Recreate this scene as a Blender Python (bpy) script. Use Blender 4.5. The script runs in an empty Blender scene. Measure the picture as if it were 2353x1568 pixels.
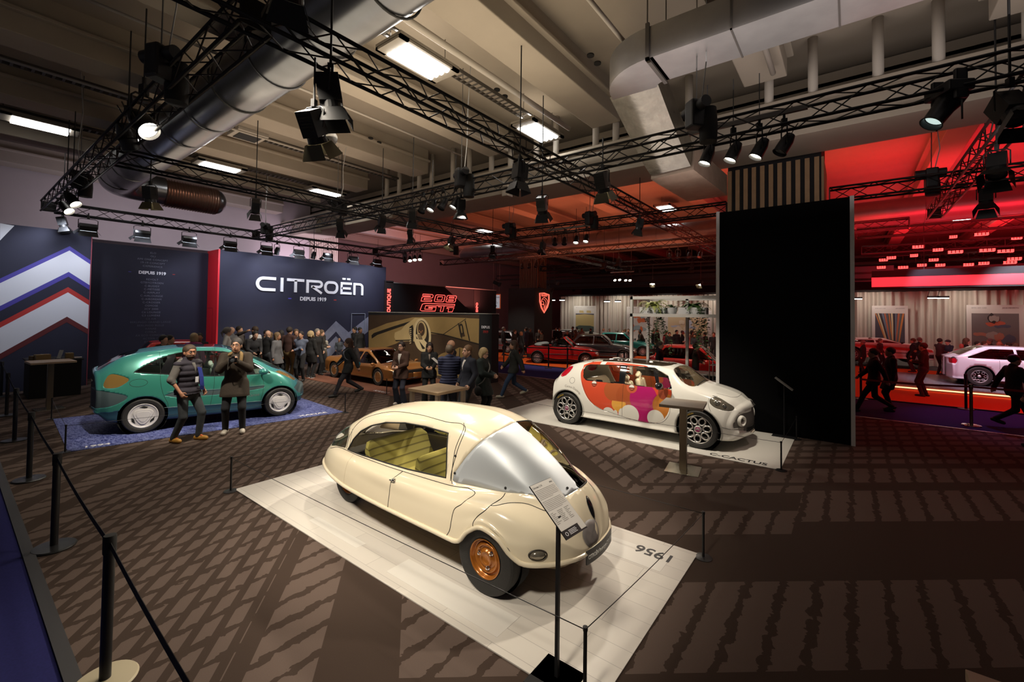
import bpy, bmesh, math, random
import numpy as np
from mathutils import Vector, Matrix, Euler
from mathutils.bvhtree import BVHTree
random.seed(7); RNG=np.random.default_rng(7)
PI=math.pi; SC=bpy.context.scene; COL=SC.collection
# ---------------------------------------------------------------- camera
FPX=1010.; CX0=1176.5; CY0=695.; CAMH=2.55
def _R(yaw,pitch,roll):
    cy,sy=math.cos(yaw),math.sin(yaw); cp,sp=math.cos(pitch),math.sin(pitch)
    fwd=np.array([-sy*cp,cy*cp,sp]); right=np.array([cy,sy,0.]); up=np.cross(right,fwd)
    r=math.cos(roll)*right+math.sin(roll)*up; u=-math.sin(roll)*right+math.cos(roll)*up
    return np.stack([r,u,-fwd],1)
CM=_R(math.radians(37.6),math.radians(1.4),math.radians(.75)); CP=np.array([0,0,CAMH])
def _ray(px,py): return CM@np.array([(px-CX0)/FPX,-(py-CY0)/FPX,-1.])
def GZ(px,py,z=0.):
    d=_ray(px,py); return CP+d*(z-CAMH)/d[2]
def GY(px,py,Y): d=_ray(px,py); return CP+d*(Y/d[1])
def GX(px,py,X): d=_ray(px,py); return CP+d*(X/d[0])
cam=bpy.data.cameras.new('camera'); camo=bpy.data.objects.new('camera',cam); COL.objects.link(camo)
m4=Matrix.Identity(4)
for i in range(3):
    for j in range(3): m4[i][j]=CM[i][j]
m4.translation=Vector(CP); camo.matrix_world=m4
cam.lens=FPX/2353*36; cam.sensor_width=36; cam.shift_y=-(784-CY0)/2353; cam.clip_start=.05; cam.clip_end=300
SC.camera=camo
# ---------------------------------------------------------------- materials
_M={}
def mat(name,col=(.5,.5,.5),rough=.5,metal=0.,emit=0.,ecol=None,alpha=1.,coat=0.,noise=0.,nscale=8.,bump=0.,bscale=200.,spec=None,trans=0.,ior=None,sheen=0.):
    if name in _M: return _M[name]
    m=bpy.data.materials.new(name); m.use_nodes=True; nt=m.node_tree; b=nt.nodes['Principled BSDF']
    c=(*col,1.)
    b.inputs['Base Color'].default_value=c; b.inputs['Roughness'].default_value=rough; b.inputs['Metallic'].default_value=metal
    if coat: b.inputs['Coat Weight'].default_value=coat; b.inputs['Coat Roughness'].default_value=.04
    if spec is not None: b.inputs['Specular IOR Level'].default_value=spec
    if sheen: b.inputs['Sheen Weight'].default_value=sheen
    if emit: b.inputs['Emission Color'].default_value=(*(ecol or col),1.); b.inputs['Emission Strength'].default_value=emit
    if trans: b.inputs['Transmission Weight'].default_value=trans
    if ior: b.inputs['IOR'].default_value=ior
    b.inputs['Alpha'].default_value=alpha
    tc=None
    if noise or bump: tc=nt.nodes.new('ShaderNodeTexCoord')
    if noise:
        n=nt.nodes.new('ShaderNodeTexNoise'); n.inputs['Scale'].default_value=nscale; n.inputs['Detail'].default_value=4
        mx=nt.nodes.new('ShaderNodeMix'); mx.data_type='RGBA'
        mx.inputs[6].default_value=tuple(max(0,x*(1-noise)) for x in col)+(1,); mx.inputs[7].default_value=tuple(min(1,x*(1+noise)) for x in col)+(1,)
        nt.links.new(tc.outputs['Object'],n.inputs['Vector']); nt.links.new(n.outputs['Fac'],mx.inputs[0]); nt.links.new(mx.outputs[2],b.inputs['Base Color'])
    if bump:
        n=nt.nodes.new('ShaderNodeTexNoise'); n.inputs['Scale'].default_value=bscale; n.inputs['Detail'].default_value=3
        bp=nt.nodes.new('ShaderNodeBump'); bp.inputs['Strength'].default_value=bump; bp.inputs['Distance'].default_value=.01
        nt.links.new(tc.outputs['Object'],n.inputs['Vector']); nt.links.new(n.outputs['Fac'],bp.inputs['Height']); nt.links.new(bp.outputs['Normal'],b.inputs['Normal'])
    _M[name]=m; return m
class NT:
    """tiny node-graph builder"""
    def __init__(s,m): s.t=m.node_tree; s.n=s.t.nodes; s.l=s.t.links
    def inp(s,sock,v):
        if isinstance(v,(int,float)): sock.default_value=v
        elif isinstance(v,(tuple,list)): sock.default_value=tuple(v)+((1.,) if len(v)==3 and len(sock.default_value)==4 else ())
        else: s.l.new(v,sock)
    def m(s,op,a,b=0.,c=0.):
        n=s.n.new('ShaderNodeMath'); n.operation=op
        s.inp(n.inputs[0],a); s.inp(n.inputs[1],b)
        if len(n.inputs)>2: s.inp(n.inputs[2],c)
        return n.outputs[0]
    def mix(s,f,a,b):
        n=s.n.new('ShaderNodeMix'); n.data_type='RGBA'; s.inp(n.inputs[0],f); s.inp(n.inputs[6],a); s.inp(n.inputs[7],b); return n.outputs[2]
    def noise(s,vec,scale,detail=3,dist=0.):
        n=s.n.new('ShaderNodeTexNoise'); s.l.new(vec,n.inputs['Vector']); n.inputs['Scale'].default_value=scale; n.inputs['Detail'].default_value=detail; n.inputs['Distortion'].default_value=dist; return n.outputs['Fac']
    def comb(s,x,y,z=0.):
        n=s.n.new('ShaderNodeCombineXYZ')
        for i,v in enumerate((x,y,z)): s.inp(n.inputs[i],v)
        return n.outputs[0]
    def step(s,v,t,w=.004):
        n=s.n.new('ShaderNodeMapRange'); s.inp(n.inputs[0],v); s.inp(n.inputs[1],t-w); s.inp(n.inputs[2],t+w); return n.outputs[0]
    def band(s,v,a,b,w=.004): return s.m('MULTIPLY',s.step(v,a,w),s.m('SUBTRACT',1.,s.step(v,b,w)))
    def xyz(s,kind='Object'):
        tc=s.n.new('ShaderNodeTexCoord'); sp=s.n.new('ShaderNodeSeparateXYZ'); s.l.new(tc.outputs[kind],sp.inputs[0]); return tc.outputs[kind],sp.outputs[0],sp.outputs[1],sp.outputs[2]
    def bsdf(s): return s.n['Principled BSDF']
# ---------------------------------------------------------------- objects
def tag(o,label=None,cat=None,group=None,kind=None):
    if label: o['label']=label
    if cat: o['category']=cat
    if group: o['group']=group
    if kind: o['kind']=kind
    return o
def thing(name,label,cat,loc=(0,0,0),rz=0.,group=None,rot=None):
    o=bpy.data.objects.new(name,None); COL.objects.link(o); o.location=loc; o.rotation_euler=rot or (0,0,rz); o.empty_display_size=.1
    return tag(o,label,cat,group)
def mesh_obj(name,verts,faces,m,parent=None,smooth=False,bevel=0.,loc=None,ang=35):
    me=bpy.data.meshes.new(name); me.from_pydata([tuple(map(float,v)) for v in verts],[],[tuple(int(i) for i in f) for f in faces]); me.update()
    o=bpy.data.objects.new(name,me); COL.objects.link(o)
    if m is not None: me.materials.append(m)
    if parent is not None: o.parent=parent
    if loc is not None: o.location=loc
    if smooth:
        me.polygons.foreach_set('use_smooth',[True]*len(me.polygons))
        if smooth!='all':
            try: me.set_sharp_from_angle(angle=math.radians(ang))
            except Exception: pass
    if bevel:
        b=o.modifiers.new('bev','BEVEL'); b.width=bevel; b.segments=2; b.limit_method='ANGLE'; b.angle_limit=math.radians(40)
    return o
class MB:
    def __init__(s): s.v=[]; s.f=[]
    def add(s,v,f,M=None):
        b=len(s.v)
        if M is not None: v=[tuple(M@Vector(p)) for p in v]
        s.v.extend(tuple(p) for p in v); s.f.extend(tuple(i+b for i in q) for q in f); return s
    def box(s,x0,x1,y0,y1,z0,z1,M=None):
        v=[(x,y,z) for x in (x0,x1) for y in (y0,y1) for z in (z0,z1)]
        return s.add(v,[(0,1,3,2),(4,6,7,5),(0,4,5,1),(2,3,7,6),(0,2,6,4),(1,5,7,3)],M)
    def rings(s,R,cap0=True,cap1=True,closed=True):
        n=len(R[0]); v=[p for r in R for p in r]; f=[]
        for i in range(len(R)-1):
            for j in range(n if closed else n-1):
                k=(j+1)%n; f.append((i*n+j,i*n+k,(i+1)*n+k,(i+1)*n+j))
        if cap0: f.append(tuple(range(n))[::-1])
        if cap1: f.append(tuple((len(R)-1)*n+j for j in range(n)))
        return s.add(v,f)
    def cyl(s,p0,p1,r0,r1=None,seg=16,cap=True):
        return s.tube([p0,p1],[r0,r0 if r1 is None else r1],seg,cap)
    def tube(s,path,r,seg=8,cap=True,closed=False):
        P=[Vector(p) for p in path]; n=len(P); rr=r if isinstance(r,(list,tuple,np.ndarray)) else [r]*n
        R=[]; up=None
        for i,p in enumerate(P):
            if closed: t=P[(i+1)%n]-P[i-1]
            else: t=P[min(i+1,n-1)]-P[max(i-1,0)]
            if t.length<1e-9: t=Vector((0,0,1))
            t.normalize()
            if up is None: up=t.orthogonal().normalized()
            up=(up-t*up.dot(t))
            up=up.normalized() if up.length>1e-6 else t.orthogonal().normalized()
            w=t.cross(up)
            R.append([tuple(p+(up*math.cos(a)+w*math.sin(a))*rr[i]) for a in (2*PI*k/seg for k in range(seg))])
        if closed: R.append(R[0]); cap=False
        return s.rings(R,cap,cap)
    def lathe(s,prof,seg=32,M=None,cap=False):
        n=len(prof); v=[(r*math.cos(a),r*math.sin(a),z) for r,z in prof for a in (2*PI*k/seg for k in range(seg))]; f=[]
        for i in range(n-1):
            for j in range(seg):
                k=(j+1)%seg; f.append((i*seg+j,i*seg+k,(i+1)*seg+k,(i+1)*seg+j))
        if cap: f.append(tuple(range(seg))[::-1]); f.append(tuple((n-1)*seg+j for j in range(seg)))
        return s.add(v,f,M)
    def prism(s,poly,z0,z1,M=None):
        n=len(poly); v=[(x,y,z0) for x,y in poly]+[(x,y,z1) for x,y in poly]
        f=[tuple(range(n))[::-1],tuple(range(n,2*n))]+[(i,(i+1)%n,(i+1)%n+n,i+n) for i in range(n)]
        return s.add(v,f,M)
    def ell(s,c,r,seg=16,rows=10,M=None):
        prof=[(math.sin(PI*i/rows),-math.cos(PI*i/rows)) for i in range(rows+1)]
        v=[(c[0]+r[0]*a*math.cos(t),c[1]+r[1]*a*math.sin(t),c[2]+r[2]*b) for a,b in prof for t in (2*PI*k/seg for k in range(seg))]; f=[]
        for i in range(rows):
            for j in range(seg):
                k=(j+1)%seg; f.append((i*seg+j,i*seg+k,(i+1)*seg+k,(i+1)*seg+j))
        return s.add(v,f,M)
    def build(s,name,m,parent=None,smooth=False,bevel=0.,**k): return mesh_obj(name,s.v,s.f,m,parent,smooth,bevel,**k)
def copy_tree(o,parent=None,mats=None,label=None,group=None):
    c=o.copy(); COL.objects.link(c); c.parent=parent
    if label: c['label']=label
    if group: c['group']=group
    for ch in o.children: copy_tree(ch,c)
    return c
def setmat(o,m):
    """give this object its own material while the mesh stays shared"""
    if o.material_slots: o.material_slots[0].link='OBJECT'; o.material_slots[0].material=m
def frameM(o,x,y,z=None):
    """matrix with origin o, local axes x (right), y (up)"""
    x=Vector(x).normalized(); y=Vector(y).normalized(); z=x.cross(y).normalized(); y=z.cross(x)
    M=Matrix.Identity(4)
    for i in range(3): M[i][0]=x[i]; M[i][1]=y[i]; M[i][2]=z[i]; M[i][3]=o[i]
    return M
def text_mesh(s,size=1.,sx=1.,align='CENTER',extrude=.003,bold=0.,space=1.,valign='CENTER',res=3):
    cu=bpy.data.curves.new('t','FONT'); cu.body=s; cu.size=size; cu.align_x=align; cu.align_y=valign; cu.extrude=extrude; cu.offset=bold; cu.space_character=space; cu.resolution_u=res
    o=bpy.data.objects.new('t',cu); COL.objects.link(o); dg=bpy.context.evaluated_depsgraph_get(); me=bpy.data.meshes.new_from_object(o.evaluated_get(dg))
    bpy.data.objects.remove(o); bpy.data.curves.remove(cu)
    v=[(p.co.x*sx,p.co.y,p.co.z) for p in me.vertices]; f=[tuple(q.vertices) for q in me.polygons]; bpy.data.meshes.remove(me); return v,f
def text(name,s,size,m,parent,M,**k):
    v,f=text_mesh(s,size,**k); return MB().add(v,f,M).build(name,m,parent)
# ---------------------------------------------------------------- surface nets on smooth blobs
def blob(prims,vox):
    """prims: ('c',p0,p1,r0,r1,k[,flat]) tapered capsule; ('e',centre,radii,k[,rot3]) ellipsoid; k<0 subtracts. returns verts, quads"""
    lo=np.full(3,1e9); hi=-lo
    for p in prims:
        if p[0]=='h' or (p[0]=='e' and p[3]<0): continue
        if p[0]=='c': r=max(p[3],p[4]); a=np.minimum(p[1],p[2])-r; b=np.maximum(p[1],p[2])+r
        else: r=max(p[2]); a=np.array(p[1])-r; b=np.array(p[1])+r
        lo=np.minimum(lo,a); hi=np.maximum(hi,b)
    lo=lo-3*vox; hi=hi+3*vox; n=np.ceil((hi-lo)/vox).astype(int)+1
    F=np.full(n,.05,np.float32); ax=[lo[i]+vox*np.arange(n[i]) for i in range(3)]
    for p in prims:
        if p[0]=='h':
            P0,nn=np.array(p[1]),np.array(p[2],float); D=(ax[0][:,None,None]-P0[0])*nn[0]+(ax[1][None,:,None]-P0[1])*nn[1]+(ax[2][None,None,:]-P0[2])*nn[2]; F=np.maximum(F,D).astype(np.float32); continue
        if p[0]=='c': r=max(p[3],p[4]); a=np.minimum(p[1],p[2])-r; b=np.maximum(p[1],p[2])+r; k=p[5]
        else: r=max(p[2]); a=np.array(p[1])-r; b=np.array(p[1])+r; k=p[3]
        mg=abs(k)+3*vox
        mg=.03 if k<0 else mg; i0=np.clip(np.floor((a-mg-lo)/vox).astype(int),0,n-1); i1=np.clip(np.ceil((b+mg-lo)/vox).astype(int)+1,1,n)
        X,Y,Z=np.meshgrid(ax[0][i0[0]:i1[0]],ax[1][i0[1]:i1[1]],ax[2][i0[2]:i1[2]],indexing='ij')
        if p[0]=='c':
            p0=np.array(p[1],float); d=np.array(p[2],float)-p0; L=max((d*d).sum(),1e-9)
            qx,qy,qz=X-p0[0],Y-p0[1],Z-p0[2]
            t=np.clip((qx*d[0]+qy*d[1]+qz*d[2])/L,0,1)
            ex,ey,ez=qx-t*d[0],qy-t*d[1],qz-t*d[2]
            fl=p[6] if len(p)>6 else 1.
            D=np.sqrt(ex*ex+(ey/fl)**2+ez*ez)-(p[3]+(p[4]-p[3])*t)
            if fl<1: D=D*fl
            if len(p)>7 and p[7]: D=D-p[7][0]*(np.abs(np.sin(Z*p[7][1]))-.5)
        else:
            q=[X-p[1][0],Y-p[1][1],Z-p[1][2]]
            if len(p)>4:
                R=np.array(p[4]); q=[R[0][i]*q[0]+R[1][i]*q[1]+R[2][i]*q[2] for i in range(3)]
            rr=p[2]; k0=np.sqrt((q[0]/rr[0])**2+(q[1]/rr[1])**2+(q[2]/rr[2])**2); k1=np.sqrt((q[0]/rr[0]**2)**2+(q[1]/rr[1]**2)**2+(q[2]/rr[2]**2)**2)+1e-9
            D=k0*(k0-1)/k1
        sl=tuple(slice(i0[i],i1[i]) for i in range(3)); A=F[sl]
        if k>=0:
            kk=max(k,1e-4); h=np.clip(.5+.5*(A-D)/kk,0,1); F[sl]=D*h+A*(1-h)-kk*h*(1-h)
        else:
            F[sl]=np.maximum(A,-D)
    S=F<0; c=[(i,j,k) for i in (0,1) for j in (0,1) for k in (0,1)]
    cnt=sum(S[i:n[0]-1+i,j:n[1]-1+j,k:n[2]-1+k].astype(int) for i,j,k in c)
    act=(cnt>0)&(cnt<8); idx=-np.ones(act.shape,int); cell=np.argwhere(act); idx[act]=np.arange(len(cell))
    acc=np.zeros((len(cell),3)); w=np.zeros(len(cell))
    for a in range(3):
        for o in [(x,y) for x in (0,1) for y in (0,1)]:
            o0=[0,0,0]; rem=[i for i in range(3) if i!=a]; o0[rem[0]],o0[rem[1]]=o; o1=list(o0); o1[a]=1
            f0=F[tuple((cell+o0).T)]; f1=F[tuple((cell+o1).T)]; m=(f0<0)!=(f1<0)
            t=np.where(m,f0/np.where(np.abs(f0-f1)<1e-9,1,f0-f1),0)
            pt=np.array(o0,float)[None]+0*acc; pt[:,a]=t; acc+=pt*m[:,None]; w+=m
    V=lo+vox*(cell+acc/w[:,None]); Q=[]
    for a in range(3):
        b,cc=[(1,2),(2,0),(0,1)][a]
        s0=[slice(None)]*3; s1=[slice(None)]*3; s0[a]=slice(0,n[a]-1); s1[a]=slice(1,n[a])
        A=S[tuple(s0)]; B=S[tuple(s1)]
        for inv in (0,1):
            e=np.argwhere((A&~B) if not inv else (~A&B)); e=e[(e[:,b]>0)&(e[:,cc]>0)]
            if not len(e): continue
            db=np.zeros(3,int); dc=np.zeros(3,int); db[b]=1; dc[cc]=1
            q=np.stack([idx[tuple((e-x).T)] for x in (0*db,db,db+dc,dc)],1); q=q[(q>=0).all(1)]
            Q.append(q if not inv else q[:,::-1])
    return V,np.concatenate(Q)
def blob_obj(name,prims,vox,m,parent):
    V,Q=blob(prims,vox)
    me=bpy.data.meshes.new(name); me.vertices.add(len(V)); me.vertices.foreach_set('co',V.ravel())
    me.loops.add(len(Q)*4); me.loops.foreach_set('vertex_index',Q.ravel()); me.polygons.add(len(Q)); me.polygons.foreach_set('loop_start',np.arange(0,len(Q)*4,4)); me.polygons.foreach_set('loop_total',np.full(len(Q),4))
    me.polygons.foreach_set('use_smooth',np.ones(len(Q),bool)); me.update(calc_edges=True)
    me.materials.append(m); o=bpy.data.objects.new(name,me); COL.objects.link(o); o.parent=parent; return o
def pchip(x,y,xq):
    x=np.asarray(x,float); y=np.asarray(y,float); xq=np.clip(xq,x[0],x[-1])
    h=np.diff(x); d=(np.diff(y,axis=0).T/h).T; m=np.zeros_like(y)
    for i in range(1,len(x)-1):
        w1=2*h[i]+h[i-1]; w2=h[i]+2*h[i-1]; a,b=d[i-1],d[i]
        ok=(a*b)>0; m[i]=np.where(ok,(w1+w2)/(w1/np.where(ok,a,1)+w2/np.where(ok,b,1)),0)
    m[0]=d[0]; m[-1]=d[-1]
    i=np.clip(np.searchsorted(x,xq,'right')-1,0,len(x)-2); t=((xq-x[i])/h[i]); sh=(len(t),)+(1,)*(y.ndim-1); t=t.reshape(sh); H=h[i].reshape(sh)
    return (1+2*t)*(1-t)**2*y[i]+t*(1-t)**2*H*m[i]+t*t*(3-2*t)*y[i+1]+t*t*(t-1)*H*m[i+1]
def catmull(x,y,xq):
    x=np.asarray(x,float); y=np.asarray(y,float); h=np.diff(x); m=np.zeros_like(y)
    m[1:-1]=((y[2:]-y[:-2]).T/(x[2:]-x[:-2])).T; m[0]=(y[1]-y[0])/h[0]; m[-1]=(y[-1]-y[-2])/h[-1]
    i=np.clip(np.searchsorted(x,xq,'right')-1,0,len(x)-2); t=((xq-x[i])/h[i]); sh=(len(t),)+(1,)*(y.ndim-1); t=t.reshape(sh); H=h[i].reshape(sh)
    return (1+2*t)*(1-t)**2*y[i]+t*(1-t)**2*H*m[i]+t*t*(3-2*t)*y[i+1]+t*t*(t-1)*H*m[i+1]
def smoothpath(pts,n=40,closed=False):
    P=np.array(pts,float)
    if closed: P=np.vstack([P[-2:],P,P[:2]])
    s=np.r_[0,np.cumsum(np.linalg.norm(np.diff(P,axis=0),axis=1)**.7+1e-6)]
    if closed: q=np.linspace(s[2],s[-2],n+1)[:-1]
    else: q=np.linspace(s[0],s[-1],n)
    return catmull(s,P,q)
# ================================================================ cars
BLK=mat('black_rubber',(.012,.012,.012),.75); TYRE=mat('tyre_rubber',(.018,.017,.016),.62,bump=.15,bscale=60)
SEAM=mat('dark_seam',(.01,.009,.008),.7); CHROME=mat('chrome',(.75,.75,.76),.12,1.); ALU=mat('brushed_alloy',(.62,.62,.64),.28,.85)
LENS=mat('lamp_lens',(.26,.23,.18),.14,.6,coat=.6); WELL=mat('wheel_well',(.01,.01,.01),.9); PIANO=mat('gloss_black',(.01,.01,.012),.08,coat=.5)
def glass(name,tint=(.6,.6,.55),alpha=.25,rough=.03):
    """thin tinted pane: a clear film that lets most light straight through and mirrors a little"""
    if name in _M: return _M[name]
    m=bpy.data.materials.new(name); m.use_nodes=True; nt=m.node_tree; nt.nodes.clear()
    o=nt.nodes.new('ShaderNodeOutputMaterial'); t=nt.nodes.new('ShaderNodeBsdfTransparent'); g=nt.nodes.new('ShaderNodeBsdfGlossy'); mx=nt.nodes.new('ShaderNodeMixShader'); f=nt.nodes.new('ShaderNodeFresnel')
    t.inputs[0].default_value=(*[c*(1-alpha) for c in tint],1); g.inputs[0].default_value=(1,1,1,1); g.inputs['Roughness'].default_value=rough; f.inputs[0].default_value=1.5
    nt.links.new(f.outputs[0],mx.inputs[0]); nt.links.new(t.outputs[0],mx.inputs[1]); nt.links.new(g.outputs[0],mx.inputs[2]); nt.links.new(mx.outputs[0],o.inputs[0])
    _M[name]=m; return m
def inpoly(P,poly):
    x,y=P[:,0],P[:,1]; r=np.zeros(len(P),bool); n=len(poly)
    for i in range(n):
        x0,y0=poly[i]; x1,y1=poly[(i+1)%n]
        c=((y0>y)!=(y1>y)); 
        with np.errstate(divide='ignore',invalid='ignore'): xi=(x1-x0)*(y-y0)/(y1-y0)+x0
        r^=c&(x<xi)
    return r
def nearest_on(P,poly):
    A=np.array(poly,float); B=np.roll(A,-1,0); d=B-A; L=(d*d).sum(1)+1e-12
    t=np.clip(((P[:,None]-A[None])*d[None]).sum(2)/L,0,1); q=A[None]+t[...,None]*d[None]; D=np.linalg.norm(P[:,None]-q,axis=2); k=D.argmin(1)
    return q[np.arange(len(P)),k],D[np.arange(len(P)),k]
def circle(cx,cy,r,n=40,ry=None): return [(cx+r*math.cos(2*PI*i/n),cy+(ry or r)*math.sin(2*PI*i/n)) for i in range(n)]
def curvepoly(pts,n=10):
    """closed polygon rounded through its points"""
    return [tuple(p) for p in smoothpath(pts,n*len(pts),closed=True)]
def shell(rows=None,cols=None,x0=None,x1=None,step=.03,vs=10,capF=.05,capR=.05,bowF=0.,bowR=0.,open_bottom=False,bowlen=.6,xs=None):
    """car skin as a lofted grid. rows {x:[(y,z)..]}; cols [(yknots,zknots)..]"""
    if rows is not None:
        kx=sorted(rows); K=np.array([rows[k] for k in kx],float); x0,x1=kx[0],kx[-1]
        X=xs if xs is not None else np.linspace(x0,x1,int((x1-x0)/step)+1); S=pchip(kx,K,X)
    else:
        X=xs if xs is not None else np.linspace(x0,x1,int((x1-x0)/step)+1)
        S=np.stack([np.stack([pchip([a for a,_ in yk],[b for _,b in yk],X),pchip([a for a,_ in zk],[b for _,b in zk],X)],1) for yk,zk in cols],1)
    nc=S.shape[1]; X3=np.repeat(X[:,None],nc,1)
    W=np.maximum(S[:,:,0].max(1),1e-3)[:,None]
    wf=np.clip((X-(x1-bowlen))/bowlen,0,1)[:,None]**2; wr=np.clip(((x0+bowlen)-X)/bowlen,0,1)[:,None]**2
    X3=X3-bowF*wf*(S[:,:,0]/W)**2+bowR*wr*(S[:,:,0]/W)**2
    G=np.concatenate([X3[...,None],S],2)
    def cap(row,r,sg):
        out=[]; zm=(row[:,2].min()+row[:,2].max())/2
        for a in (25,50,70,90):
            s,c=math.sin(math.radians(a)),1-math.cos(math.radians(a)); q=row.copy(); q[:,0]+=sg*r*s; q[:,1]=np.maximum(q[:,1]-r*c,q[:,1]*.15*(1-c)); q[:,2]+=np.clip(zm-q[:,2],-r*c,r*c); out.append(q)
        l=out[-1]; bw=(bowF if sg>0 else bowR)
        for f in (.66,.33,0.):
            q=l.copy(); q[:,1]*=f; q[:,0]+=sg*bw*(l[:,1]/max(l[:,1].max(),1e-3))**2*(1-f*f); out.append(q)
        return out
    R=list(G)
    if capR: R=cap(R[0],capR,-1)[::-1]+R
    if capF: R=R+cap(R[-1],capF,1)
    G=np.array(R)
    # finer profile between the control points
    t=np.arange(nc); q=np.linspace(0,nc-1,(nc-1)*vs+1)
    G=np.stack([pchip(t,g,q) if False else catmull(t,g,q) for g in G]); G[:,:,1]=np.maximum(G[:,:,1],0); G[:,-1,1]=0
    if not open_bottom: G[:,0,1]=0
    nu,nv,_=G.shape
    L=G.copy(); L[:,:,1]*=-1   # y<0 : right hand side of the car
    full=np.concatenate([L,G[:,-2::-1]],1) if True else None
    n2=full.shape[1]; V=full.reshape(-1,3); F=[]
    i,j=np.meshgrid(np.arange(nu-1),np.arange(n2-1),indexing='ij'); a=(i*n2+j).ravel()
    F=np.stack([a,a+n2,a+n2+1,a+1],1)
    return V,F
def pr_split(s): return s['proj']=='side' and s.get('ymin',.2)>0 and 'side' not in s
def carve(V,F,regions,wheels=(),root=None,paint=None,thick=.025,liner=None,bodyname='body',arch_r=None,snapd=.03):
    """split the skin: wheel openings cut out, each region its own part, the rest the body"""
    bvh=BVHTree.FromPolygons([tuple(v) for v in V],[tuple(f) for f in F]); V=V.copy()
    C=V[F].mean(1); N=np.cross(V[F[:,2]]-V[F[:,0]],V[F[:,3]]-V[F[:,1]]); N/=np.linalg.norm(N,axis=1)[:,None]+1e-12
    lab=np.zeros(len(F),int); spec=[]
    for wx,wz,r in wheels: spec.append(dict(name=None,proj='side',poly=circle(wx,wz,r,64),side='both',ymin=.25))
    spec+=regions
    for k,s in enumerate(spec,1):
        pr=s['proj']
        if pr=='side': P=C[:,[0,2]]; ok=np.abs(C[:,1])>s.get('ymin',.2); ok&=np.abs(N[:,1])>s.get('nmin',.12)
        elif pr=='top': P=C[:,[0,1]]; ok=(C[:,2]>s.get('zmin',.5))&(np.abs(N[:,2])>s.get('nmin',.15))
        else: P=C[:,[1,2]]; ok=(C[:,0]>s['xmin']) if 'xmin' in s else (C[:,0]<s['xmax'])
        if s.get('side')=='R': ok&=C[:,1]<0
        if s.get('side')=='L': ok&=C[:,1]>0
        if 'xr' in s: ok&=(C[:,0]>s['xr'][0])&(C[:,0]<s['xr'][1])
        if 'zr' in s: ok&=(C[:,2]>s['zr'][0])&(C[:,2]<s['zr'][1])
        m=ok&inpoly(P,s['poly'])&(lab==0); lab[m]=k
        inside=np.zeros(len(V),bool); inside[F[m].ravel()]=True; outside=np.zeros(len(V),bool); outside[F[(~m)].ravel()]=True
        bv=np.nonzero(inside&outside)[0]
        if not len(bv): continue
        ax=dict(side=[0,2],top=[0,1],front=[1,2])[pr]; q,D=nearest_on(V[bv][:,ax],s['poly'])
        for vi,p,d in zip(bv,q,D):
            if d>snapd: continue
            if pr=='side': sg=1 if V[vi,1]>0 else -1; o=Vector((p[0],sg*3,p[1])); dr=Vector((0,-sg,0))
            elif pr=='top': o=Vector((p[0],p[1],4)); dr=Vector((0,0,-1))
            else: sg=1 if 'xmin' in s else -1; o=Vector((sg*6,p[0],p[1])); dr=Vector((-sg,0,0))
            h=bvh.ray_cast(o,dr)
            if h[0] is not None and (h[0]-Vector(V[vi])).length<3*snapd: V[vi]=h[0]
    objs={}
    def sub(sel,name,m,parent,th=0.,off=1.,inner=None):
        f=F[sel]
        if not len(f): return None
        u,inv=np.unique(f.ravel(),return_inverse=True); nf=inv.reshape(-1,4)
        fl=[]
        for q in nf:
            q=list(dict.fromkeys(q)); 
            if len(q)>2: fl.append(q)
        o=mesh_obj(name,V[u],fl,m,parent,smooth=True,ang=50)
        if th:
            s=o.modifiers.new('thick','SOLIDIFY'); s.thickness=th; s.offset=-1
            if inner is not None: o.data.materials.append(inner); s.material_offset=1; s.material_offset_rim=0
        return o
    body=sub(lab==0,bodyname,paint,root,thick,inner=liner or mat('car_liner',(.03,.03,.03),.9))
    for k,s in enumerate(spec,1):
        if s['name'] is None: continue
        sel=lab==k
        sides=[('',sel)]
        if s.get('split',pr_split(s)): sides=[('',sel&(C[:,1]<0)),('',sel&(C[:,1]>0))]
        for _,ss in sides:
            o=sub(ss,s['name'],s['mat'],root,s.get('thick',0.),inner=s.get('inner'))
            if o is not None and s.get('label'): o['label']=s['label']
            objs.setdefault(s['name'],[]).append(o)
    return body,objs,bvh
def onskin(bvh,pts,proj='side',side=-1,off=0.,n=30,sm=True,closed=False):
    P=smoothpath(pts,n,closed) if sm else np.array(pts,float); out=[]
    for p in P:
        if proj=='side': o=Vector((p[0],side*3,p[1])); d=Vector((0,-side,0))
        elif proj=='top': o=Vector((p[0],p[1],4)); d=Vector((0,0,-1))
        else: o=Vector((side*6,p[0],p[1])); d=Vector((-side,0,0))
        h=bvh.ray_cast(o,d)
        if h[0] is None: continue
        nn=h[1]; nn=-nn if nn.dot(d)>0 else nn
        out.append(tuple(h[0]+nn*off))
    return out
def seams(bvh,lines,root,r=.0035,m=None,name='seam',sm=True):
    """door and panel gaps as thin dark cords let into the skin; one part per kind of line"""
    mb=MB()
    for l in lines:
        pts,proj,sides=l[0],l[1],l[2]; cl=l[3] if len(l)>3 else False
        if not sm:
            q=list(pts)+([pts[0]] if cl else []); pts=[tuple(np.array(a)*(1-t)+np.array(b)*t) for a,b in zip(q,q[1:]) for t in (0,.25,.5,.75)]
        for s in sides:
            P=onskin(bvh,pts,proj,s,0.,max(24,8*len(pts)),sm,cl)
            if len(P)>2: mb.tube(P,r,5,closed=cl)
    return mb.build(name,m or SEAM,root,smooth='all')
RIMS={}
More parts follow.
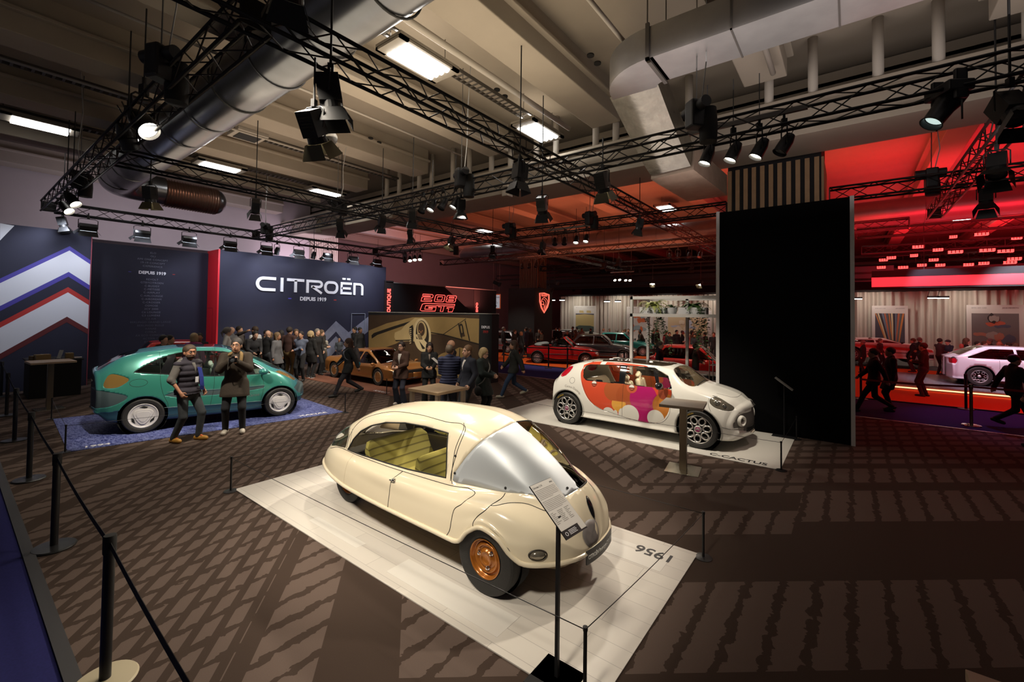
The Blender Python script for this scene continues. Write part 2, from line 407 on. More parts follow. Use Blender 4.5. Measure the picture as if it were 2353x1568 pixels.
def wheel(root,x,y,r,w=.18,side=-1,style='steel',rimr=None,m=None,tw=None,name='wheel'):
    """tyre with rim, hub and bolts as its own pieces; outer face towards side*y"""
    rr=rimr or r*.66; M=frameM((x,y,r),(1,0,0),(0,0,1) if side<0 else (0,0,-1))  # local z -> -y for side<0
    if side>0: M=frameM((x,y,r),(-1,0,0),(0,0,1))
    h=w/2; t=MB()
    t.lathe([(rr,-h*.8),(rr+.01,-h),(r*.93,-h*.98),(r*.985,-h*.8),(r,-h*.5),(r,h*.5),(r*.985,h*.8),(r*.93,h*.98),(rr+.035,h*.96),(rr+.012,h*.9),(rr,h*.8),(rr*.97,h*.6),(rr*.97,-h*.8)],48,M)
    tire=t.build(name,TYRE,root,smooth=True)
    b=MB().lathe([(0,-h*.3),(rr*.98,-h*.3)],32,M).build('brake_drum',WELL,tire)
    R=MB(); z=h*.75
    if style=='steel':   # orange pressed steel disc with three bolts
        R.lathe([(rr,z+.012),(rr*.97,z+.016),(rr*.93,z),(rr*.88,z-.03),(rr*.80,z-.035),(rr*.74,z-.012),(rr*.66,z-.005),(rr*.60,z-.02),(rr*.50,z-.03),(rr*.40,z-.012),(rr*.36,z),(rr*.30,z+.002),(rr*.28,z-.01),(rr*.12,z-.012),(.001,z-.012)],48,M)
        rim=R.build('rim',m,tire,smooth='all')
        for k in range(3):
            a=PI/6+k*2*PI/3+.25; c=(rr*.47*math.cos(a),rr*.47*math.sin(a)); MB().lathe([(.02,z-.03),(.02,z-.012),(.012,z-.01),(.012,z+.006),(.001,z+.008)],8,M@Matrix.Translation((c[0],c[1],0))).build('wheel_bolt',CHROME,rim)
    elif style=='petal':  # eight open oval rings around a boss
        R.lathe([(rr,z-.03),(rr,z+.01),(rr*.965,z+.014),(rr*.94,z),(rr*.94,z-.03)],48,M)
        for k in range(7):
            a=k*2*PI/7+.2; c=rr*.64; L,Wd=rr*.27,rr*.19
            P=[]
            for i in range(28):
                b_=2*PI*i/28; u=c+L*math.cos(b_); v=Wd*math.sin(b_)*(1.12-.12*math.cos(b_)+ .12*math.cos(b_)); P.append(M@Vector((u*math.cos(a)-v*math.sin(a),u*math.sin(a)+v*math.cos(a),z-.005)))
            R.tube(P,rr*.062,6,closed=True)
        R.lathe([(rr*.3,z-.03),(rr*.27,z+.005),(rr*.22,z+.012),(.001,z+.012)],24,M)
        rim=R.build('rim',m or CHROME,tire,smooth='all')
        MB().lathe([(rr*.17,z+.0125),(rr*.16,z+.018),(.001,z+.019)],24,M).build('hub_cap',mat('hub_magenta',(.30,.02,.12),.3),rim)
        ch=MB()
        for dz in (0,.018): ch.prism([(-.03,-.018+dz),(0,.006+dz),(.03,-.018+dz),(.03,-.008+dz),(0,.016+dz),(-.03,-.008+dz)],z+.017,z+.023,M)
        ch.build('chevron_badge',mat('badge_grey',(.55,.5,.5),.4),rim)
    elif style=='tri':   # broad three-cornered disc with slots
        R.lathe([(rr,z-.02),(rr,z+.012),(rr*.95,z+.015),(rr*.92,z+.004),(rr*.82,z-.004),(.001,z-.004)],60,M)
        rim=R.build('rim',m or ALU,tire,smooth='all')
        T=MB()
        tri=curvepoly([(rr*.66*math.cos(a+d)*s,rr*.66*math.sin(a+d)*s) for a in (.5,.5+2*PI/3,.5+4*PI/3) for d,s in ((-.28,1.),(.28,1.))],6)
        for sc,h0,h1 in ((1.,-.006,.012),(.72,.01,.018)): T.prism([(a*sc,b*sc) for a,b in tri],z+h0,z+h1,M)
        T.build('rim_boss',m or ALU,rim,bevel=.004)
        S=MB()
        for k in range(3):
            a=.5+PI/3+k*2*PI/3; S.prism([(rr*.74*math.cos(a+t)*q,rr*.74*math.sin(a+t)*q) for t,q in ((-.38,1.03),(0,1.1),(.38,1.03),(.2,.94),(-.1,.84),(-.3,.9))],z-.002,z+.002,M)
        S.build('vent_slot',WELL,rim)
    elif style=='disc':
        R.lathe([(rr,z-.02),(rr,z+.012),(rr*.95,z+.015),(rr*.9,z+.002)],48,M); rim=R.build('rim',m or ALU,tire,smooth='all')
        MB().lathe([(rr*.9,z+.002),(rr*.86,z+.01),(.001,z+.014)],40,M).build('hub_cap',mat('bronze_cap',(.42,.19,.065),.35,.6),rim)
    elif style=='hex':
        R.lathe([(rr,z-.03),(rr,z+.008),(rr*.96,z+.01),(rr*.95,z-.03)],40,M)
        for k in range(7):
            a=k*2*PI/7; P=[M@Vector((rr*.7*math.cos(a)+rr*.2*math.cos(b_),rr*.7*math.sin(a)+rr*.2*math.sin(b_),z)) for b_ in (a+2*PI*i/6 for i in range(6))]; R.tube(P,rr*.03,5,closed=True)
        R.lathe([(rr*.22,z-.03),(rr*.2,z),(.001,z)],20,M); rim=R.build('rim',m or ALU,tire,smooth='all')
    else:  # multi spoke alloy
        R.lathe([(rr,z-.03),(rr,z+.01),(rr*.94,z+.012),(rr*.9,z-.02)],40,M)
        for k in range(10):
            a=k*PI/5; 
            for d in (-.1,.1): R.tube([M@Vector((rr*.25*math.cos(a+d*2),rr*.25*math.sin(a+d*2),z-.005)),M@Vector((rr*.92*math.cos(a+d),rr*.92*math.sin(a+d),z-.01))],.012,5)
        R.lathe([(rr*.32,z-.03),(rr*.3,z+.002),(.001,z+.006)],20,M); rim=R.build('rim',m or ALU,tire,smooth='all')
    return tire
def wells(root,ws,yo,yi=.45):
    for x,z,r in ws:
        for s in (-1,1):
            M=frameM((x,s*yi,z),(1,0,0),(0,0,1)) if s<0 else frameM((x,s*yi,z),(-1,0,0),(0,0,1))
            MB().lathe([(.001,0),(r,0),(r+.004,yo-yi)],32,M).build('wheel_well',WELL,root)
def seat(root,x,y,z,w,m,back=.55,rake=.25,name='seat',pleat=0,hd=True,dp=.46):
    """cushion and backrest; facing +x"""
    c=MB(); n=8
    def pad(u0,u1,fn):
        R=[]
        for i in range(u0,u1+1):
            R.append(fn(i/float(u1)))
        return R
    P=[('e',(x,y,z+.07),(dp/2+.02,w/2,.09),.02),('e',(x+.02,y,z+.09),(dp/2,w/2-.02,.07),.02)]
    bx=lambda h:x-dp/2+.02-rake*h
    P+=[('c',(bx(.08),y-w/2+.08,z+.12),(bx(back-.08),y-w/2+.1,z+back),.07,.055,.03),('c',(bx(.08),y+w/2-.08,z+.12),(bx(back-.08),y+w/2-.1,z+back),.07,.055,.03)]
    k=max(1,int(w/.16))
    for i in range(k+1):
        yy=y-w/2+.1+(w-.2)*i/k; P.append(('c',(bx(.08),yy,z+.12),(bx(back-.06),yy,z+back-.02),.06,.05,.03))
    if hd: P+=[('c',(bx(back+.04),y,z+back+.05),(bx(back+.12),y,z+back+.16),.05,.05,.02),('c',(bx(back+.1),y-.08,z+back+.12),(bx(back+.1),y+.08,z+back+.12),.05,.05,.02)]
    return blob_obj(name,P,.022,m,root)
def bench(root,x,z,w,m,back=.46,rake=.28,name='bench_seat',dp=.5,y=0.):
    """smooth bench: side outline swept across the car"""
    o=smoothpath([(x+dp/2,z+.02),(x+dp/2,z+.12),(x+dp*.3,z+.16),(x-dp*.25,z+.13),(x-dp*.36,z+.2),(x-dp*.4-rake*back*.6,z+back*.7),(x-dp*.42-rake*back,z+back),(x-dp*.5-rake*back,z+back+.02),(x-dp*.62-rake*back,z+back-.03),(x-dp*.62,z+.15),(x-dp*.5,z)],36)
    c=o.mean(0); R=[]
    for t in np.linspace(-1,1,17):
        e=1-.25*max(0,abs(t)-.8)**2/.04; R.append([(c[0]+(p[0]-c[0])*e,y+t*w/2,c[1]+(p[1]-c[1])*e) for p in o])
    return MB().rings(R).build(name,m,root,smooth=True)
def skinframe(bvh,p,side,off=0.):
    o=Vector((p[0],side*3,p[1])); h=bvh.ray_cast(o,Vector((0,-side,0))); n=h[1]
    if n.y*side<0: n=-n
    n=(n+Vector((.0,side*.001,0))).normalized(); up=(Vector((0,0,1))-n*n.z).normalized(); x=up.cross(n)
    M=Matrix.Identity(4); c=h[0]+n*off
    for i in range(3): M[i][0]=x[i]; M[i][1]=up[i]; M[i][2]=n[i]; M[i][3]=c[i]
    return M
def cabin_fill(root,x,y,z,e):  # glowing box and point light added to brighten the dark cabin
    MB().box(x-.08,x+.08,y-.05,y+.05,z,z+.03).build('added_fill_box',mat('added_fill_glow',(1,.9,.7),.5,emit=3.,ecol=(1.,.9,.75)),root)
    l=bpy.data.lights.new('added_cabin_fill','POINT'); l.energy=e; l.color=(1.,.88,.7); l.shadow_soft_size=.08; o=bpy.data.objects.new('added_cabin_fill_light',l); COL.objects.link(o); o.parent=root; o.location=(x,y,z-.06)
def steering(root,x,y,z,m,r=.18):
    M=frameM((x,y,z),(0,1,0),(-.35,0,.94)); o=MB().tube([M@Vector((r*math.cos(a),r*math.sin(a),0)) for a in (2*PI*i/24 for i in range(24))],.014,6,closed=True)
    for a in (PI/2,PI*7/6,-PI/6): o.tube([M@Vector((0,0,-.02)),M@Vector((r*math.cos(a),r*math.sin(a),0))],.012,5)
    o.tube([M@Vector((0,0,0)),M@Vector((0,0,-.35))],.02,6); return o.build('steering_wheel',m,root,smooth='all')
def plate_text(root,s,M,w,h,m0,m1,size,name='number_plate'):
    p=MB().box(-w/2,w/2,-h/2,h/2,-.006,.004,M).build(name,m0,root,bevel=.002); text('lettering',s,size,m1,p,M@Matrix.Translation((0,0,.005)),extrude=.001); return p
# ------------------------------------------------ cream egg-shaped prototype
CREAM=mat('cream_paint',(.76,.67,.50),.22,coat=.7); HULL=mat('hull_brown',(.34,.26,.16),.45,coat=.3)
def cream_car(loc,rz):
    R=thing('prototype_car','cream teardrop bubble car with silver half windshield and orange front wheel','car',loc,rz)
    k=lambda *a:list(a)
    Y0=[(-1.78,0),(-1.765,.14),(-1.72,.27),(-1.6,.43),(-1.4,.55),(-1.1,.65),(-.6,.735),(0,.78),(.8,.815),(1.35,.835),(1.6,.815),(1.85,.73),(2.02,.58),(2.12,.43),(2.18,.26),(2.2,0)]
    def yf(fr): return [(x,y*np.interp(x,[a for a,_ in fr],[b for _,b in fr])) for x,y in Y0]
    Z0=[(-1.78,.47),(-1.3,.43),(-.8,.40),(1.10,.39),(1.18,.41),(1.28,.52),(1.45,.61),(1.62,.56),(1.74,.44),(1.84,.38),(2.2,.36)]
    cols=[(Y0,Z0),
     (yf([(-2,.995),(2.2,.995)]),[(x,z+(.05 if -1.6<x<2.1 else .0)) for x,z in Z0]),
     (yf([(-1.8,.97),(2.2,.97)]),[(-1.78,.47),(-1.6,.53),(-1.2,.56),(0,.56),(1.1,.57),(1.43,.68),(1.75,.56),(2.05,.52),(2.2,.38)]),
     (yf([(-1.8,.90),(0,.94),(1.4,.90),(1.9,.86),(2.2,.9)]),[(-1.78,.47),(-1.6,.59),(-1.2,.65),(-.4,.68),(.9,.70),(1.45,.77),(1.8,.68),(2.0,.60),(2.12,.50),(2.2,.38)]),
     (yf([(-1.8,.78),(-.5,.82),(.8,.76),(1.2,.68),(1.6,.60),(1.9,.58),(2.2,.7)]),[(-1.78,.47),(-1.6,.64),(-1.3,.73),(-.6,.775),(.6,.79),(1.3,.81),(1.6,.80),(1.85,.75),(2.0,.68),(2.12,.55),(2.2,.38)]),
     (yf([(-1.8,.62),(-.6,.66),(.5,.63),(1.1,.60),(1.6,.51),(1.9,.42),(2.2,.5)]),[(-1.78,.47),(-1.6,.72),(-1.3,.90),(-.7,1.12),(0,1.22),(.6,1.25),(1.1,1.20),(1.4,1.06),(1.7,.90),(1.95,.79),(2.1,.65),(2.2,.38)]),
     (yf([(-1.8,.40),(-.6,.44),(.5,.42),(1.1,.40),(1.6,.32),(1.9,.24),(2.2,.3)]),[(-1.78,.47),(-1.66,.66),(-1.5,.82),(-1.2,1.02),(-.7,1.25),(0,1.36),(.7,1.39),(1.15,1.32),(1.4,1.21),(1.7,1.02),(1.9,.87),(2.08,.70),(2.2,.38)]),
     ([(-1.78,0),(2.2,0)],[(-1.78,.47),(-1.72,.62),(-1.6,.77),(-1.4,.93),(-1.1,1.11),(-.7,1.29),(-.2,1.40),(.3,1.445),(.8,1.44),(1.15,1.385),(1.4,1.27),(1.7,1.08),(1.9,.92),(1.97,.865),(2.07,.76),(2.14,.62),(2.18,.50),(2.2,.38)])]
    xs=np.r_[-1.78,-1.775,-1.765,-1.75,-1.73,np.linspace(-1.7,2.1,150),2.12,2.14,2.16,2.175,2.185,2.195,2.2]
    tl=lambda x: x if x>-.5 else -.5+(x+.5)*1.13
    V,F=shell(cols=cols,xs=xs,x0=-1.78,x1=2.2,vs=9,capF=0,capR=0,open_bottom=True)
    V[:,0]=np.where(V[:,0]>-.5,V[:,0],-.5+(V[:,0]+.5)*1.13)
    ws=curvepoly([(.87,.835),(.96,1.02),(1.08,1.18),(1.2,1.32),(1.32,1.5),(1.8,1.5),(2.3,1.2),(2.02,.86),(1.9,.80),(1.7,.835),(1.45,.825),(1.1,.825)],8)
    win=[(-1.02,.765),(-.95,.90),(-.82,1.02),(-.62,1.12),(-.35,1.20),(0,1.25),(.35,1.265),(.70,1.255),(.78,.835),(.2,.80),(-.5,.785)]
    rear=[(-1.10,.765),(-1.12,.90),(-1.2,.985),(-1.36,1.2),(-1.8,1.2),(-1.8,.66),(-1.58,.68),(-1.4,.725)]
    side_glass=glass('smoked_side_glass',(.95,.94,.9),.05)
    SIL=mat('silver_screen_panel',(.50,.53,.56),.5,.55,coat=.2)
    body,ob,bvh=carve(V,F,[dict(name='side_window',proj='side',poly=win,mat=side_glass,split=True,ymin=.3),
        dict(name='windshield_cover',proj='side',poly=ws,mat=SIL,side='R',ymin=-1,nmin=-1,thick=.004,label='silver panel over half the windshield'),
        dict(name='windshield',proj='side',poly=ws,mat=glass('clear_screen',(.97,.93,.85),.06),side='L',ymin=-1,nmin=-1),
        dict(name='rear_window',proj='side',poly=rear,mat=side_glass,ymin=-1,nmin=-1)],(),R,CREAM,.02,mat('car_inner',(.16,.14,.09),.8),snapd=.035)
    seams(bvh,[([(-1.06,.765),(-1.08,.90),(-1.0,1.06),(-.82,1.18),(-.4,1.30),(.1,1.345),(.6,1.345),(.86,1.33),(.84,1.1),(.85,.86),(.88,.80)],'side',(-1,1)),
        ([(-1.55,.66),(-1.3,.73),(-.9,.755),(0,.765),(.6,.775),(.9,.785),(1.08,.80)],'side',(-1,1)),
        ([(.14,.765),(.09,.70),(.09,.405)],'side',(-1,1)),([(1.08,.80),(1.18,.775),(1.15,.72),(1.07,.65),(1.05,.47),(1.01,.40)],'side',(-1,1)),
        ([(1.47,.82),(1.46,.76),(1.38,.68),(1.35,.62),(1.36,.57)],'side',(-1,1)),([(1.47,.775),(1.7,.775),(1.9,.73),(2.02,.72)],'side',(-1,1)),
        ([(.82,1.36),(.9,1.3),(.87,1.1),(.84,.9),(.85,.82)],'side',(-1,1))],R,.004)
    seams(bvh,[([(-.84,.765),(-.86,.6),(-.85,.41)],'side',(-1,1))],R,.0016,mat('faint_seam',(.35,.27,.17),.6),'fine_seam')
    seams(bvh,[(win,'side',(-1,1),True)],R,.008,BLK,'window_seal',sm=False)
    seams(bvh,[([p for p in ws if p[1]<1.36 or p[0]<1.25],'side',(1,))],R,.007,BLK,'screen_seal')
    seams(bvh,[([(-.99,.765),(-1.03,.9),(-1.06,1.0)],'side',(-1,1))],R,.003,name='pillar_gap')
    # flange bead running round the whole car
    xs2=np.r_[-1.78,-1.775,-1.76,-1.73,-1.68,np.linspace(-1.6,2.05,110),2.1,2.15,2.18,2.195,2.2]; yy=pchip([a for a,_ in Y0],[b for _,b in Y0],xs2); zz=pchip([a for a,_ in Z0],[b for _,b in Z0],xs2)
    xs2=np.array([tl(x) for x in xs2]); P=[(x,-y-.004,z) for x,y,z in zip(xs2,yy,zz)]+[(x,y+.004,z) for x,y,z in list(zip(xs2,yy,zz))[::-1][1:-1]]
    MB().tube(P,.021,8,closed=True).build('flange',CREAM,R,smooth='all')
    # lower hull
    hx=np.linspace(-1.70,2.12,60); hw=pchip([-1.7,-1.3,-.6,.6,1.02,1.12,1.75,1.85,2.0,2.12],[.16,.50,.66,.73,.73,.5,.5,.60,.44,.16],hx); zt=np.full(60,.40); zt[:8]=np.linspace(.46,.41,8)
    RR=[]
    for x,w,z in zip(hx,hw,zt):
        e=min(1,(x+1.75)/.35,(2.2-x)/.25)**.5; b=z-(z-.17)*e
        RR.append([(x,-w,z+.02),(x,-w*.97,z-.02*e),(x,-w*.86,z-(z-b)*.6),(x,-w*.6,b+.01),(x,-w*.3,b),(x,w*.3,b),(x,w*.6,b+.01),(x,w*.86,z-(z-b)*.6),(x,w*.97,z-.02*e),(x,w,z+.02)])
    MB().rings(RR,True,True,False).build('lower_hull',HULL,R,smooth='all')
    OR=mat('orange_wheel',(.42,.14,.018),.25,.35,coat=.6)
    for s in (-1,1):
        wheel(R,1.46,s*.725,.318,.15,s,'steel',.175,OR); wheel(R,-1.22,s*.345,.275,.14,s,'steel',.16,OR,name='rear_wheel')
        MB().lathe([(.001,0),(.335,0),(.34,.14)],32,frameM((1.45,s*.53,.30),(1,0,0) if s<0 else (-1,0,0),(0,0,1))).build('wheel_well',WELL,R)
        # turn lamp in the nose
        M=skinframe(bvh,(1.94,.455),s,.0)@Matrix.Scale(.85,4)
        L=MB().lathe([(.10,-.012),(.10,.002),(.092,.010),(.085,.006)],28,M@Matrix.Scale(.55,4,(0,1,0))).build('lamp_bezel',mat('lamp_bezel',(.03,.025,.02),.3),R)
        MB().lathe([(.086,.004),(.07,.022),(.04,.032),(.001,.036)],24,M@Matrix.Scale(.5,4,(0,1,0))@Matrix.Scale(.92,4,(1,0,0))).build('turn_lamp',LENS,L,smooth='all')
        # door handle
        if True:
            P=Vector(onskin(bvh,[(.13,.70)],'side',s,0,1,False)[0]); h=MB(); h.cyl(P,P+Vector((0,s*.03,0)),.013,.011,12); h.cyl(P+Vector((0,s*.03,0)),P+Vector((0,s*.036,-.0)),.02,.018,12); h.tube([P+Vector((-.01,s*.034,0)),P+Vector((-.05,s*.034,-.004))],.009,8); h.cyl(P+Vector((-.03,-s*.002,-.0)),P+Vector((-.03,s*.014,0)),.012,.009,10); h.build('door_handle',CHROME,R,smooth='all')
    for s,pts in ((-1,[(.885,.90),(1.46,.86),(1.93,.86),(.86,1.06)]),):
        for p in pts:
            q=onskin(bvh,[p],'side',s,.001,1,False)
            if q: q=Vector(q[0]); MB().ell(q,(.013,.013,.013),10,6).build('screw',BLK,R,smooth='all')
    # nose emblem and grey oval
    for (yc,zc,ry,rz_,m,nm,tilt) in ((.02,.67,.045,.10,PIANO,'nose_emblem',.0),(-.09,.485,.135,.115,mat('grey_oval',(.19,.17,.165),.5),'nose_disc',0)):
        pts=[(yc+ry*math.cos(a)*(1+.12*math.sin(a)),zc+rz_*math.sin(a)) for a in (2*PI*i/30 for i in range(30))]
        ring=onskin(bvh,pts,'front',1,.003,30,False); c=Vector(onskin(bvh,[(yc,zc)],'front',1,.012,1,False)[0])
        ring0=onskin(bvh,pts,'front',1,-.006,30,False)
        if len(ring)==30: 
            inner=[tuple(c.lerp(Vector(p),.6)) for p in onskin(bvh,pts,'front',1,.008,30,False)]
            MB().rings([ring0,ring,inner,[tuple(c)]*30],True,False).build(nm,m,R,smooth='all')
    # plate
    pm=mat('plate_black',(.012,.012,.014),.35); wt=mat('white_letters',(.85,.85,.82),.5)
    pl=MB(); RRg=[]
    for i in range(13):
        a=-.27+.54*i/12; x=2.225-.42*a*a; RRg.append([(x-.006,a+.03,.268),(x+.006,a+.03,.268),(x+.006,a+.03,.39),(x-.006,a+.03,.39)])
    p=pl.rings(RRg).build('name_plate',pm,R)
    v,f=text_mesh('CITROËN Prototype C10 1956',.050,.78,extrude=.0012)
    v=[(2.233-.42*(a)**2+c,a+.03,.328+b) for a,b,c in v]; mesh_obj('plate_lettering',v,f,wt,p)
    cabin_fill(R,.2,0,1.33,5.)
    # interior: two ribbed benches, door cards, dash
    SE=mat('olive_pleats',(.50,.44,.10),.8); nt=NT(SE); _,xx,yy_,zz_=nt.xyz(); fz=nt.m('FRACT',nt.m('MULTIPLY',nt.m('ADD',zz_,nt.m('MULTIPLY',xx,.25)),14.)); mk=nt.step(fz,.80,.08); nt.l.new(nt.mix(mk,(.52,.46,.12),(.20,.17,.04)),nt.bsdf().inputs['Base Color'])
    for (x,z) in ((.62,.36),(-.35,.36)): bench(R,x,z,1.06 if x>0 else .98,SE,.52,.3)
    f=MB().box(-1.1,1.6,-.52,.52,.28,.33).build('cabin_floor',mat('cabin_floor',(.05,.045,.03),.9),R)
    dash=MB(); dash.rings([[(1.25,y,.70),(1.32,y,.80),(1.55,y,.80),(1.6,y,.62),(1.3,y,.58)] for y in np.linspace(-.44,.44,9)]).build('dashboard',mat('dash_cream',(.45,.40,.26),.6),R,smooth='all')
    MB().rings([[(1.2+.0*t,-w_,.74),(1.2,w_,.74),(1.2,w_,.76),(1.2,-w_,.76)] for t,w_ in ((0,.5),)]+[[(x_,-w_,.74),(x_,w_,.74),(x_,w_,.765),(x_,-w_,.765)] for x_,w_ in ((1.4,.46),(1.6,.40),(1.75,.32),(1.86,.22),(1.92,.08))]).build('cowl_shelf',mat('dash_cream',(.45,.40,.26),.6),R,smooth=True)
    steering(R,1.08,.25,.80,mat('ivory',(.55,.5,.38),.4))
    MB().box(-1.35,-.95,-.42,.42,.5,.66).build('parcel_shelf',mat('shelf_dark',(.05,.045,.035),.9),R)
    return R
# ------------------------------------------------ white hatchback with red, orange and magenta flower doors
def cactus_car(loc,rz):
    R=thing('concept_hatchback','white hatchback with red, orange and magenta flower graphics on its doors','car',loc,rz)
    WH=mat('pearl_white',(.78,.76,.70),.22,coat=.6)
    rows={-1.95:[(0,.25),(.70,.25),(.80,.34),(.83,.62),(.76,.86),(.62,.95),(.4,.98),(0,1.0)],
     -1.75:[(0,.22),(.76,.22),(.85,.34),(.87,.62),(.78,.97),(.63,1.12),(.4,1.17),(0,1.19)],
     -1.5:[(0,.2),(.80,.2),(.87,.34),(.88,.66),(.79,1.03),(.61,1.28),(.4,1.34),(0,1.36)],
     -1.1:[(0,.2),(.80,.2),(.86,.33),(.87,.66),(.80,1.05),(.63,1.37),(.42,1.43),(0,1.45)],
     -.3:[(0,.2),(.80,.2),(.86,.32),(.87,.64),(.80,1.06),(.64,1.425),(.42,1.49),(0,1.51)],
     .5:[(0,.2),(.80,.2),(.86,.32),(.87,.64),(.80,1.06),(.64,1.41),(.42,1.475),(0,1.495)],
     .85:[(0,.2),(.80,.2),(.86,.32),(.88,.64),(.80,1.05),(.64,1.35),(.42,1.425),(0,1.45)],
     1.1:[(0,.2),(.80,.2),(.87,.33),(.89,.66),(.80,1.03),(.67,1.19),(.44,1.29),(0,1.33)],
     1.35:[(0,.2),(.81,.2),(.88,.34),(.90,.68),(.80,1.0),(.70,1.07),(.46,1.13),(0,1.17)],
     1.7:[(0,.2),(.80,.2),(.88,.34),(.90,.66),(.79,.93),(.68,1.0),(.44,1.05),(0,1.08)],
     2.0:[(0,.2),(.74,.2),(.84,.32),(.86,.58),(.73,.83),(.60,.92),(.4,.96),(0,.98)],
     2.15:[(0,.2),(.68,.2),(.78,.31),(.80,.54),(.66,.74),(.54,.82),(.36,.86),(0,.88)]}
    V,F=shell(rows,step=.018,vs=15,capF=.10,capR=.07,bowF=.22,bowR=.14)
    BL=PIANO; G=glass('light_tint_glass',(.9,.88,.8),.05)
    RW=[(-1.06,1.24),(-1.04,1.31),(-.97,1.35),(-.22,1.40),(-.20,1.09),(-.55,1.06),(-.60,1.085),(-.98,1.065),(-1.05,1.12)]
    FW=[(-.07,1.40),(.34,1.405),(.50,1.39),(.62,1.09),(.3,1.075),(-.07,1.08)]
    DLO=[(-1.10,1.25),(-1.07,1.34),(-.98,1.385),(-.2,1.435),(.52,1.435),(.82,1.30),(.93,1.06),(.3,1.045),(-.98,1.035),(-1.08,1.1)]
    P=mat('flower_paint',(.7,.1,.05),.22,coat=.6); nt=NT(P); v,x,y,z=nt.xyz()
    def circ(cx,cz,r,sz=1.):
        return nt.m('SUBTRACT',1.,nt.step(nt.m('SQRT',nt.m('ADD',nt.m('POWER',nt.m('SUBTRACT',x,cx),2.),nt.m('POWER',nt.m('DIVIDE',nt.m('SUBTRACT',z,cz),sz),2.))),r,.003))
    c=(.62,.075,.03,1)
    c=nt.mix(circ(-.29,.89,.235,.95),c,(.42,.10,.03,1)); c=nt.mix(circ(.0,.80,.235,1.1),c,(.38,.085,.025,1))
    c=nt.mix(nt.m('MAXIMUM',circ(.36,.80,.29,1.05),nt.m('MULTIPLY',nt.band(x,.22,.50),nt.m('SUBTRACT',1.,nt.step(z,.75)))),c,(.42,.01,.13,1)); c=nt.mix(nt.m('MULTIPLY',circ(.80,.72,.24,1.0),nt.step(x,.55,.003)),c,(.50,.17,.02,1))
    c=nt.mix(circ(.76,.98,.10,1.4),c,(.25,.05,.02,1))
    c=nt.mix(circ(.10,1.00,.115),c,(.55,.11,.05,1)); c=nt.mix(circ(-.77,.99,.10),c,(.62,.09,.04,1))
    # yellow patch and white scallops at the lower edge with drips
    c=nt.mix(nt.m('MULTIPLY',circ(-.17,.62,.16,1.),nt.m('SUBTRACT',1.,nt.step(z,.68,.004))),c,(.72,.36,.06,1))
    wht=(.74,.72,.66,1); sc=circ(-.40,.42,.13,.8)
    for a in (circ(-.24,.40,.055,1.6),circ(-.10,.40,.075,1.9),circ(.08,.44,.20,1.),circ(.63,.44,.175,1.),circ(.90,.40,.10,1.6),circ(-.60,.38,.10,.9)): sc=nt.m('MAXIMUM',sc,a)
    drip=nt.m('MAXIMUM',nt.band(x,.335,.36,.003),nt.band(x,.40,.425,.003)); drip=nt.m('MULTIPLY',drip,nt.step(z,.34,.01)); sc=nt.m('MULTIPLY',sc,nt.m('SUBTRACT',1.,drip))
    c=nt.mix(sc,c,wht); nt.l.new(c,nt.bsdf().inputs['Base Color'])
    gfx=curvepoly([(-1.12,1.29),(-1.15,1.18),(-1.05,.89),(-.87,.62),(-.60,.47),(-.35,.42),(-.09,.375),(.35,.33),(.62,.355),(.79,.45),(.89,.63),(.91,.83),(.90,1.04),(.4,1.05),(-.3,1.05),(-.85,1.04),(-1.06,1.1),(-1.08,1.2)],6)
    top=[(-1.12,1.26),(-1.08,1.34),(-.98,1.385),(-.72,1.395),(-.72,1.47),(-.95,1.44),(-1.13,1.36)]; top2=[(-.60,1.40),(-.2,1.435),(.38,1.44),(.30,1.46),(-.2,1.475),(-.58,1.465)]
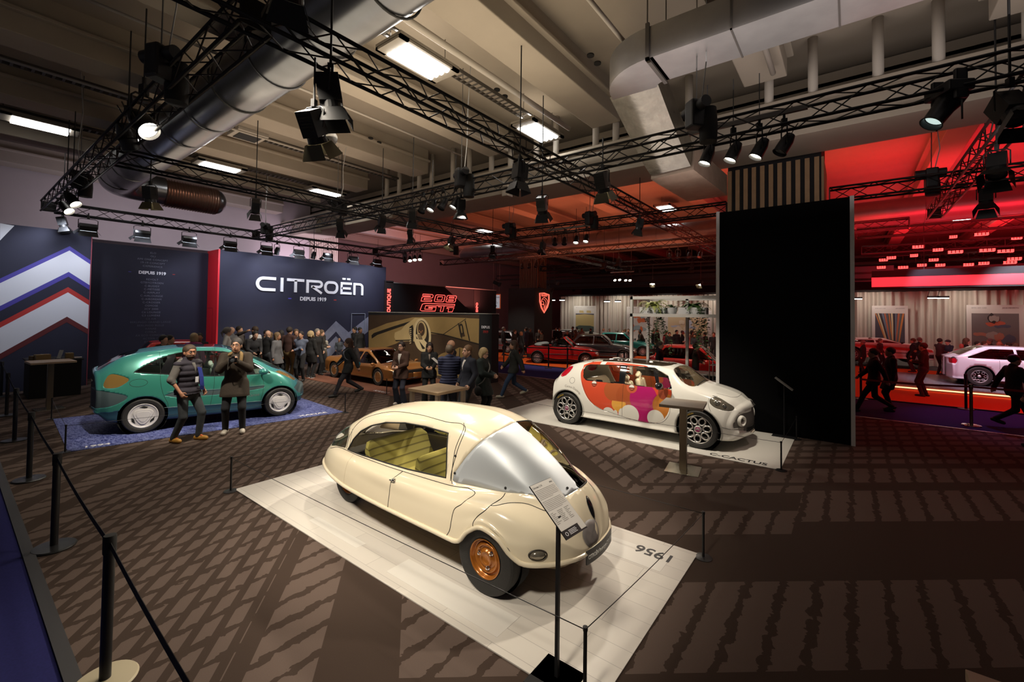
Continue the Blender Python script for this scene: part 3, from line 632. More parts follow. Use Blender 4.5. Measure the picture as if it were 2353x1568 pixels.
    rg=[dict(name='side_window',proj='side',poly=RW,mat=G,split=True,ymin=.4),dict(name='side_window',proj='side',poly=FW,mat=G,split=True,ymin=.4),
        dict(name='front_quarter_glass',proj='side',poly=[(.60,1.38),(.78,1.30),(.88,1.09),(.68,1.085)],mat=G,split=True,ymin=.4),
        dict(name='window_surround',proj='side',poly=DLO,mat=BL,ymin=.4),
        dict(name='windshield',proj='top',poly=curvepoly([(.86,.45),(.84,0),(.86,-.45),(.95,-.60),(1.2,-.66),(1.31,-.55),(1.37,0),(1.31,.55),(1.2,.66),(.95,.60)],4),mat=G,zmin=1.0),
        dict(name='glass_roof',proj='top',poly=curvepoly([(-.95,.42),(-1.0,0),(-.95,-.42),(-.3,-.50),(.55,-.48),(.70,-.3),(.72,0),(.70,.3),(.55,.48),(-.3,.50)],4),mat=mat('tinted_roof',(.045,.035,.025),.06,coat=.6),zmin=1.3),
        dict(name='rear_window',proj='top',poly=[(-1.72,.45),(-1.30,.5),(-1.30,-.5),(-1.72,-.45)],mat=G,zmin=1.0),
        dict(name='door_graphic',proj='side',poly=gfx,mat=P,ymin=.5),dict(name='roof_graphic',proj='side',poly=top,mat=P,ymin=.45),dict(name='roof_graphic',proj='side',poly=top2,mat=P,ymin=.45),
        dict(name='tail_lamp',proj='side',poly=[(-1.72,1.10),(-1.66,1.20),(-1.56,1.28),(-1.44,1.31),(-1.42,1.27),(-1.46,1.18),(-1.54,1.09),(-1.64,1.05),(-1.70,1.06)],mat=mat('tail_lamp_red',(.45,.005,.02),.12,coat=.5),ymin=.45),
        dict(name='headlamp',proj='side',poly=curvepoly([(1.64,.94),(1.70,.985),(1.80,.965),(1.93,.89),(2.02,.81),(1.99,.765),(1.87,.775),(1.73,.82),(1.65,.88)],5),mat=LENS,ymin=.3,nmin=.02,label='teardrop headlamp'),
        dict(name='grille_surround',proj='front',poly=curvepoly([(-.66,.60),(-.60,.68),(-.3,.70),(0,.70),(.3,.70),(.60,.68),(.66,.60),(.60,.46),(.40,.36),(0,.33),(-.40,.36),(-.60,.46)],4),mat=mat('bumper_grey',(.11,.10,.09),.5),xmin=1.95)]
    body,ob,bvh=carve(V,F,rg,[(-1.44,.36,.405),(1.44,.36,.41)],R,WH,.022,mat('cabin_beige',(.50,.44,.35),.8),snapd=.04)
    seams(bvh,[([(-.09,1.43),(-.09,.9),(-.09,.38)],'side',(-1,1)),([(.92,1.06),(.93,.9),(.91,.6),(.8,.42),(.62,.345),(.3,.325),(-.09,.375),(-.4,.43),(-.7,.5),(-.95,.74),(-1.08,1.0)],'side',(-1,1)),
        ([(1.62,.98),(1.62,.85),(1.72,.66),(1.86,.48),(2.08,.42)],'side',(-1,1)),(circle(-1.34,1.0,.065,16),'side',(-1,1),True),([(1.64,.94),(1.70,.985),(1.80,.965),(1.93,.89),(2.02,.81),(1.99,.765),(1.87,.775),(1.73,.82),(1.65,.88)],'side',(-1,1),True),([(1.7,-.55),(1.95,-.4),(2.02,0),(1.95,.4),(1.7,.55)],'top',(1,))],R,.003)
    seams(bvh,[(gfx[:-20],'side',(-1,1))],R,.0015,mat('graphic_edge',(.3,.12,.06),.5),'graphic_outline')
    wells(R,[(-1.44,.36,.42),(1.44,.36,.42)],.80)
    AR=mat('arch_grey',(.42,.41,.38),.4)
    for wx in (-1.44,1.44):
        for s in (-1,1):
            P_=onskin(bvh,[(wx+.425*math.cos(a),.36+.425*math.sin(a)) for a in np.linspace(-.3,PI+.3,30)],'side',s,.0,30,False)
            if len(P_)>3: MB().tube(P_,.02,6).build('arch_trim',AR,R,smooth='all')
    for s in (-1,1):
        for wx in (-1.44,1.44):
            w=wheel(R,wx,s*.795,.36,.20,s,'petal',.265,mat('satin_rim',(.72,.70,.68),.22,.75))
            M=frameM((wx,s*(.795+.1),.36),(1,0,0),(0,0,1)) if s<0 else frameM((wx,s*.895,.36),(-1,0,0),(0,0,1))
            v,f=text_mesh('MICHELIN',.038,1.1,extrude=.001); v=[(p[0]*math.cos(0),p[1],p[2]) for p in v]
            v2=[]
            for a,b,c_ in v: t=.75+PI/2-.2-a/.31; rr=.31+b; v2.append(tuple(M@Vector((rr*math.cos(t),rr*math.sin(t),.0015+c_))))
            mesh_obj('tyre_lettering',v2,f,mat('tyre_yellow',(.55,.35,.03),.6),w)
        for (hx,hz) in ((-.77,.99),(.10,1.0)):
            M=skinframe(bvh,(hx,hz),s,.004); c_=MB().lathe([(.062,-.008),(.062,.002),(.05,.0),(.001,-.004)],28,M).build('handle_recess',mat('recess_red',(.30,.05,.02),.4),R,smooth='all')
            MB().prism([(.055*math.cos(a),.055*math.sin(a)) for a in np.linspace(0,PI,16)],0,.014,M).build('door_handle',WH,c_,bevel=.003)
        # wing mirror
        m0=blob_obj('wing_mirror',[('e',(.74,s*1.0,1.12),(.075,.12,.075),.01),('c',(.76,s*.84,1.05),(.74,s*.98,1.08),.02,.03,.02)],.014,BL,R)
        for hx,hz,hr in ((1.76,.90,.055),(1.88,.845,.04)):
            M=skinframe(bvh,(hx,hz),s,.002); MB().lathe([(hr,0),(hr*.9,.010),(hr*.55,.004),(.001,.012)],20,M).build('lamp_reflector',mat('lamp_chrome',(.70,.68,.60),.12,.95),R,smooth='all')
        # fog lamp ring
        o=Vector(onskin(bvh,[(s*.52,.565)],'front',1,0,1,False)[0]); M=frameM(o+Vector((.0,s*.01,0)),(-s*0-.25*s*-1 if False else -.3*s*-1*0+(.0),1,0),(0,0,1)) if False else frameM(o,(-.45*s,1,0) if s>0 else (.45,1,0),(0,0,1))
        fo=MB().lathe([(.045,-.05),(.055,.03),(.075,.05),(.095,.045),(.105,.02),(.105,-.04)],32,M).build('fog_lamp_ring',WH,R,smooth=True)
        MB().lathe([(.056,.0),(.03,.012),(.001,.016)],20,M).build('fog_lamp',LENS,fo,smooth='all')
    # chevrons on nose, wiper, lettering, lower lip grille
    o=Vector(onskin(bvh,[(0,.83)],'front',1,.004,1,False)[0]); M=frameM(o,(0,1,0),(-.6,0,.8)); ch=MB()
    for dz in (0,.045): ch.prism([(-.06,-.05+dz),(0,.01+dz),(.06,-.05+dz),(.06,-.028+dz),(0,.034+dz),(-.06,-.028+dz)],0,.008,M)
    ch.build('chevron_badge',mat('dark_chrome',(.15,.15,.15),.2,.9),R)
    for i in range(5):
        P_=onskin(bvh,[(y_,.35+.018*i) for y_ in np.linspace(-.36,.36,15)],'front',1,.004,15,False)
        if len(P_)>3: MB().tube(P_,.006,5).build('grille_bar',BLK,R,smooth='all')
    P_=[o for y0 in (0,) for o in onskin(bvh,[(1.33,y_) for y_ in np.linspace(-.5,.1,9)],'top',1,.01,9,False)]
    MB().tube(P_,.008,5).build('wiper',BLK,R,smooth='all')
    MB().box(1.55,1.75,-.70,-.685,1.0,1.004).build('bonnet_vent',BLK,R)
    v,f=text_mesh('Cactus Doctrip.',.075,1.,extrude=.0006); 
    q=[]
    for a,b,c_ in v:
        t=PI*.40-(a)/.52; xx,zz=-1.44+(.50+b)*math.cos(t),.36+(.50+b)*math.sin(t); h=bvh.ray_cast(Vector((xx,-3,zz)),Vector((0,1,0))); q.append(tuple((h[0] if h[0] else Vector((xx,-.87,zz)))+Vector((0,-.002-c_,0))))
    mesh_obj('side_lettering',q,f,mat('script_grey',(.25,.23,.2),.6),R)
    cabin_fill(R,0,0,1.40,16.)
    # cabin
    IB=mat('seat_beige',(.60,.52,.40),.8); MB().box(-1.3,1.5,-.70,.70,.3,.34).build('cabin_floor',IB,R)
    for s in (-1,1): seat(R,.15,s*.36,.38,.5,IB,.62,.22)
    bench(R,-.75,.38,1.15,IB,.62,.25)
    MB().rings([[(1.0,y_,.70),(1.05,y_,.92),(1.3,y_,.98),(1.32,y_,.6)] for y_ in np.linspace(-.62,.62,7)]).build('dashboard',IB,R,smooth='all')
    steering(R,.78,.36,.98,mat('steering_white',(.6,.58,.52),.4))
    return R
# ------------------------------------------------ turquoise one-box car
def xanae_car(loc,rz):
    R=thing('concept_minivan','turquoise green one box concept car with white three cornered wheels','car',loc,rz)
    TQ=mat('turquoise_paint',(.055,.30,.24),.25,.25,coat=.7); nt=NT(TQ); g=nt.n.new('ShaderNodeLayerWeight'); g.inputs[0].default_value=.35
    nt.l.new(nt.mix(g.outputs['Facing'],(.045,.26,.20,1),(.08,.24,.38,1)),nt.bsdf().inputs['Base Color'])
    rows={-2.0:[(0,.42),(.66,.42),(.76,.50),(.80,.78),(.71,1.12),(.60,1.25),(.4,1.29),(0,1.31)],
     -1.8:[(0,.26),(.74,.27),(.84,.45),(.87,.78),(.77,1.17),(.62,1.38),(.42,1.43),(0,1.45)],
     -1.55:[(0,.22),(.80,.24),(.87,.45),(.89,.80),(.81,1.19),(.63,1.51),(.43,1.56),(0,1.59)],
     -1.2:[(0,.2),(.80,.22),(.88,.45),(.90,.78),(.84,1.17),(.63,1.58),(.42,1.64),(0,1.67)],
     -.6:[(0,.2),(.80,.2),(.87,.40),(.88,.74),(.84,1.11),(.62,1.625),(.42,1.69),(0,1.72)],
     0:[(0,.2),(.80,.2),(.87,.38),(.88,.72),(.84,1.06),(.61,1.60),(.42,1.68),(0,1.71)],
     .4:[(0,.2),(.80,.2),(.87,.37),(.88,.70),(.84,1.04),(.62,1.50),(.42,1.58),(0,1.62)],
     .8:[(0,.2),(.80,.2),(.87,.36),(.88,.70),(.83,1.03),(.65,1.32),(.44,1.39),(0,1.43)],
     1.2:[(0,.2),(.80,.2),(.87,.36),(.89,.68),(.80,.99),(.67,1.10),(.45,1.16),(0,1.20)],
     1.5:[(0,.21),(.78,.21),(.85,.35),(.87,.64),(.76,.87),(.63,.94),(.43,.98),(0,1.01)],
     1.75:[(0,.24),(.70,.24),(.77,.34),(.79,.56),(.68,.71),(.56,.77),(.38,.80),(0,.83)],
     1.92:[(0,.27),(.60,.27),(.66,.34),(.68,.48),(.58,.59),(.46,.63),(.3,.65),(0,.67)]}
    V,F=shell(rows,step=.019,vs=15,capF=.08,capR=.08,bowF=.20,bowR=.12)
    G=glass('green_tint_glass',(.82,.9,.86),.08)
    DLO=smoothpath([(-1.40,1.235),(-1.2,1.37),(-.86,1.53),(-.5,1.60),(.1,1.575),(.42,1.47),(.72,1.30),(1.08,1.035)],30).tolist()+[(.6,1.035),(0,1.05),(-.5,1.09),(-.87,1.155),(-1.2,1.205)]
    def seg(a,b,sl=0,ins=.02):
        up=[p for p in smoothpath([(-1.40,1.235),(-1.2,1.37),(-.86,1.53),(-.5,1.60),(.1,1.575),(.42,1.47),(.72,1.30),(1.08,1.035)],90).tolist() if a<p[0]-(p[1]-1.1)*sl<b]
        lo=[p for p in smoothpath([(-1.40,1.235),(-1.2,1.205),(-.87,1.155),(-.5,1.09),(0,1.05),(.6,1.035),(1.08,1.035)],90).tolist() if a<p[0]-(p[1]-1.1)*sl<b]
        return up+lo[::-1]
    GR=mat('bumper_blue_grey',(.085,.12,.13),.42,.3); BS=mat('sill_blue',(.02,.06,.10),.35,.2,coat=.3); AM=mat('amber_lamp',(.40,.24,.07),.12,.5,coat=.6)
    rg=[dict(name='side_window',proj='side',poly=seg(-1.38,-1.0,.35),mat=G,split=True,ymin=.4),dict(name='side_window',proj='side',poly=seg(-.86,-.10,.3),mat=G,split=True,ymin=.4),dict(name='side_window',proj='side',poly=seg(.02,.62,-.1),mat=G,split=True,ymin=.4),dict(name='front_quarter_glass',proj='side',poly=seg(.72,1.05,-.3),mat=G,split=True,ymin=.4),
        dict(name='window_surround',proj='side',poly=DLO,mat=PIANO,ymin=.4),
        dict(name='windshield',proj='top',poly=curvepoly([(.22,.52),(.2,0),(.22,-.52),(.7,-.60),(1.2,-.62),(1.38,-.4),(1.42,0),(1.38,.4),(1.2,.62),(.7,.60)],4),mat=G,zmin=.9),
        dict(name='glass_roof',proj='top',poly=curvepoly([(-.65,.42),(-.7,0),(-.65,-.42),(-.2,-.46),(.12,-.46),(.15,0),(.12,.46),(-.2,.46)],4),mat=PIANO,zmin=1.4),
        dict(name='rear_window',proj='top',poly=curvepoly([(-1.96,.48),(-1.98,0),(-1.96,-.48),(-1.8,-.56),(-1.5,-.5),(-1.38,-.38),(-1.36,0),(-1.38,.38),(-1.5,.5),(-1.8,.56)],4),mat=glass('dark_rear_glass',(.25,.28,.28),.3),zmin=1.2),
        dict(name='tail_lamp',proj='side',poly=curvepoly([(-1.84,.97),(-1.83,1.10),(-1.76,1.21),(-1.62,1.19),(-1.47,1.10),(-1.56,1.00),(-1.68,.95)],4),mat=AM,ymin=.45,label='amber glass tail lamp'),
        dict(name='number_panel',proj='front',poly=curvepoly([(-.56,1.16),(-.3,1.18),(.3,1.18),(.56,1.16),(.56,.98),(.3,.95),(-.3,.95),(-.56,.98)],3),mat=mat('panel_dark_teal',(.01,.035,.045),.25),xmax=-1.85),
        dict(name='rear_bumper',proj='side',poly=curvepoly([(-2.5,.94),(-2.0,.92),(-1.72,.86),(-1.48,.76),(-1.62,.64),(-1.8,.58),(-2.1,.56),(-2.5,.56)],4),mat=GR,ymin=-1,nmin=-1,label='grey rear bumper'),
        dict(name='side_rub_strip',proj='side',poly=[(-.90,.72),(-.78,.765),(.0,.745),(.55,.735),(.95,.745),(.92,.70),(.5,.655),(0,.64),(-.7,.66)],mat=GR,split=True,ymin=.5),
        dict(name='front_bumper',proj='side',poly=[(1.60,.63),(1.78,.73),(2.6,.66),(2.6,.46),(1.75,.47)],mat=GR,ymin=-1,nmin=-1),
        dict(name='headlamp',proj='side',poly=[(1.18,1.055),(1.30,1.06),(1.55,.935),(1.72,.80),(1.62,.80),(1.42,.93)],mat=AM,ymin=.3,nmin=.02),
        dict(name='sill',proj='side',poly=[(-2.6,.47),(-1.75,.47),(-1.5,.50),(-.9,.46),(0,.42),(.9,.39),(1.6,.38),(2.4,.40),(2.4,.1),(-2.6,.1)],mat=BS,ymin=-1,nmin=-1,label='dark blue sill')]
    body,ob,bvh=carve(V,F,rg,[(-1.23,.34,.40),(1.28,.33,.39)],R,TQ,.022,mat('cabin_grey',(.10,.12,.11),.8),snapd=.04)
    seams(bvh,[([(-1.0,1.6),(-.98,1.3),(-.97,1.0),(-.92,.75),(-.84,.55),(-.83,.46)],'side',(-1,1)),([(-.06,1.64),(-.05,1.3),(-.04,.9),(-.10,.42)],'side',(-1,1)),([(.86,1.05),(.93,.8),(.88,.4)],'side',(-1,1)),
        ([(1.05,1.08),(1.3,1.03),(1.6,.9),(1.75,.76)],'side',(-1,1)),(circle(-1.32,1.02,.14,20,.075),'side',(-1,1),True),([(-.02,1.68),(-.02,1.5)],'side',(-1,1))],R,.003)
    seams(bvh,[(DLO,'side',(-1,1),True)],R,.009,BLK,'window_seal',sm=False)
    seams(bvh,[([(-.86,.79),(0,.762),(.95,.765)],'side',(-1,1)),([(-.90,.47),(0,.43),(.9,.40)],'side',(-1,1))],R,.004,mat('pale_edge',(.35,.5,.48),.3,.5),'bright_line')
    wells(R,[(-1.23,.34,.41),(1.28,.33,.40)],.82)
    WHM=mat('painted_wheel',(.62,.60,.60),.35)
    for s in (-1,1):
        wheel(R,-1.23,s*.80,.345,.20,s,'tri',.245,WHM); wheel(R,1.28,s*.80,.335,.20,s,'tri',.235,WHM)
        blob_obj('wing_mirror',[('e',(.90,s*.98,1.10),(.10,.11,.075),.01),('c',(.92,s*.8,1.02),(.9,s*.92,1.05),.025,.03,.03)],.014,TQ,R)
    text('bumper_script','Xanae',.10,mat('script_silver',(.35,.42,.42),.3,.7),R,skinframe(bvh,(.72,.56),-1,.002),extrude=.001)
    for i,ch in enumerate('Citroën'):
        o=onskin(bvh,[(.36-.12*i,1.07)],'front',-1,.002,1,False)[0]; text('rear_letter',ch,.075,mat('letter_silver',(.6,.62,.6),.25,.8),R,frameM(o,(0,-1,0),(0,0,1)),extrude=.003)
    cabin_fill(R,-.1,0,1.60,9.)
    IG=mat('seat_greygreen',(.30,.36,.33),.75); MB().box(-1.3,1.3,-.68,.68,.3,.34).build('cabin_floor',GR,R)
    for x_ in (-.55,.35):
        for s in (-1,1): seat(R,x_,s*.36,.42,.5,IG,.66,.2)
    MB().rings([[(.85,y_,.6),(.88,y_,.98),(1.3,y_,1.02),(1.35,y_,.6)] for y_ in np.linspace(-.6,.6,7)]).build('dashboard',IG,R,smooth='all')
    steering(R,.72,.36,1.02,BLK)
    P_=[Vector(q) for q in onskin(bvh,[(-1.9,y_) for y_ in np.linspace(-.3,.1,6)],'top',1,.01,6,False)]
    return R
# ------------------------------------------------ simple family of boxy cars: wedge, cabriolet, hatchbacks
def boxcar(name,label,loc,rz,paint,L=3.7,W=1.6,H=1.38,wb=2.42,wr=.29,belt=.86,hood=.86,tailz=.86,hoodx=.55,ws_top=.2,rear_top=-1.1,rear_base=-1.6,style='multi',step=.04,open_top=False,glassm=None,extra=None,cladding=True,nose_z=.62,tail_lamp=True,win=None,group=None,seatc=(.05,.05,.05),rimm=None):
    R=thing(name,label,'car',loc,rz,group); h=L/2; w=W/2; G=glassm or glass('dark_car_glass',(.35,.35,.36),.3)
    xf,xr=h-.06,-h+.06; fo=wb/2
    def row(t,zt,zr,zb,wb_=1.,wr_=.62,bt=None):
        k=t; return [(0,.2),(w*.9*k,.2),(w*.98*k,.30),(w*k,.55),(w*.97*k*wb_,zb),(w*wr_*k+(.1*w if zr<zb+.1 else 0),zr),(w*wr_*.7,zt-.012),(0,zt)]
    rows={}
    rows[xr]=row(.92,tailz+.02,tailz,min(belt,tailz-.04),.96,.8)
    rows[xr+.12]=row(.98,tailz+.06,tailz+.04,min(belt,tailz),1,.8)
    if rear_base>xr+.3: rows[rear_base-.02]=row(1,tailz+.08,tailz+.05,belt,1,.8)
    if not open_top:
        rows[rear_top-.02 if rear_top-.02>xr+.2 else xr+.25]=row(1,H-.02,H-.07,belt); rows[(ws_top+rear_top)/2]=row(1,H,H-.05,belt); rows[ws_top]=row(1,H-.01,H-.06,belt)
        rows[(ws_top+hoodx)/2]=row(1,(H+hood)/2+.03,(H+hood)/2-.02,belt,1,.66)
    rows[hoodx]=row(1,hood+.02,hood-.01,belt-.03,1,.72)
    rows[(hoodx+xf)/2]=row(1,(hood+nose_z)/2+.09,(hood+nose_z)/2+.06,(belt+nose_z)/2,1,.72); rows[xf-.12]=row(.98,nose_z+.07,nose_z+.05,nose_z-.0,.98,.75); rows[xf]=row(.93,nose_z+.03,nose_z+.01,nose_z-.04,.97,.75)
    if open_top:
        for x_ in (-1.05,-.3,.3): rows[x_]=row(1,belt-.02,belt-.01,belt-.03,1,.82)
    V,F=shell(rows,step=step,vs=6,capF=.05,capR=.05,bowF=.08,bowR=.06)
    rg=[]
    wr_=.62*w
    if not open_top:
        sw=win or [(rear_base+.16,belt+.03),(rear_top+.06,H-.10),(ws_top-.02,H-.10),(hoodx-.14,belt+.02)]
        mid=(sw[0][0]*.45+sw[3][0]*.55)
        ra=[p for p in (sw[0],sw[1])]+[(mid-.03,H-.10),(mid-.03,belt+.025)]; fa=[(mid+.04,belt+.025),(mid+.04,H-.10),sw[2],sw[3]]
        rg+=[dict(name='side_window',proj='side',poly=ra,mat=G,split=True,ymin=.3),dict(name='side_window',proj='side',poly=fa,mat=G,split=True,ymin=.3),
            dict(name='windshield',proj='top',poly=[(ws_top+.05,wr_*.92),(hoodx-.04,w*.78),(hoodx-.04,-w*.78),(ws_top+.05,-wr_*.92)],mat=G,zmin=hood-.05),
            dict(name='rear_window',proj='top',poly=[(rear_top-.06,wr_*.9),(rear_base+.06,w*.72),(rear_base+.06,-w*.72),(rear_top-.06,-wr_*.9)],mat=G,zmin=tailz)]
    else:
        rg+=[dict(name=None,proj='top',poly=[(-1.0,w*.78),(.33,w*.78),(.33,-w*.78),(-1.0,-w*.78)],mat=None,zmin=.6)]
    HL=mat('clear_headlamp',(.7,.7,.66),.1,.3,coat=.5)
    rg+=[dict(name='headlamp',proj='front',poly=[(a,b) for a,b in ((-w*.9,nose_z-.12),(-w*.9,nose_z+.0),(-w*.55,nose_z+.01),(-w*.55,nose_z-.12))],mat=HL,xmin=xf-.2),
         dict(name='headlamp',proj='front',poly=[(a,b) for a,b in ((w*.9,nose_z-.12),(w*.9,nose_z+.0),(w*.55,nose_z+.01),(w*.55,nose_z-.12))],mat=HL,xmin=xf-.2),
         dict(name='grille',proj='front',poly=[(-w*.5,nose_z-.11),(w*.5,nose_z-.11),(w*.5,nose_z-.0),(-w*.5,nose_z-.0)],mat=BLK,xmin=xf-.2)]
    if tail_lamp: rg+=[dict(name='tail_lamp',proj='front',poly=[(q*w*.95,tailz-.22),(q*w*.95,tailz-.04),(q*w*.6,tailz-.04),(q*w*.6,tailz-.22)],mat=mat('tail_lamp_red',(.45,.005,.02),.12,coat=.5),xmax=xr+.1) for q in (-1,1)]
    if cladding: rg+=[dict(name='bumper',proj='side',poly=[(xf-.30,.34),(xf-.22,.46),(xf+1,.46),(xf+1,.28),(xf-.28,.28)],mat=mat('bumper_black',(.02,.02,.02),.6),ymin=-1,nmin=-1),dict(name='bumper',proj='side',poly=[(xr+.30,.34),(xr+.22,.46),(xr-1,.46),(xr-1,.28),(xr+.28,.28)],mat=mat('bumper_black',(.02,.02,.02),.6),ymin=-1,nmin=-1)]
    if extra: rg+=extra
    body,ob,bvh=carve(V,F,rg,[(-fo,wr,wr*1.16),(fo,wr,wr*1.16)],R,paint,.02,mat('car_liner',(.03,.03,.03),.9),snapd=step*1.2)
    md=(rear_base+hoodx)*.5+.05
    seams(bvh,[([(md-.35,belt-.01),(md-.35,.4)],'side',(-1,1)),([(hoodx+.02,belt-.05),(hoodx+.02,.5),(hoodx-.06,.3)],'side',(-1,1)),([(hoodx+.05,w*.72),(xf-.1,w*.68)],'top',(1,)),([(hoodx+.05,-w*.72),(xf-.1,-w*.68)],'top',(1,))],R,.004)
    if cladding:
        seams(bvh,[([(-fo+.36,.50),(fo-.36,.50)],'side',(-1,1))],R,.016,mat('bumper_black',(.02,.02,.02),.6),'side_moulding')
        for s in (-1,1):
            for wx in (-fo,fo):
                P_=onskin(bvh,[(wx+wr*1.18*math.cos(a),wr+wr*1.18*math.sin(a)) for a in np.linspace(-.1,PI+.1,20)],'side',s,0,20,False)
                if len(P_)>3: MB().tube(P_,.022,5).build('arch_trim',mat('bumper_black',(.02,.02,.02),.6),R,smooth='all')
    wells(R,[(-fo,wr,wr*1.18),(fo,wr,wr*1.18)],w-.06)
    for s in (-1,1):
        for wx in (-fo,fo): wheel(R,wx,s*(w-.10),wr,.17,s,style,wr*.64,rimm)
        blob_obj('wing_mirror',[('e',(hoodx-.15,s*(w+.06),belt+.06),(.06,.08,.05),.01),('c',(hoodx-.13,s*w*.92,belt),(hoodx-.15,s*w,belt+.03),.02,.02,.02)],.02,BLK if cladding else paint,R)
    sm=mat('seat_%02d'%int(seatc[0]*100),seatc,.8)
    for s in (-1,1): seat(R,-.15,s*.34,.28 if belt<.8 else .34,.46,sm,.50 if belt<.8 else .58,.25)
    MB().box(-h+.5,hoodx,-w*.75,w*.75,.26,.30).build('cabin_floor',BLK,R); MB().box(hoodx-.3,hoodx-.02,-w*.8,w*.8,.5,belt-.05).build('dashboard',BLK,R,bevel=.03)
    steering(R,hoodx-.45,.34,belt+.0,BLK,.17)
    return R,bvh
def make_red_cab(loc,rz):
    RD=mat('red_paint',(.42,.008,.008),.22,coat=.7)
    R,b=boxcar('cabriolet','red convertible with folded grey roof and raised windscreen on the orange carpet',loc,rz,RD,3.72,1.6,.92,2.42,.29,.86,.86,.80,.60,.2,-1.1,-1.5,'multi',open_top=True)
    w=.8; F=MB()
    for s in (-1,1): F.tube([(.62,s*.68,.84),(.10,s*.55,1.32)],.03,6)
    F.tube([(.10,-.55,1.32),(.10,.55,1.32)],.035,6); F.build('windscreen_frame',RD,R,smooth='all')
    G=glass('dark_car_glass',(.35,.35,.36),.3); MB().add([(.62,-.66,.86),(.62,.66,.86),(.11,.54,1.31),(.11,-.54,1.31)],[(0,1,2,3)]).build('windshield',G,R)
    MB().tube([(-.45,-.70,.84),(-.42,-.66,1.15),(-.42,.66,1.15),(-.45,.70,.84)],.035,8).build('roll_bar',PIANO,R,smooth='all')
    blob_obj('folded_roof',[('e',(-1.15,0,.90),(.38,.62,.13),.05),('e',(-1.0,0,.97),(.22,.60,.09),.05)],.035,mat('grey_canvas',(.16,.19,.19),.7),R)
    for s in (-1,1): MB().add([(.55,s*.70,.86),(-.40,s*.70,.86),(-.40,s*.64,1.13),(.12,s*.58,1.26)],[(0,1,2,3)]).build('side_window',G,R)
    return R
# ================================================================ people
HS=1.08
SKIN={'a':(.50,.27,.17),'b':(.42,.20,.115),'c':(.20,.09,.05),'p':(.58,.34,.24)}
def v3(*a): return np.array(a,float)
def ik(a,b,l1,l2,hint):
    a,b=np.array(a,float),np.array(b,float); d=b-a; L=np.linalg.norm(d); mx=(l1+l2)*.995
    if L>mx: b=a+d/L*mx; d=b-a; L=mx
    u=d/L; x=(l1*l1-l2*l2+L*L)/(2*L); h=math.sqrt(max(l1*l1-x*x,0)); n=np.array(hint,float); n=n-u*n.dot(u); n/=np.linalg.norm(n)+1e-9
    return a+u*x+n*h,b
POSES={ # hands (r,l) and feet in metres for a 1.75 m body facing +y; x>0 is the person's right
 'stand':dict(hr=(.30,.05,.80),hl=(-.30,.05,.80),fr=(.11,.0),fl=(-.11,.05)),
 'pockets':dict(hr=(.22,.10,.92),hl=(-.22,.10,.92),fr=(.12,.0),fl=(-.12,.10)),
 'walk':dict(hr=(.27,.26,.92),hl=(-.27,-.22,.86),fr=(.07,-.42,.10),fl=(-.08,.36,.0)),
 'crossed':dict(hr=(-.13,.24,1.14),hl=(.13,.22,1.10),fr=(.12,.0),fl=(-.12,.04)),
 'hold':dict(hr=(.08,.30,1.08),hl=(-.08,.30,1.08),fr=(.11,.0),fl=(-.11,.05)),
 'phone':dict(hr=(.10,.20,1.50),hl=(-.12,.24,1.15),fr=(.11,.0),fl=(-.11,.05)),
 'lean':dict(hr=(.12,.42,1.0),hl=(-.12,.42,1.0),fr=(.11,.0),fl=(-.11,-.05),lean=.35),
 'hip':dict(hr=(.24,.0,1.0),hl=(-.16,.3,1.15),fr=(.11,.0),fl=(-.13,.05),er=(1,-.3,0)),
 'camera':dict(hr=(.07,.30,1.36),hl=(-.06,.33,1.33),fr=(.14,.0),fl=(-.13,.02),er=(.7,-.1,-1),el=(-.7,-.1,-1)),
 'point':dict(hr=(.25,.55,1.62),hl=(-.22,.10,.92),fr=(.11,.0),fl=(-.11,.05))}
def skeleton(pose,h=1.75,turn=0.,nod=0.,female=False):
    P=POSES[pose] if isinstance(pose,str) else pose; s=h/1.75; ln=P.get('lean',0.)
    J={}; sw=.185 if not female else .162; hw=.095
    hip=v3(0,0,.93)
    fr,fl=P['fr'],P['fl']; pz=max(0,min(.05,(abs(fr[1]-fl[1])-.2)*.1)); hip[2]-=pz; hip[1]=(fr[1]+fl[1])/2
    def T(x,y,z): # trunk point with lean
        dz=z-.93; return v3(x,hip[1]+y*math.cos(ln)+dz*math.sin(ln),hip[2]+dz*math.cos(ln)-y*math.sin(ln))
    J['hip']=hip; J['waist']=T(0,.0,1.08); J['chest']=T(0,.01,1.28); J['neck0']=T(0,-.005,1.44); J['neck1']=T(0,.015,1.52)
    hd=T(0,.03,1.625); J['head']=hd
    for k,sg in (('r',1),('l',-1)):
        f=fr if k=='r' else fl; fz=f[2] if len(f)>2 else 0.
        J['hip'+k]=hip+v3(sg*hw,0,-.02); an=v3(f[0],f[1],.085+fz); 
        J['knee'+k],J['ank'+k]=ik(J['hip'+k],an,.44,.43,(sg*.1,1,0)); J['fz'+k]=fz
        J['sh'+k]=T(sg*sw,-.005,1.415); H=v3(*P['h'+k]); H[1]+=hip[1]; 
        J['el'+k],J['wr'+k]=ik(J['sh'+k],H,.285,.26,P.get('e'+k,(sg*.5,-1,-.3)))
    ft=P.get('toe',{})
    J['toe']=ft
    for k in list(J):
        if isinstance(J[k],np.ndarray): J[k]=J[k]*s
    J['s']=s; J['turn']=turn; J['nod']=nod; J['female']=female; J['lean']=ln
    return J
def headrot(J):
    a=J['turn']; n=J['nod']+J['lean']*.6; ca,sa,cn,sn=math.cos(a),math.sin(a),math.cos(n),math.sin(n)
    # columns right, forward, up
    X=v3(ca,sa,0); Y=v3(-sa*cn,ca*cn,-sn); Z=np.cross(X,Y); return X,Y,Z
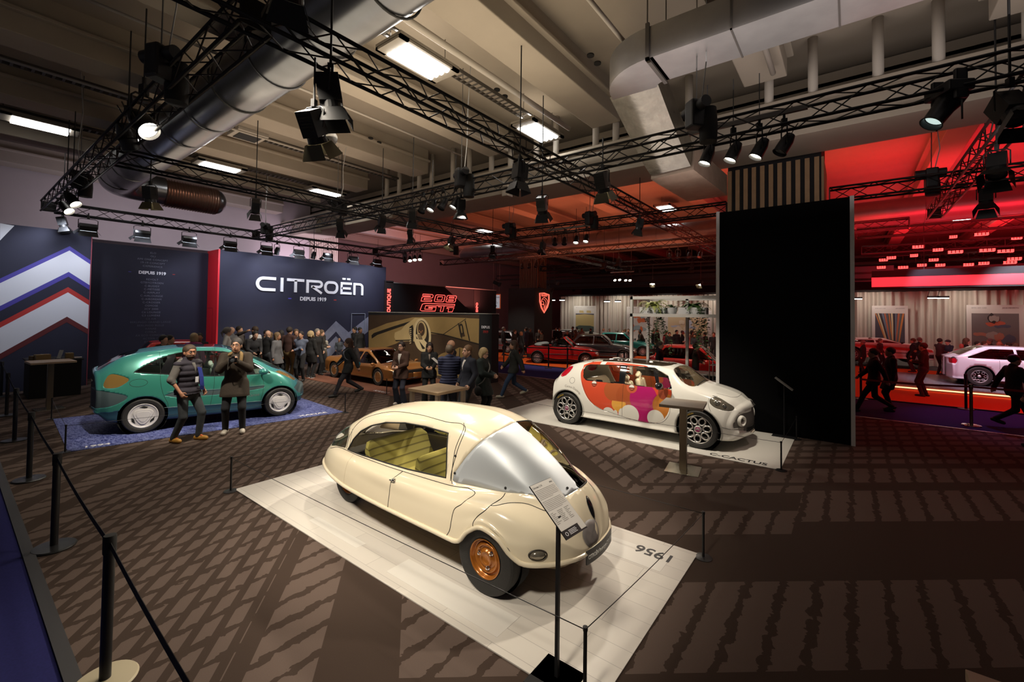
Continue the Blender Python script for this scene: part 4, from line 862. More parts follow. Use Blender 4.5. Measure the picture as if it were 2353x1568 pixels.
def hand_prims(J,k,fine,fist=False):
    s=J['s']; w=J['wr'+k]; e=J['el'+k]; d=(w-e)/np.linalg.norm(w-e); sg=1 if k=='r' else -1
    side=np.cross(d,v3(0,0,1)); side=side/(np.linalg.norm(side)+1e-6); side=side if np.linalg.norm(side)>.1 else v3(1,0,0)
    inn=v3(-sg,0,0); inn=inn-d*inn.dot(d); inn/=np.linalg.norm(inn)+1e-6; sp=np.cross(d,inn)*(1 if sg>0 else -1)
    sp=sp if sp[1]>0 or abs(d[2])<.7 else -sp
    pc=w+d*.05*s; P=[('c',w,w+d*.085*s,.026*s,.03*s,.01),('c',w+d*.04*s+sp*.018*s,w+d*.085*s+sp*.024*s,.018*s,.016*s,.01),('c',w+d*.04*s-sp*.018*s,w+d*.085*s-sp*.024*s,.018*s,.016*s,.01)]
    r=.0095*s
    for i,(o,L) in enumerate(((.030,.070),(.011,.080),(-.010,.076),(-.029,.060))):
        a=w+(d*.085+sp*o)*s; b=a+(d*.8+inn*.45)/np.linalg.norm(d*.8+inn*.45)*L*.5*s; c=b+(d*.35+inn*.95)*L*.45*s
        P+=[('c',a,b,r,r*.95,.006),('c',b,c,r*.95,r*.8,.004)]
    a=w+(d*.03+sp*.026)*s; b=a+(d*.5+sp*.6+inn*.5)*.045*s; c=b+(d*.9+inn*.3)*.032*s
    P+=[('c',a,b,.012*s,.011*s,.008),('c',b,c,.011*s,.009*s,.004)]
    return P
def limb(J,a,b,r0,r1,k=.02,infl=0.): return ('c',J[a],J[b],r0*J['s']+infl,r1*J['s']+infl,k)
def body_prims(J,fine):
    s=J['s']*HS; X,Y,Z=headrot(J); h=J['head']; R=(X,Y,Z); f=J['female']
    o=lambda x,y,z:h+(X*x+Y*y+Z*z)*s
    P=[('e',o(0,-.012,.02),(.076*s,.094*s,.098*s),.01,R),('e',o(0,.025,-.045),(.058*s,.068*s,.072*s),.03,R),('e',o(0,.058,-.092),(.026*s,.022*s,.022*s),.02,R),
       ('c',o(0,.088,.005),o(0,.108,-.032),.009*s,.014*s,.012),('c',o(-.034,.080,.03),o(.034,.080,.03),.011*s,.011*s,.012),
       ('e',o(.077,-.005,-.015),(.012*s,.022*s,.032*s),.006,R),('e',o(-.077,-.005,-.015),(.012*s,.022*s,.032*s),.006,R)]
    if fine: P+=[('c',o(-.018,.092,-.062),o(.018,.092,-.062),.0075*s,.0075*s,.006),('e',o(.031,.092,.008),(.014*s,.010*s,.010*s),-1,R),('e',o(-.031,.092,.008),(.014*s,.010*s,.010*s),-1,R)]
    s=J['s']
    P+=[('c',J['neck0']-v3(0,0,.02),J['head']-Z*.03*s,.055*s,.052*s,.03)]
    w=.9 if f else 1.
    P+=[('c',J['hip'],J['waist'],.135*s*w,.125*s*w,.04,.75),('c',J['waist'],J['chest'],.12*s*w,.15*s*w,.04,.72),('c',J['chest'],J['neck0']-v3(0,0,.03*s),.15*s*w,.10*s,.04,.7),('c',J['shr'],J['shl'],.055*s,.055*s,.04)]
    for k in 'rl':
        P+=[limb(J,'sh'+k,'el'+k,.045,.037,.03),limb(J,'el'+k,'wr'+k,.038,.025,.02),limb(J,'hip'+k,'knee'+k,.08,.053,.03),limb(J,'knee'+k,'ank'+k,.052,.036,.02)]
        P+=hand_prims(J,k,fine)
    return P
def shoe_prims(J,k,low=0.):
    s=J['s']; a=J['ank'+k]; t=v3((.12 if k=='r' else -.12),1,0); t/=np.linalg.norm(t); fz=J['fz'+k]
    dz=-.05 if fz>.03 else 0; g=a-v3(0,0,.045*s)
    heel=g-t*.05*s+v3(0,0,(.03 if dz else 0)); toe=g+t*.15*s+v3(0,0,-.0-(.045 if dz else 0))
    return [('c',heel,toe,.040*s,.036*s,.02),('c',a+v3(0,0,-.0),heel+t*.03,.040*s,.038*s,.02),('c',g+t*.05*s,g+t*.13*s+v3(0,0,(-.03 if dz else 0)),.044*s,.040*s,.02)]
def leg_prims(J,fit=.012,flare=0.,skirt=False,short=False):
    s=J['s']; P=[('c',J['hip']+v3(0,0,.10*s),J['hip']-v3(0,0,.04),.135*s+fit,.14*s+fit,.03,.78)]
    for k in 'rl':
        an=J['ank'+k]+v3(0,0,.0); kn=J['knee'+k]
        P+=[('c',J['hip'+k],kn,.083*s+fit,.056*s+fit,.03),('c',kn,an,.055*s+fit,.040*s+fit+flare,.02)]
    return P
def top_prims(J,fit=.02,length=.0,sleeves=True,ripple=None,hem=True,collar=True,hood=False,short=False,puff=0.):
    s=J['s']; w=.9 if J['female'] else 1.; P=[]
    rp=ripple
    def C(a,b,ra,rb,k,fl=1.): return ('c',a,b,ra,rb,k,fl,rp)
    P+=[C(J['hip']+v3(0,0,.02),J['waist'],.138*s*w+fit,.128*s*w+fit,.03,.78),C(J['waist'],J['chest'],.125*s*w+fit,.152*s*w+fit,.03,.74),C(J['chest'],J['neck0']-v3(0,0,.04*s),.152*s*w+fit,.095*s+fit,.03,.72),C(J['shr']-v3(0,0,.012),J['shl']-v3(0,0,.012),.046*s+fit*.8,.046*s+fit*.8,.04),C(J['neck0'],(J['shr']+J['neck0'])/2-v3(0,0,.01),.05*s,.045*s+fit*.5,.04),C(J['neck0'],(J['shl']+J['neck0'])/2-v3(0,0,.01),.05*s,.045*s+fit*.5,.04)]
    if length>0:
        m=(J['kneer']+J['kneel'])/2; e=J['hip']+(m-J['hip'])*length; P+=[C(J['hip'],e,.145*s*w+fit,.165*s*w+fit+puff,.03,.75)]
        P+=[C(J['hip'+k],J['hip'+k]+(J['knee'+k]-J['hip'+k])*length*.95,.085*s+fit,.085*s+fit,.03) for k in 'rl']
    if hem:
        P+=[('h',(J['kneer']+J['kneel'])/2*0+J['hip']+((J['kneer']+J['kneel'])/2-J['hip'])*length*1.02,v3(0,0,-1))] if length>0 else [('h',J['hip']-v3(0,0,.05),v3(0,0,-1))]
    if sleeves:
        for k in 'rl':
            e=J['el'+k]; q=J['wr'+k] if not short else e+(J['wr'+k]-e)*short
            P+=[C(J['sh'+k],e,.048*s+fit*.8,.040*s+fit*.8,.03),C(e,q-(q-e)/np.linalg.norm(q-e)*.01,.040*s+fit*.8,.030*s+fit*.7,.02)]
    if collar: P+=[C(J['neck0']-v3(0,0,.02),J['neck0']+v3(0,-.008,.045),.066*s+fit*.5,.062*s+fit*.4,.02)]
    if hood: P+=[('e',J['neck0']+v3(0,-.10,.0)*s,(.12*s,.07*s,.08*s),.03)]
    # keep the face and neck front clear
    return P
def hair_prims(J,style):
    s=J['s']*HS; X,Y,Z=headrot(J); h=J['head']; R=(X,Y,Z); o=lambda x,y,z:h+(X*x+Y*y+Z*z)*s
    if style=='bald': return None
    g=.010 if style in('short','fade') else .018
    P=[('e',o(0,-.024,.034),((.076+g)*s,(.092+g)*s,(.090+g)*s),.01,R)]
    cut=[('e',o(0,.11,-.02),(.078*s,.078*s,.092*s),-1,R)]
    if style in('short','fade'): cut+=[('e',o(0,.03,-.115),(.12*s,.115*s,.10*s),-1,R),('e',o(0,.125,.012),(.075*s,.055*s,.058*s),-1,R)]
    if style=='bob': P+=[('c',o(.07,-.02,.0),o(.07,-.01,-.10),.035*s,.03*s,.02),('c',o(-.07,-.02,.0),o(-.07,-.01,-.10),.035*s,.03*s,.02),('e',o(0,-.06,-.05),(.085*s,.06*s,.09*s),.02,R)]
    if style=='long':
        P+=[('c',o(.065,-.03,.0),o(.085,-.02,-.22),.035*s,.035*s,.02),('c',o(-.065,-.03,.0),o(-.085,-.02,-.22),.035*s,.035*s,.02),('c',o(0,-.07,.0),o(0,-.10,-.27),.065*s,.06*s,.03)]
        cut=[('e',o(0,.10,-.03),(.062*s,.075*s,.08*s),-1,R)]
    if style=='pony': P+=[('c',o(0,-.10,.05),o(0,-.15,-.03),.028*s,.03*s,.01),('c',o(0,-.15,-.03),o(0,-.13,-.15),.03*s,.014*s,.01)]; cut+=[('e',o(0,.02,-.13),(.12*s,.115*s,.085*s),-1,R)]
    if style=='curly': P=[('e',o(0,-.03,.03),(.11*s,.12*s,.12*s),.01,R)]+[('e',o(.09*math.cos(a),-.03+.08*math.sin(a),.03*math.cos(3*a)-.03),(.04*s,.04*s,.05*s),.01,R) for a in np.linspace(0,2*PI,9)]
    if style=='cap': P=[('e',o(0,-.015,.045),(.095*s,.11*s,.075*s),.01,R),('c',o(-.04,.10,.04),o(.04,.10,.04),.014*s,.014*s,.02)]; cut=[('e',o(0,0,-.09),(.13*s,.2*s,.10*s),-1,R)]
    return P+cut
def person(label,loc,yaw,h=1.75,pose='stand',turn=0.,nod=0.,skin='a',hair='short',hairc=(.03,.02,.012),top=None,topc=(.03,.03,.035),legc=(.03,.03,.04),shoec=(.02,.02,.02),female=False,vox=.014,fine=False,flare=0.,group=None,legs=True,glasses=False,beard=None,inner=None,topk=None,rough=.85,top_fn=None,trousers='trousers',topname='jacket'):
    """yaw: heading of the face, radians from +x"""
    J=skeleton(pose,h,turn,nod,female); T=thing('person',label,'person',loc,yaw-PI/2,group)
    m=lambda n,c,r=.8,**k: mat('%s_%d_%d_%d'%(n,c[0]*999,c[1]*999,c[2]*999),c,r,**k)
    B=blob_obj('body',body_prims(J,fine),vox,m('skin',SKIN[skin],.5),T)
    tk=dict(fit=.02); tk.update(topk or {})
    o=blob_obj(topname,top_prims(J,**tk),vox,m('cloth',topc,rough,bump=.9,bscale=9),T)
    if inner is not None: pass
    o2=blob_obj(trousers,leg_prims(J,flare=flare),vox,m('cloth',legc,.9,bump=.9,bscale=9),T)
    for k in 'rl': blob_obj('shoe',shoe_prims(J,k),max(.010,vox*.8),m('shoe',shoec,.6),T)
    hp=hair_prims(J,hair)
    if hp: blob_obj('hair' if hair!='cap' else 'cap',hp,min(vox,.011),m('hair',hairc,.6,bump=.6,bscale=90),T)
    X,Y,Z=headrot(J); s=J['s']*HS; q=lambda x,y,z:J['head']+(X*x+Y*y+Z*z)*s
    if fine:
        EW=mat('eye_white',(.55,.5,.46),.25); EB=mat('eye_iris',(.03,.015,.01),.2)
        for sx in (-1,1):
            e=MB().ell(q(sx*.031,.079,.008),(.0125,.0125,.0125),10,8).build('eye',EW,T,smooth='all'); MB().ell(q(sx*.031,.0885,.007),(.006,.005,.006),8,6).build('iris',EB,e,smooth='all')
            MB().tube([q(sx*.014,.096,.030),q(sx*.032,.096,.036),q(sx*.050,.086,.031)],.0035,5).build('eyebrow',m('hair',hairc,.6,bump=.6,bscale=90),T,smooth='all')
        MB().tube([q(-.022,.0965,-.058),q(0,.103,-.060),q(.022,.0965,-.058)],[.002,.005,.002],6).build('lips',m('lips',(SKIN[skin][0]*.8,SKIN[skin][1]*.5,SKIN[skin][2]*.5),.5),T,smooth='all')
    if glasses:
        g=MB()
        for sx in (-1,1):
            c=q(sx*.033,.104,.006); g.tube([c+X*.024*math.cos(a)+Z*.016*math.sin(a) for a in (2*PI*i/14 for i in range(14))],.0022,5,closed=True); g.tube([q(sx*.057,.102,.010),q(sx*.076,.06,.012),q(sx*.080,-.01,.008)],.0022,5)
        g.tube([q(-.010,.106,.008),q(.010,.106,.008)],.002,5); g.build('glasses',mat('spectacle_frame',(.01,.01,.01),.3),T,smooth='all')
    if beard: blob_obj('beard',[('e',q(0,.035,-.062),(.062*s,.070*s,.052*s),.01,(X,Y,Z)),('e',q(0,.125,-.055),(.028*s,.03*s,.014*s),-1,(X,Y,Z)),('e',q(0,.03,.01),(.1*s,.12*s,.052*s),-1,(X,Y,Z))],.009,m('hair',beard,.8),T)
    return T,J,q
def front_panel(T,J,m,w=.05,fit=.026,zt=.0,zb=None,name='shirt_front',vox=.011):
    P=[('h',J['neck0']+v3(w,0,0),v3(1,0,-.16)),('h',J['neck0']+v3(-w,0,0),v3(-1,0,-.16)),('h',J['chest']+v3(0,.02,0),v3(0,-1,0)),('h',J['neck0']+v3(0,0,zt),v3(0,0,1)),('h',J['waist'] if zb is None else zb,v3(0,0,-1))]
    return blob_obj(name,top_prims(J,fit=fit,sleeves=False,hem=False)+P,vox,m,T)
def backpack(T,J,c,name='backpack'):
    s=J['s']; a=J['chest']; o=blob_obj(name,[('e',a+v3(0,-.22,-.03)*s,(.15*s,.10*s,.24*s),.03),('e',a+v3(0,-.28,-.12)*s,(.12*s,.06*s,.13*s),.03)],.016,mat('bag_%d'%(c[0]*999),c,.8),T)
    for sx in (-1,1): MB().tube(smoothpath([a+v3(sx*.10,-.14,.10)*s,a+v3(sx*.11,-.02,.19)*s,a+v3(sx*.10,.15,.08)*s,a+v3(sx*.13,.10,-.12)*s,a+v3(sx*.13,-.10,-.16)*s],14),.018,6).build('shoulder_strap',mat('bag_%d'%(c[0]*999),c,.8),o,smooth='all')
    return o
# ---- crowd templates, copied with their own clothes colours
_TPL={}; _pos=[]
def crowd(px,py,Y=None,X=None,kind='man',yaw=None,top=(.03,.03,.035),leg=(.03,.03,.04),hair=None,label='',group='visitors in the hall',skin=None,hmin=1.5,hmax=1.92):
    """px,py: pixel of the top of the head, on the vertical plane Y (or X)"""
    p=GY(px,py,Y) if Y is not None else GX(px,py,X); d_=(p-CP)
    for _ in range(12):
        if all((p[0]-a)**2+(p[1]-b)**2>.36 for a,b in _pos) or X is not None and p[0]<-19.7: break
        p=CP+d_*(1.+.012*(_+1))
    if X is not None: p=np.array([max(p[0],-19.9),p[1],p[2]])
    _pos.append((p[0],p[1])); h=float(np.clip(p[2],hmin,hmax))
    K=dict(man=dict(pose='pockets',hair='short'),man2=dict(pose='crossed',hair='fade'),man3=dict(pose='stand',hair='bald'),coat=dict(pose='stand',hair='short',topk=dict(fit=.03,length=.75)),walk=dict(pose='walk',hair='short',topk=dict(fit=.03,length=.35)),
        woman=dict(pose='hold',hair='long',female=True),woman2=dict(pose='stand',hair='bob',female=True,topk=dict(fit=.03,length=.6)),woman3=dict(pose='hip',hair='pony',female=True),lean=dict(pose='lean',hair='short'),cap=dict(pose='hold',hair='cap'),curly=dict(pose='stand',hair='curly',female=True,topk=dict(fit=.03,length=.8)),phone=dict(pose='phone',hair='short'),point=dict(pose='point',hair='short'))[kind]
    far=np.hypot(p[0],p[1])>15
    key=(kind,far)
    if key not in _TPL:
        T,_,_=person('x',(0,0,0),0,1.75,vox=.026 if far else .018,**K); _TPL[key]=T; T['used']=0
    T=_TPL[key]
    if T['used']: T2=copy_tree(T)
    else: T2=T
    T['used']=1
    if 'used' in T2.keys() and T2 is not T: del T2['used']
    T2.location=(p[0],p[1],0); T2.scale=(h/1.75,)*3; yw=yaw if yaw is not None else math.atan2(-p[1],-p[0])+random.uniform(-2.5,2.5); T2.rotation_euler=(0,0,yw-PI/2); T2['label']=label; T2['category']='person'; T2['group']=group
    hc=hair or random.choice([(.02,.012,.008),(.04,.022,.012),(.10,.06,.03),(.18,.16,.14),(.015,.012,.012)])
    m=lambda n,c,r=.8: mat('%s_%d_%d_%d'%(n,c[0]*999,c[1]*999,c[2]*999),c,r)
    for c in T2.children:
        n=c.name.split('.')[0]
        if n=='jacket': setmat(c,m('cloth',top,.85))
        elif n=='trousers': setmat(c,m('cloth',leg,.9))
        elif n in('hair','cap'): setmat(c,m('hair',hc if n=='hair' else (.03,.03,.035),.7))
        elif n=='body': setmat(c,m('skin',SKIN[skin or random.choice('aabp')],.5))
    return T2
def crowd_cleanup():
    for T in _TPL.values():
        if 'used' in T.keys(): del T['used']
# ================================================================ hall shell
ORD=['first','second','third','fourth','fifth','sixth','seventh','eighth','ninth','tenth','eleventh','twelfth','thirteenth','fourteenth','fifteenth','sixteenth']
def struct(o,kind='structure'): o['kind']=kind; return o
CP_=mat('brown_carpet',(.06,.04,.03),.95); nt=NT(CP_); v,x,y,z=nt.xyz('Object')
def _carpet():
    n1=nt.noise(nt.comb(nt.m('MULTIPLY',x,1.),nt.m('MULTIPLY',y,1.),0.),6.5,4,.8); n2=nt.noise(nt.comb(nt.m('MULTIPLY',x,4.),nt.m('MULTIPLY',y,10.),3.),1.,2,1.)
    wx=nt.m('ADD',x,nt.m('MULTIPLY',nt.m('SUBTRACT',n1,.5),.13))
    f=nt.m('FRACT',nt.m('DIVIDE',wx,.262)); tri=nt.m('ABSOLUTE',nt.m('SUBTRACT',f,.5)) # 0.5 at gap centre
    gapw=nt.m('ADD',.37,nt.m('MULTIPLY',nt.m('SUBTRACT',n2,.5),.22)); stripe=nt.m('SUBTRACT',1.,nt.m('GREATER_THAN',tri,gapw))
    s=nt.m('SUBTRACT',nt.m('MULTIPLY',y,.77),nt.m('MULTIPLY',nt.m('ABSOLUTE',nt.m('ADD',x,2.5)),.64))
    B=lambda a,b:nt.m('MULTIPLY',nt.m('GREATER_THAN',s,a),nt.m('LESS_THAN',s,b))
    right=nt.m('GREATER_THAN',x,-.56); left=nt.m('SUBTRACT',1.,right); mx=lambda *a:__import__('functools').reduce(lambda p,q:nt.m('MAXIMUM',p,q),a)
    per=lambda p,w,o=0.:nt.m('LESS_THAN',nt.m('FRACT',nt.m('DIVIDE',nt.m('ADD',s,o),p)),w)
    m=mx(B(.50,.97),B(1.55,2.60),nt.m('MULTIPLY',left,mx(B(3.5,4.1),B(4.68,4.94))),nt.m('MULTIPLY',right,B(3.80,4.75)),B(5.06,5.67))
    far=nt.m('MULTIPLY',nt.m('GREATER_THAN',s,5.85),per(.37,.62)); m=mx(m,far)
    near=nt.m('MULTIPLY',nt.m('MULTIPLY',nt.m('LESS_THAN',s,.36),nt.m('GREATER_THAN',s,-2.4)),per(.175,.62)); m=mx(m,near)
    wide=nt.m('MULTIPLY',nt.m('LESS_THAN',s,-2.4),per(.52,.6)); m=mx(m,wide)
    m=nt.m('MULTIPLY',m,stripe); gr=nt.noise(v,260.,2); br=nt.m('ADD',.72,nt.m('MULTIPLY',gr,.56))
    c=nt.mix(m,(.050,.033,.025,1),(.112,.080,.066,1)); blot=nt.noise(v,.7,3)
    mx2=nt.n.new('ShaderNodeMix'); mx2.data_type='RGBA'; mx2.blend_type='MULTIPLY'; mx2.inputs[0].default_value=1.
    nt.l.new(c,mx2.inputs[6]); nt.l.new(nt.comb(br,br,br),mx2.inputs[7]); nt.l.new(mx2.outputs[2],nt.bsdf().inputs['Base Color'])
    nt.bsdf().inputs['Specular IOR Level'].default_value=.15
_carpet()
fl=MB().box(-60,14,-9,14.5,-.05,0).build('floor',CP_); struct(fl)
BLUEC=mat('blue_carpet',(.022,.022,.10),.95,noise=.25,nscale=60,spec=.1); ORC=mat('orange_carpet',(.50,.075,.012),.95,noise=.15,nscale=50,spec=.1); DKF=mat('dark_hall_floor',(.03,.03,.035),.7)
struct(MB().box(-60,40,14.5,17.8,-.05,0).build('floor',BLUEC)); struct(MB().box(-26,40,17.8,29.5,-.05,.012).build('floor',ORC)); struct(MB().box(-60,40,29.5,60,-.06,0).build('floor',DKF)); struct(MB().box(-60,-26,17.8,29.5,-.06,0).build('floor',DKF))
struct(MB().box(-34,14,-9,.58,.0,.006).build('floor',BLUEC)); struct(MB().box(-34,14,.575,.66,.0,.02).build('trim_1',mat('carpet_edge',(.03,.028,.03),.6)))
struct(MB().box(-40,40,14.47,14.53,0,.008).build('trim_2',ALU)); struct(MB().box(-40,40,17.77,17.83,0,.03).build('trim_3',BLK))
CE=mat('painted_concrete',(.36,.31,.25),.85,noise=.12,nscale=1.2); CE2=mat('painted_steel',(.42,.38,.33),.6); 
ZC=8.4
struct(MB().box(-60,14,-12,13,ZC,ZC+.3).build('ceiling',CE)); struct(MB().box(-60,40,12.6,62,8.0,8.3).build('ceiling',CE))
def rib(x,y0,y1,z0=7.55,w=.80):
    b=MB(); b.box(x-w/2,x+w/2,y0,y1,z0,ZC+.02); b.add([(x-w/2,y0,z0),(x+w/2,y0,z0),(x+w/2,y1,z0),(x-w/2,y1,z0)],[])
    for s in (-1,1):   # ledge lip
        b.box(x+s*w/2-.03,x+s*w/2+.09*s+.03*(s),y0,y1,z0+.38,z0+.46) if s>0 else b.box(x-w/2-.12,x-w/2+.03,y0,y1,z0+.38,z0+.46)
    o=b.build('ceiling_rib',CE,bevel=.02); struct(o); return o
ribx=[-5.1+3.68*i for i in range(-6,5)]
for x_ in ribx: rib(x_,-9,10.6)
for x_ in [-5.1+3.68*i for i in range(-7,12)]: rib(x_,12.9,40,7.35,.6) if True else None
# cross girder with white tubes standing on it
struct(MB().box(-40,36,11.4,12.9,6.55,6.75).box(-40,36,11.5,11.75,6.75,7.35).box(-40,36,12.6,12.9,6.75,8.1).box(-40,36,10.9,11.1,7.1,7.22).build('ceiling_girder',CE,bevel=.015))
for i in range(11): struct(MB().box(-33+i*6-.12,-33+i*6+.12,11.2,11.5,6.4,7.2).build('girder_bracket',CE,bevel=.02))
for i,x_ in enumerate([-15.,-14.2,-13.,-12.3,-11.2,-10.4,-9.4,-8.6,-7.6,-6.9,-5.6,-5.0,-3.7,-3.1,-1.4,-.6,.45,1.3,2.4]):
    tag(MB().cyl((x_,11.0,7.22),(x_,11.0,8.4),.09,seg=14).build('drop_pipe',CE2,smooth='all'),'white vertical pipe between the cross girder and the ceiling','pipe','white vertical pipes above the cross girder')
# long conduits and cable trays along the ribs
PT=mat('galvanised_tray',(.10,.09,.08),.55,.4)
for i,(x_,z_,y0,y1,r) in enumerate([(-5.75,7.35,-2,9.8,.06),(-5.95,7.5,-2,9.8,.025),(-7.9,7.6,0,10,.03),(-9.7,7.5,0,10,.03),(-13.4,7.5,0,10.,.03),(-3.2,7.45,3,10,.04),(-1.2,7.4,4,10,.05)]):
    tag(MB().cyl((x_,y0,z_),(x_,y1,z_),r,seg=10).build('conduit',CE2,smooth='all'),'long %s painted pipe under the ceiling, %s from the right'%('thick' if r>.05 else 'thin',ORD[i]),'pipe','painted pipes under the ceiling')
for i,(x_,y0,y1) in enumerate([(-6.85,-1,11),(-17.85,-1,11),(-14.3,-1,11)]):
    b=MB()
    for s in (-1,1): b.box(x_+s*.14-.01,x_+s*.14+.01,y0,y1,7.78,7.86)
    for k in range(int((y1-y0)/.16)): b.box(x_-.14,x_+.14,y0+k*.16,y0+k*.16+.05,7.78,7.79)
    tag(b.build('cable_tray',PT),['perforated cable tray above the nearest bright ceiling lamp','perforated cable tray over the striped chevron wall','perforated cable tray crossing above the big round duct'][i],'cable tray')
# holes in the slab edge: round vents
for i,(px,py) in enumerate([(1090,45),(1357,128),(1373,146),(982,273),(998,276),(852,318),(871,328),(1142,207),(1160,222)]):
    p=GZ(px,py,7.95); 
    tag(MB().cyl((p[0],p[1],p[2]-.01),(p[0],p[1]+.001,p[2]+.02),.075,seg=20).build('ceiling_socket',mat('dark_hole',(.01,.009,.008),.9)),'small dark round socket in the painted ceiling','ceiling socket','round sockets in the ceiling')
# fluorescent lamps
FLU=mat('fluorescent_tube',(1,1,1),.5,emit=14.,ecol=(1.,.97,.92)); FR=mat('lamp_housing',(.25,.22,.18),.6)
FL2=mat('fluorescent_tube_far',(1,1,1),.5,emit=9.,ecol=(1.,.97,.92))
lamps=[(-6.86,5.74),(-6.86,10.0),(-6.86,20.8),(-17.8,1.56),(-17.7,5.9),(-17.78,9.9),(-17.9,20.4),(4.5,31.),(-12.5,24),(-2.,25),(-12.3,-1.5),(-1.5,2.0)]
names=['in front of the dark round duct','ahead of the rectangular duct','above the red lit area behind the girder','at the far left, over the chevron wall','left, behind the big round duct','left, before the white tubes','over the logo tower','far right in the red zone','over the red zone left part','over the red zone middle','behind the viewer left','behind the viewer right']
for i,((x_,y_),nm) in enumerate(zip(lamps[:10],names)):
    zf=7.58
    t=thing('ceiling_lamp','white four tube ceiling lamp '+nm,'ceiling lamp',(x_,y_,zf),0,'fluorescent ceiling lamps')
    MB().box(-.38,.38,-.76,.76,.05,.12).box(-.38,-.32,-.76,.76,0,.06).box(.32,.38,-.76,.76,0,.06).box(-.38,.38,-.76,-.56,0,.06).box(-.38,.38,.56,.76,0,.06).build('housing',FR,t)
    for k in range(4): MB().cyl((-.24+.16*k,-.55,.02),(-.24+.16*k,.55,.02),.07,seg=10).build('lamp_tube',FLU if y_<12 else FL2,t,smooth='all')
    for s in (-1,1): MB().cyl((0,s*.7,.1),(0,s*.7,8.4-zf),.008,seg=6).build('hanger_wire',PT,t)
# ceiling cassette and dome camera
p=GZ(570,315,7.7); t=thing('ceiling_cassette','square dark air unit under the ceiling beyond the duct','air unit',(p[0],p[1],7.7))
MB().box(-.42,.42,-.42,.42,0,.12).build('housing',CE2,t,bevel=.02); MB().box(-.3,.3,-.3,.3,-.02,0).build('grille',BLK,t)
# ---- ducts
GV=mat('galvanised_duct',(.17,.175,.19),.28,.9,noise=.2,nscale=3); GV2=mat('dark_duct',(.16,.16,.17),.38,.8,noise=.2,nscale=3)
t=thing('round_duct','big round grey metal duct running diagonally below the ceiling at the left','duct',(0,0,0))
def ducttube(path,r,name,m,par,seg=40): return MB().tube(path,r,seg,cap=True).build(name,m,par,smooth=True)
ducttube([(4,3.3,6.9),(-19.4,3.5,6.9)],.52,'pipe',GV,t)
el=[(-19.4+ .0,3.5,6.9)]+[(-19.4-.75*math.sin(a),3.5+.75*(1-math.cos(a)),6.9-.0) for a in np.linspace(.1,PI/2,9)]+[(-20.15,4.9,6.9)]
ducttube(el,.50,'elbow',GV,t)
n=60; ducttube([(-20.15,4.9+1.7*i/n,6.85) for i in range(n+1)],[.50+.03*math.sin(i*2.1) for i in range(n+1)],'flexible_sleeve',mat('foil_sleeve',(.35,.22,.17),.3,.9),t)
MB().ell((-20.15,6.6,6.85),(.48,.35,.48),28,14).build('end_cap',GV,t,smooth='all')
for i,x_ in enumerate(np.arange(-18.6,3,1.55)):
    MB().tube([(x_,3.4+.535*math.cos(a),6.9+.535*math.sin(a)) for a in np.linspace(0,2*PI,37)[:-1]],.018,6,closed=True).build('clamp_ring',BLK if i%3==0 else GV,t,smooth='all')
t=thing('round_duct','long dark round duct crossing the red zone behind the trusses','duct',(0,0,0)); ducttube([(-19.6,20.2,6.2),(-19.2,20.2,6.2),(27,20.2,6.3)],[.3,.46,.46],'pipe',GV2,t)
for x_ in np.arange(-16,30,3.): MB().tube([(x_,20.2+.465*math.cos(a),6.23+.465*math.sin(a)) for a in np.linspace(0,2*PI,29)[:-1]],.012,5,closed=True).build('clamp_ring',GV2,t)
t=thing('rectangular_duct','wide rectangular silver duct that bends downward at the upper right','duct',(0,0,0))
def rectduct(path,w,h,name,m):
    P=[Vector(p) for p in path]; R=[]
    for i,p in enumerate(P):
        tt=(P[min(i+1,len(P)-1)]-P[max(i-1,0)]).normalized(); sd=tt.cross(Vector((0,0,1))); sd=sd.normalized() if sd.length>.2 else Vector((1,0,0)); up=sd.cross(tt).normalized()
        R.append([tuple(p+sd*a*w/2+up*b*h/2) for a,b in ((-1,-1),(1,-1),(1,1),(-1,1))])
    return MB().rings(R).build(name,m,t,smooth=True,ang=30)
rectduct([(12,7.29,6.96),(4,7.29,6.96),(-2.6,7.29,6.96)],.84,.52,'straight_run',mat('duct_sheet',(.34,.33,.32),.36,.75,noise=.3,nscale=2))
el=[(-2.6-.60*math.sin(a),7.89-.60*math.cos(a),6.96) for a in np.linspace(.0,PI/2,12)]
rectduct([(-2.5,7.29,6.96)]+el,.84,.52,'elbow',mat('duct_sheet',(.20,.20,.20)))
DSH=mat('duct_foil',(.30,.28,.24),.22,.95,noise=.3,nscale=5,bump=.5,bscale=6)
rectduct([(-3.2,7.85,6.96),(-3.21,8.15,6.85),(-3.2,8.7,6.57),(-3.15,9.5,6.1),(-3.1,9.8,5.93)],.92,.50,'drop_piece',DSH)
rectduct([(-3.1,9.75,5.90),(-3.05,10.1,5.86),(-2.95,12.1,5.86)],.98,.52,'lower_run',mat('brown_duct',(.34,.26,.2),.5,.5,noise=.3,nscale=4))  # lower run in a browner, mottled metal
for x_ in np.arange(-2.6,9,1.25): MB().box(x_-.012,x_+.012,6.85,7.73,6.69,6.71).box(x_-.012,x_+.012,6.85,6.87,6.69,7.24).build('flange',PT,t)
for x_ in (-2.58,1.2,5): MB().box(x_-.03,x_+.03,6.83,7.75,6.66,6.70).box(x_-.03,x_+.03,6.83,6.87,6.66,7.27).cyl((x_,6.84,7.2),(x_,6.84,8.4),.012,seg=6).cyl((x_,7.74,6.7),(x_,7.74,8.4),.012,seg=6).build('hanger_frame',PT,t)
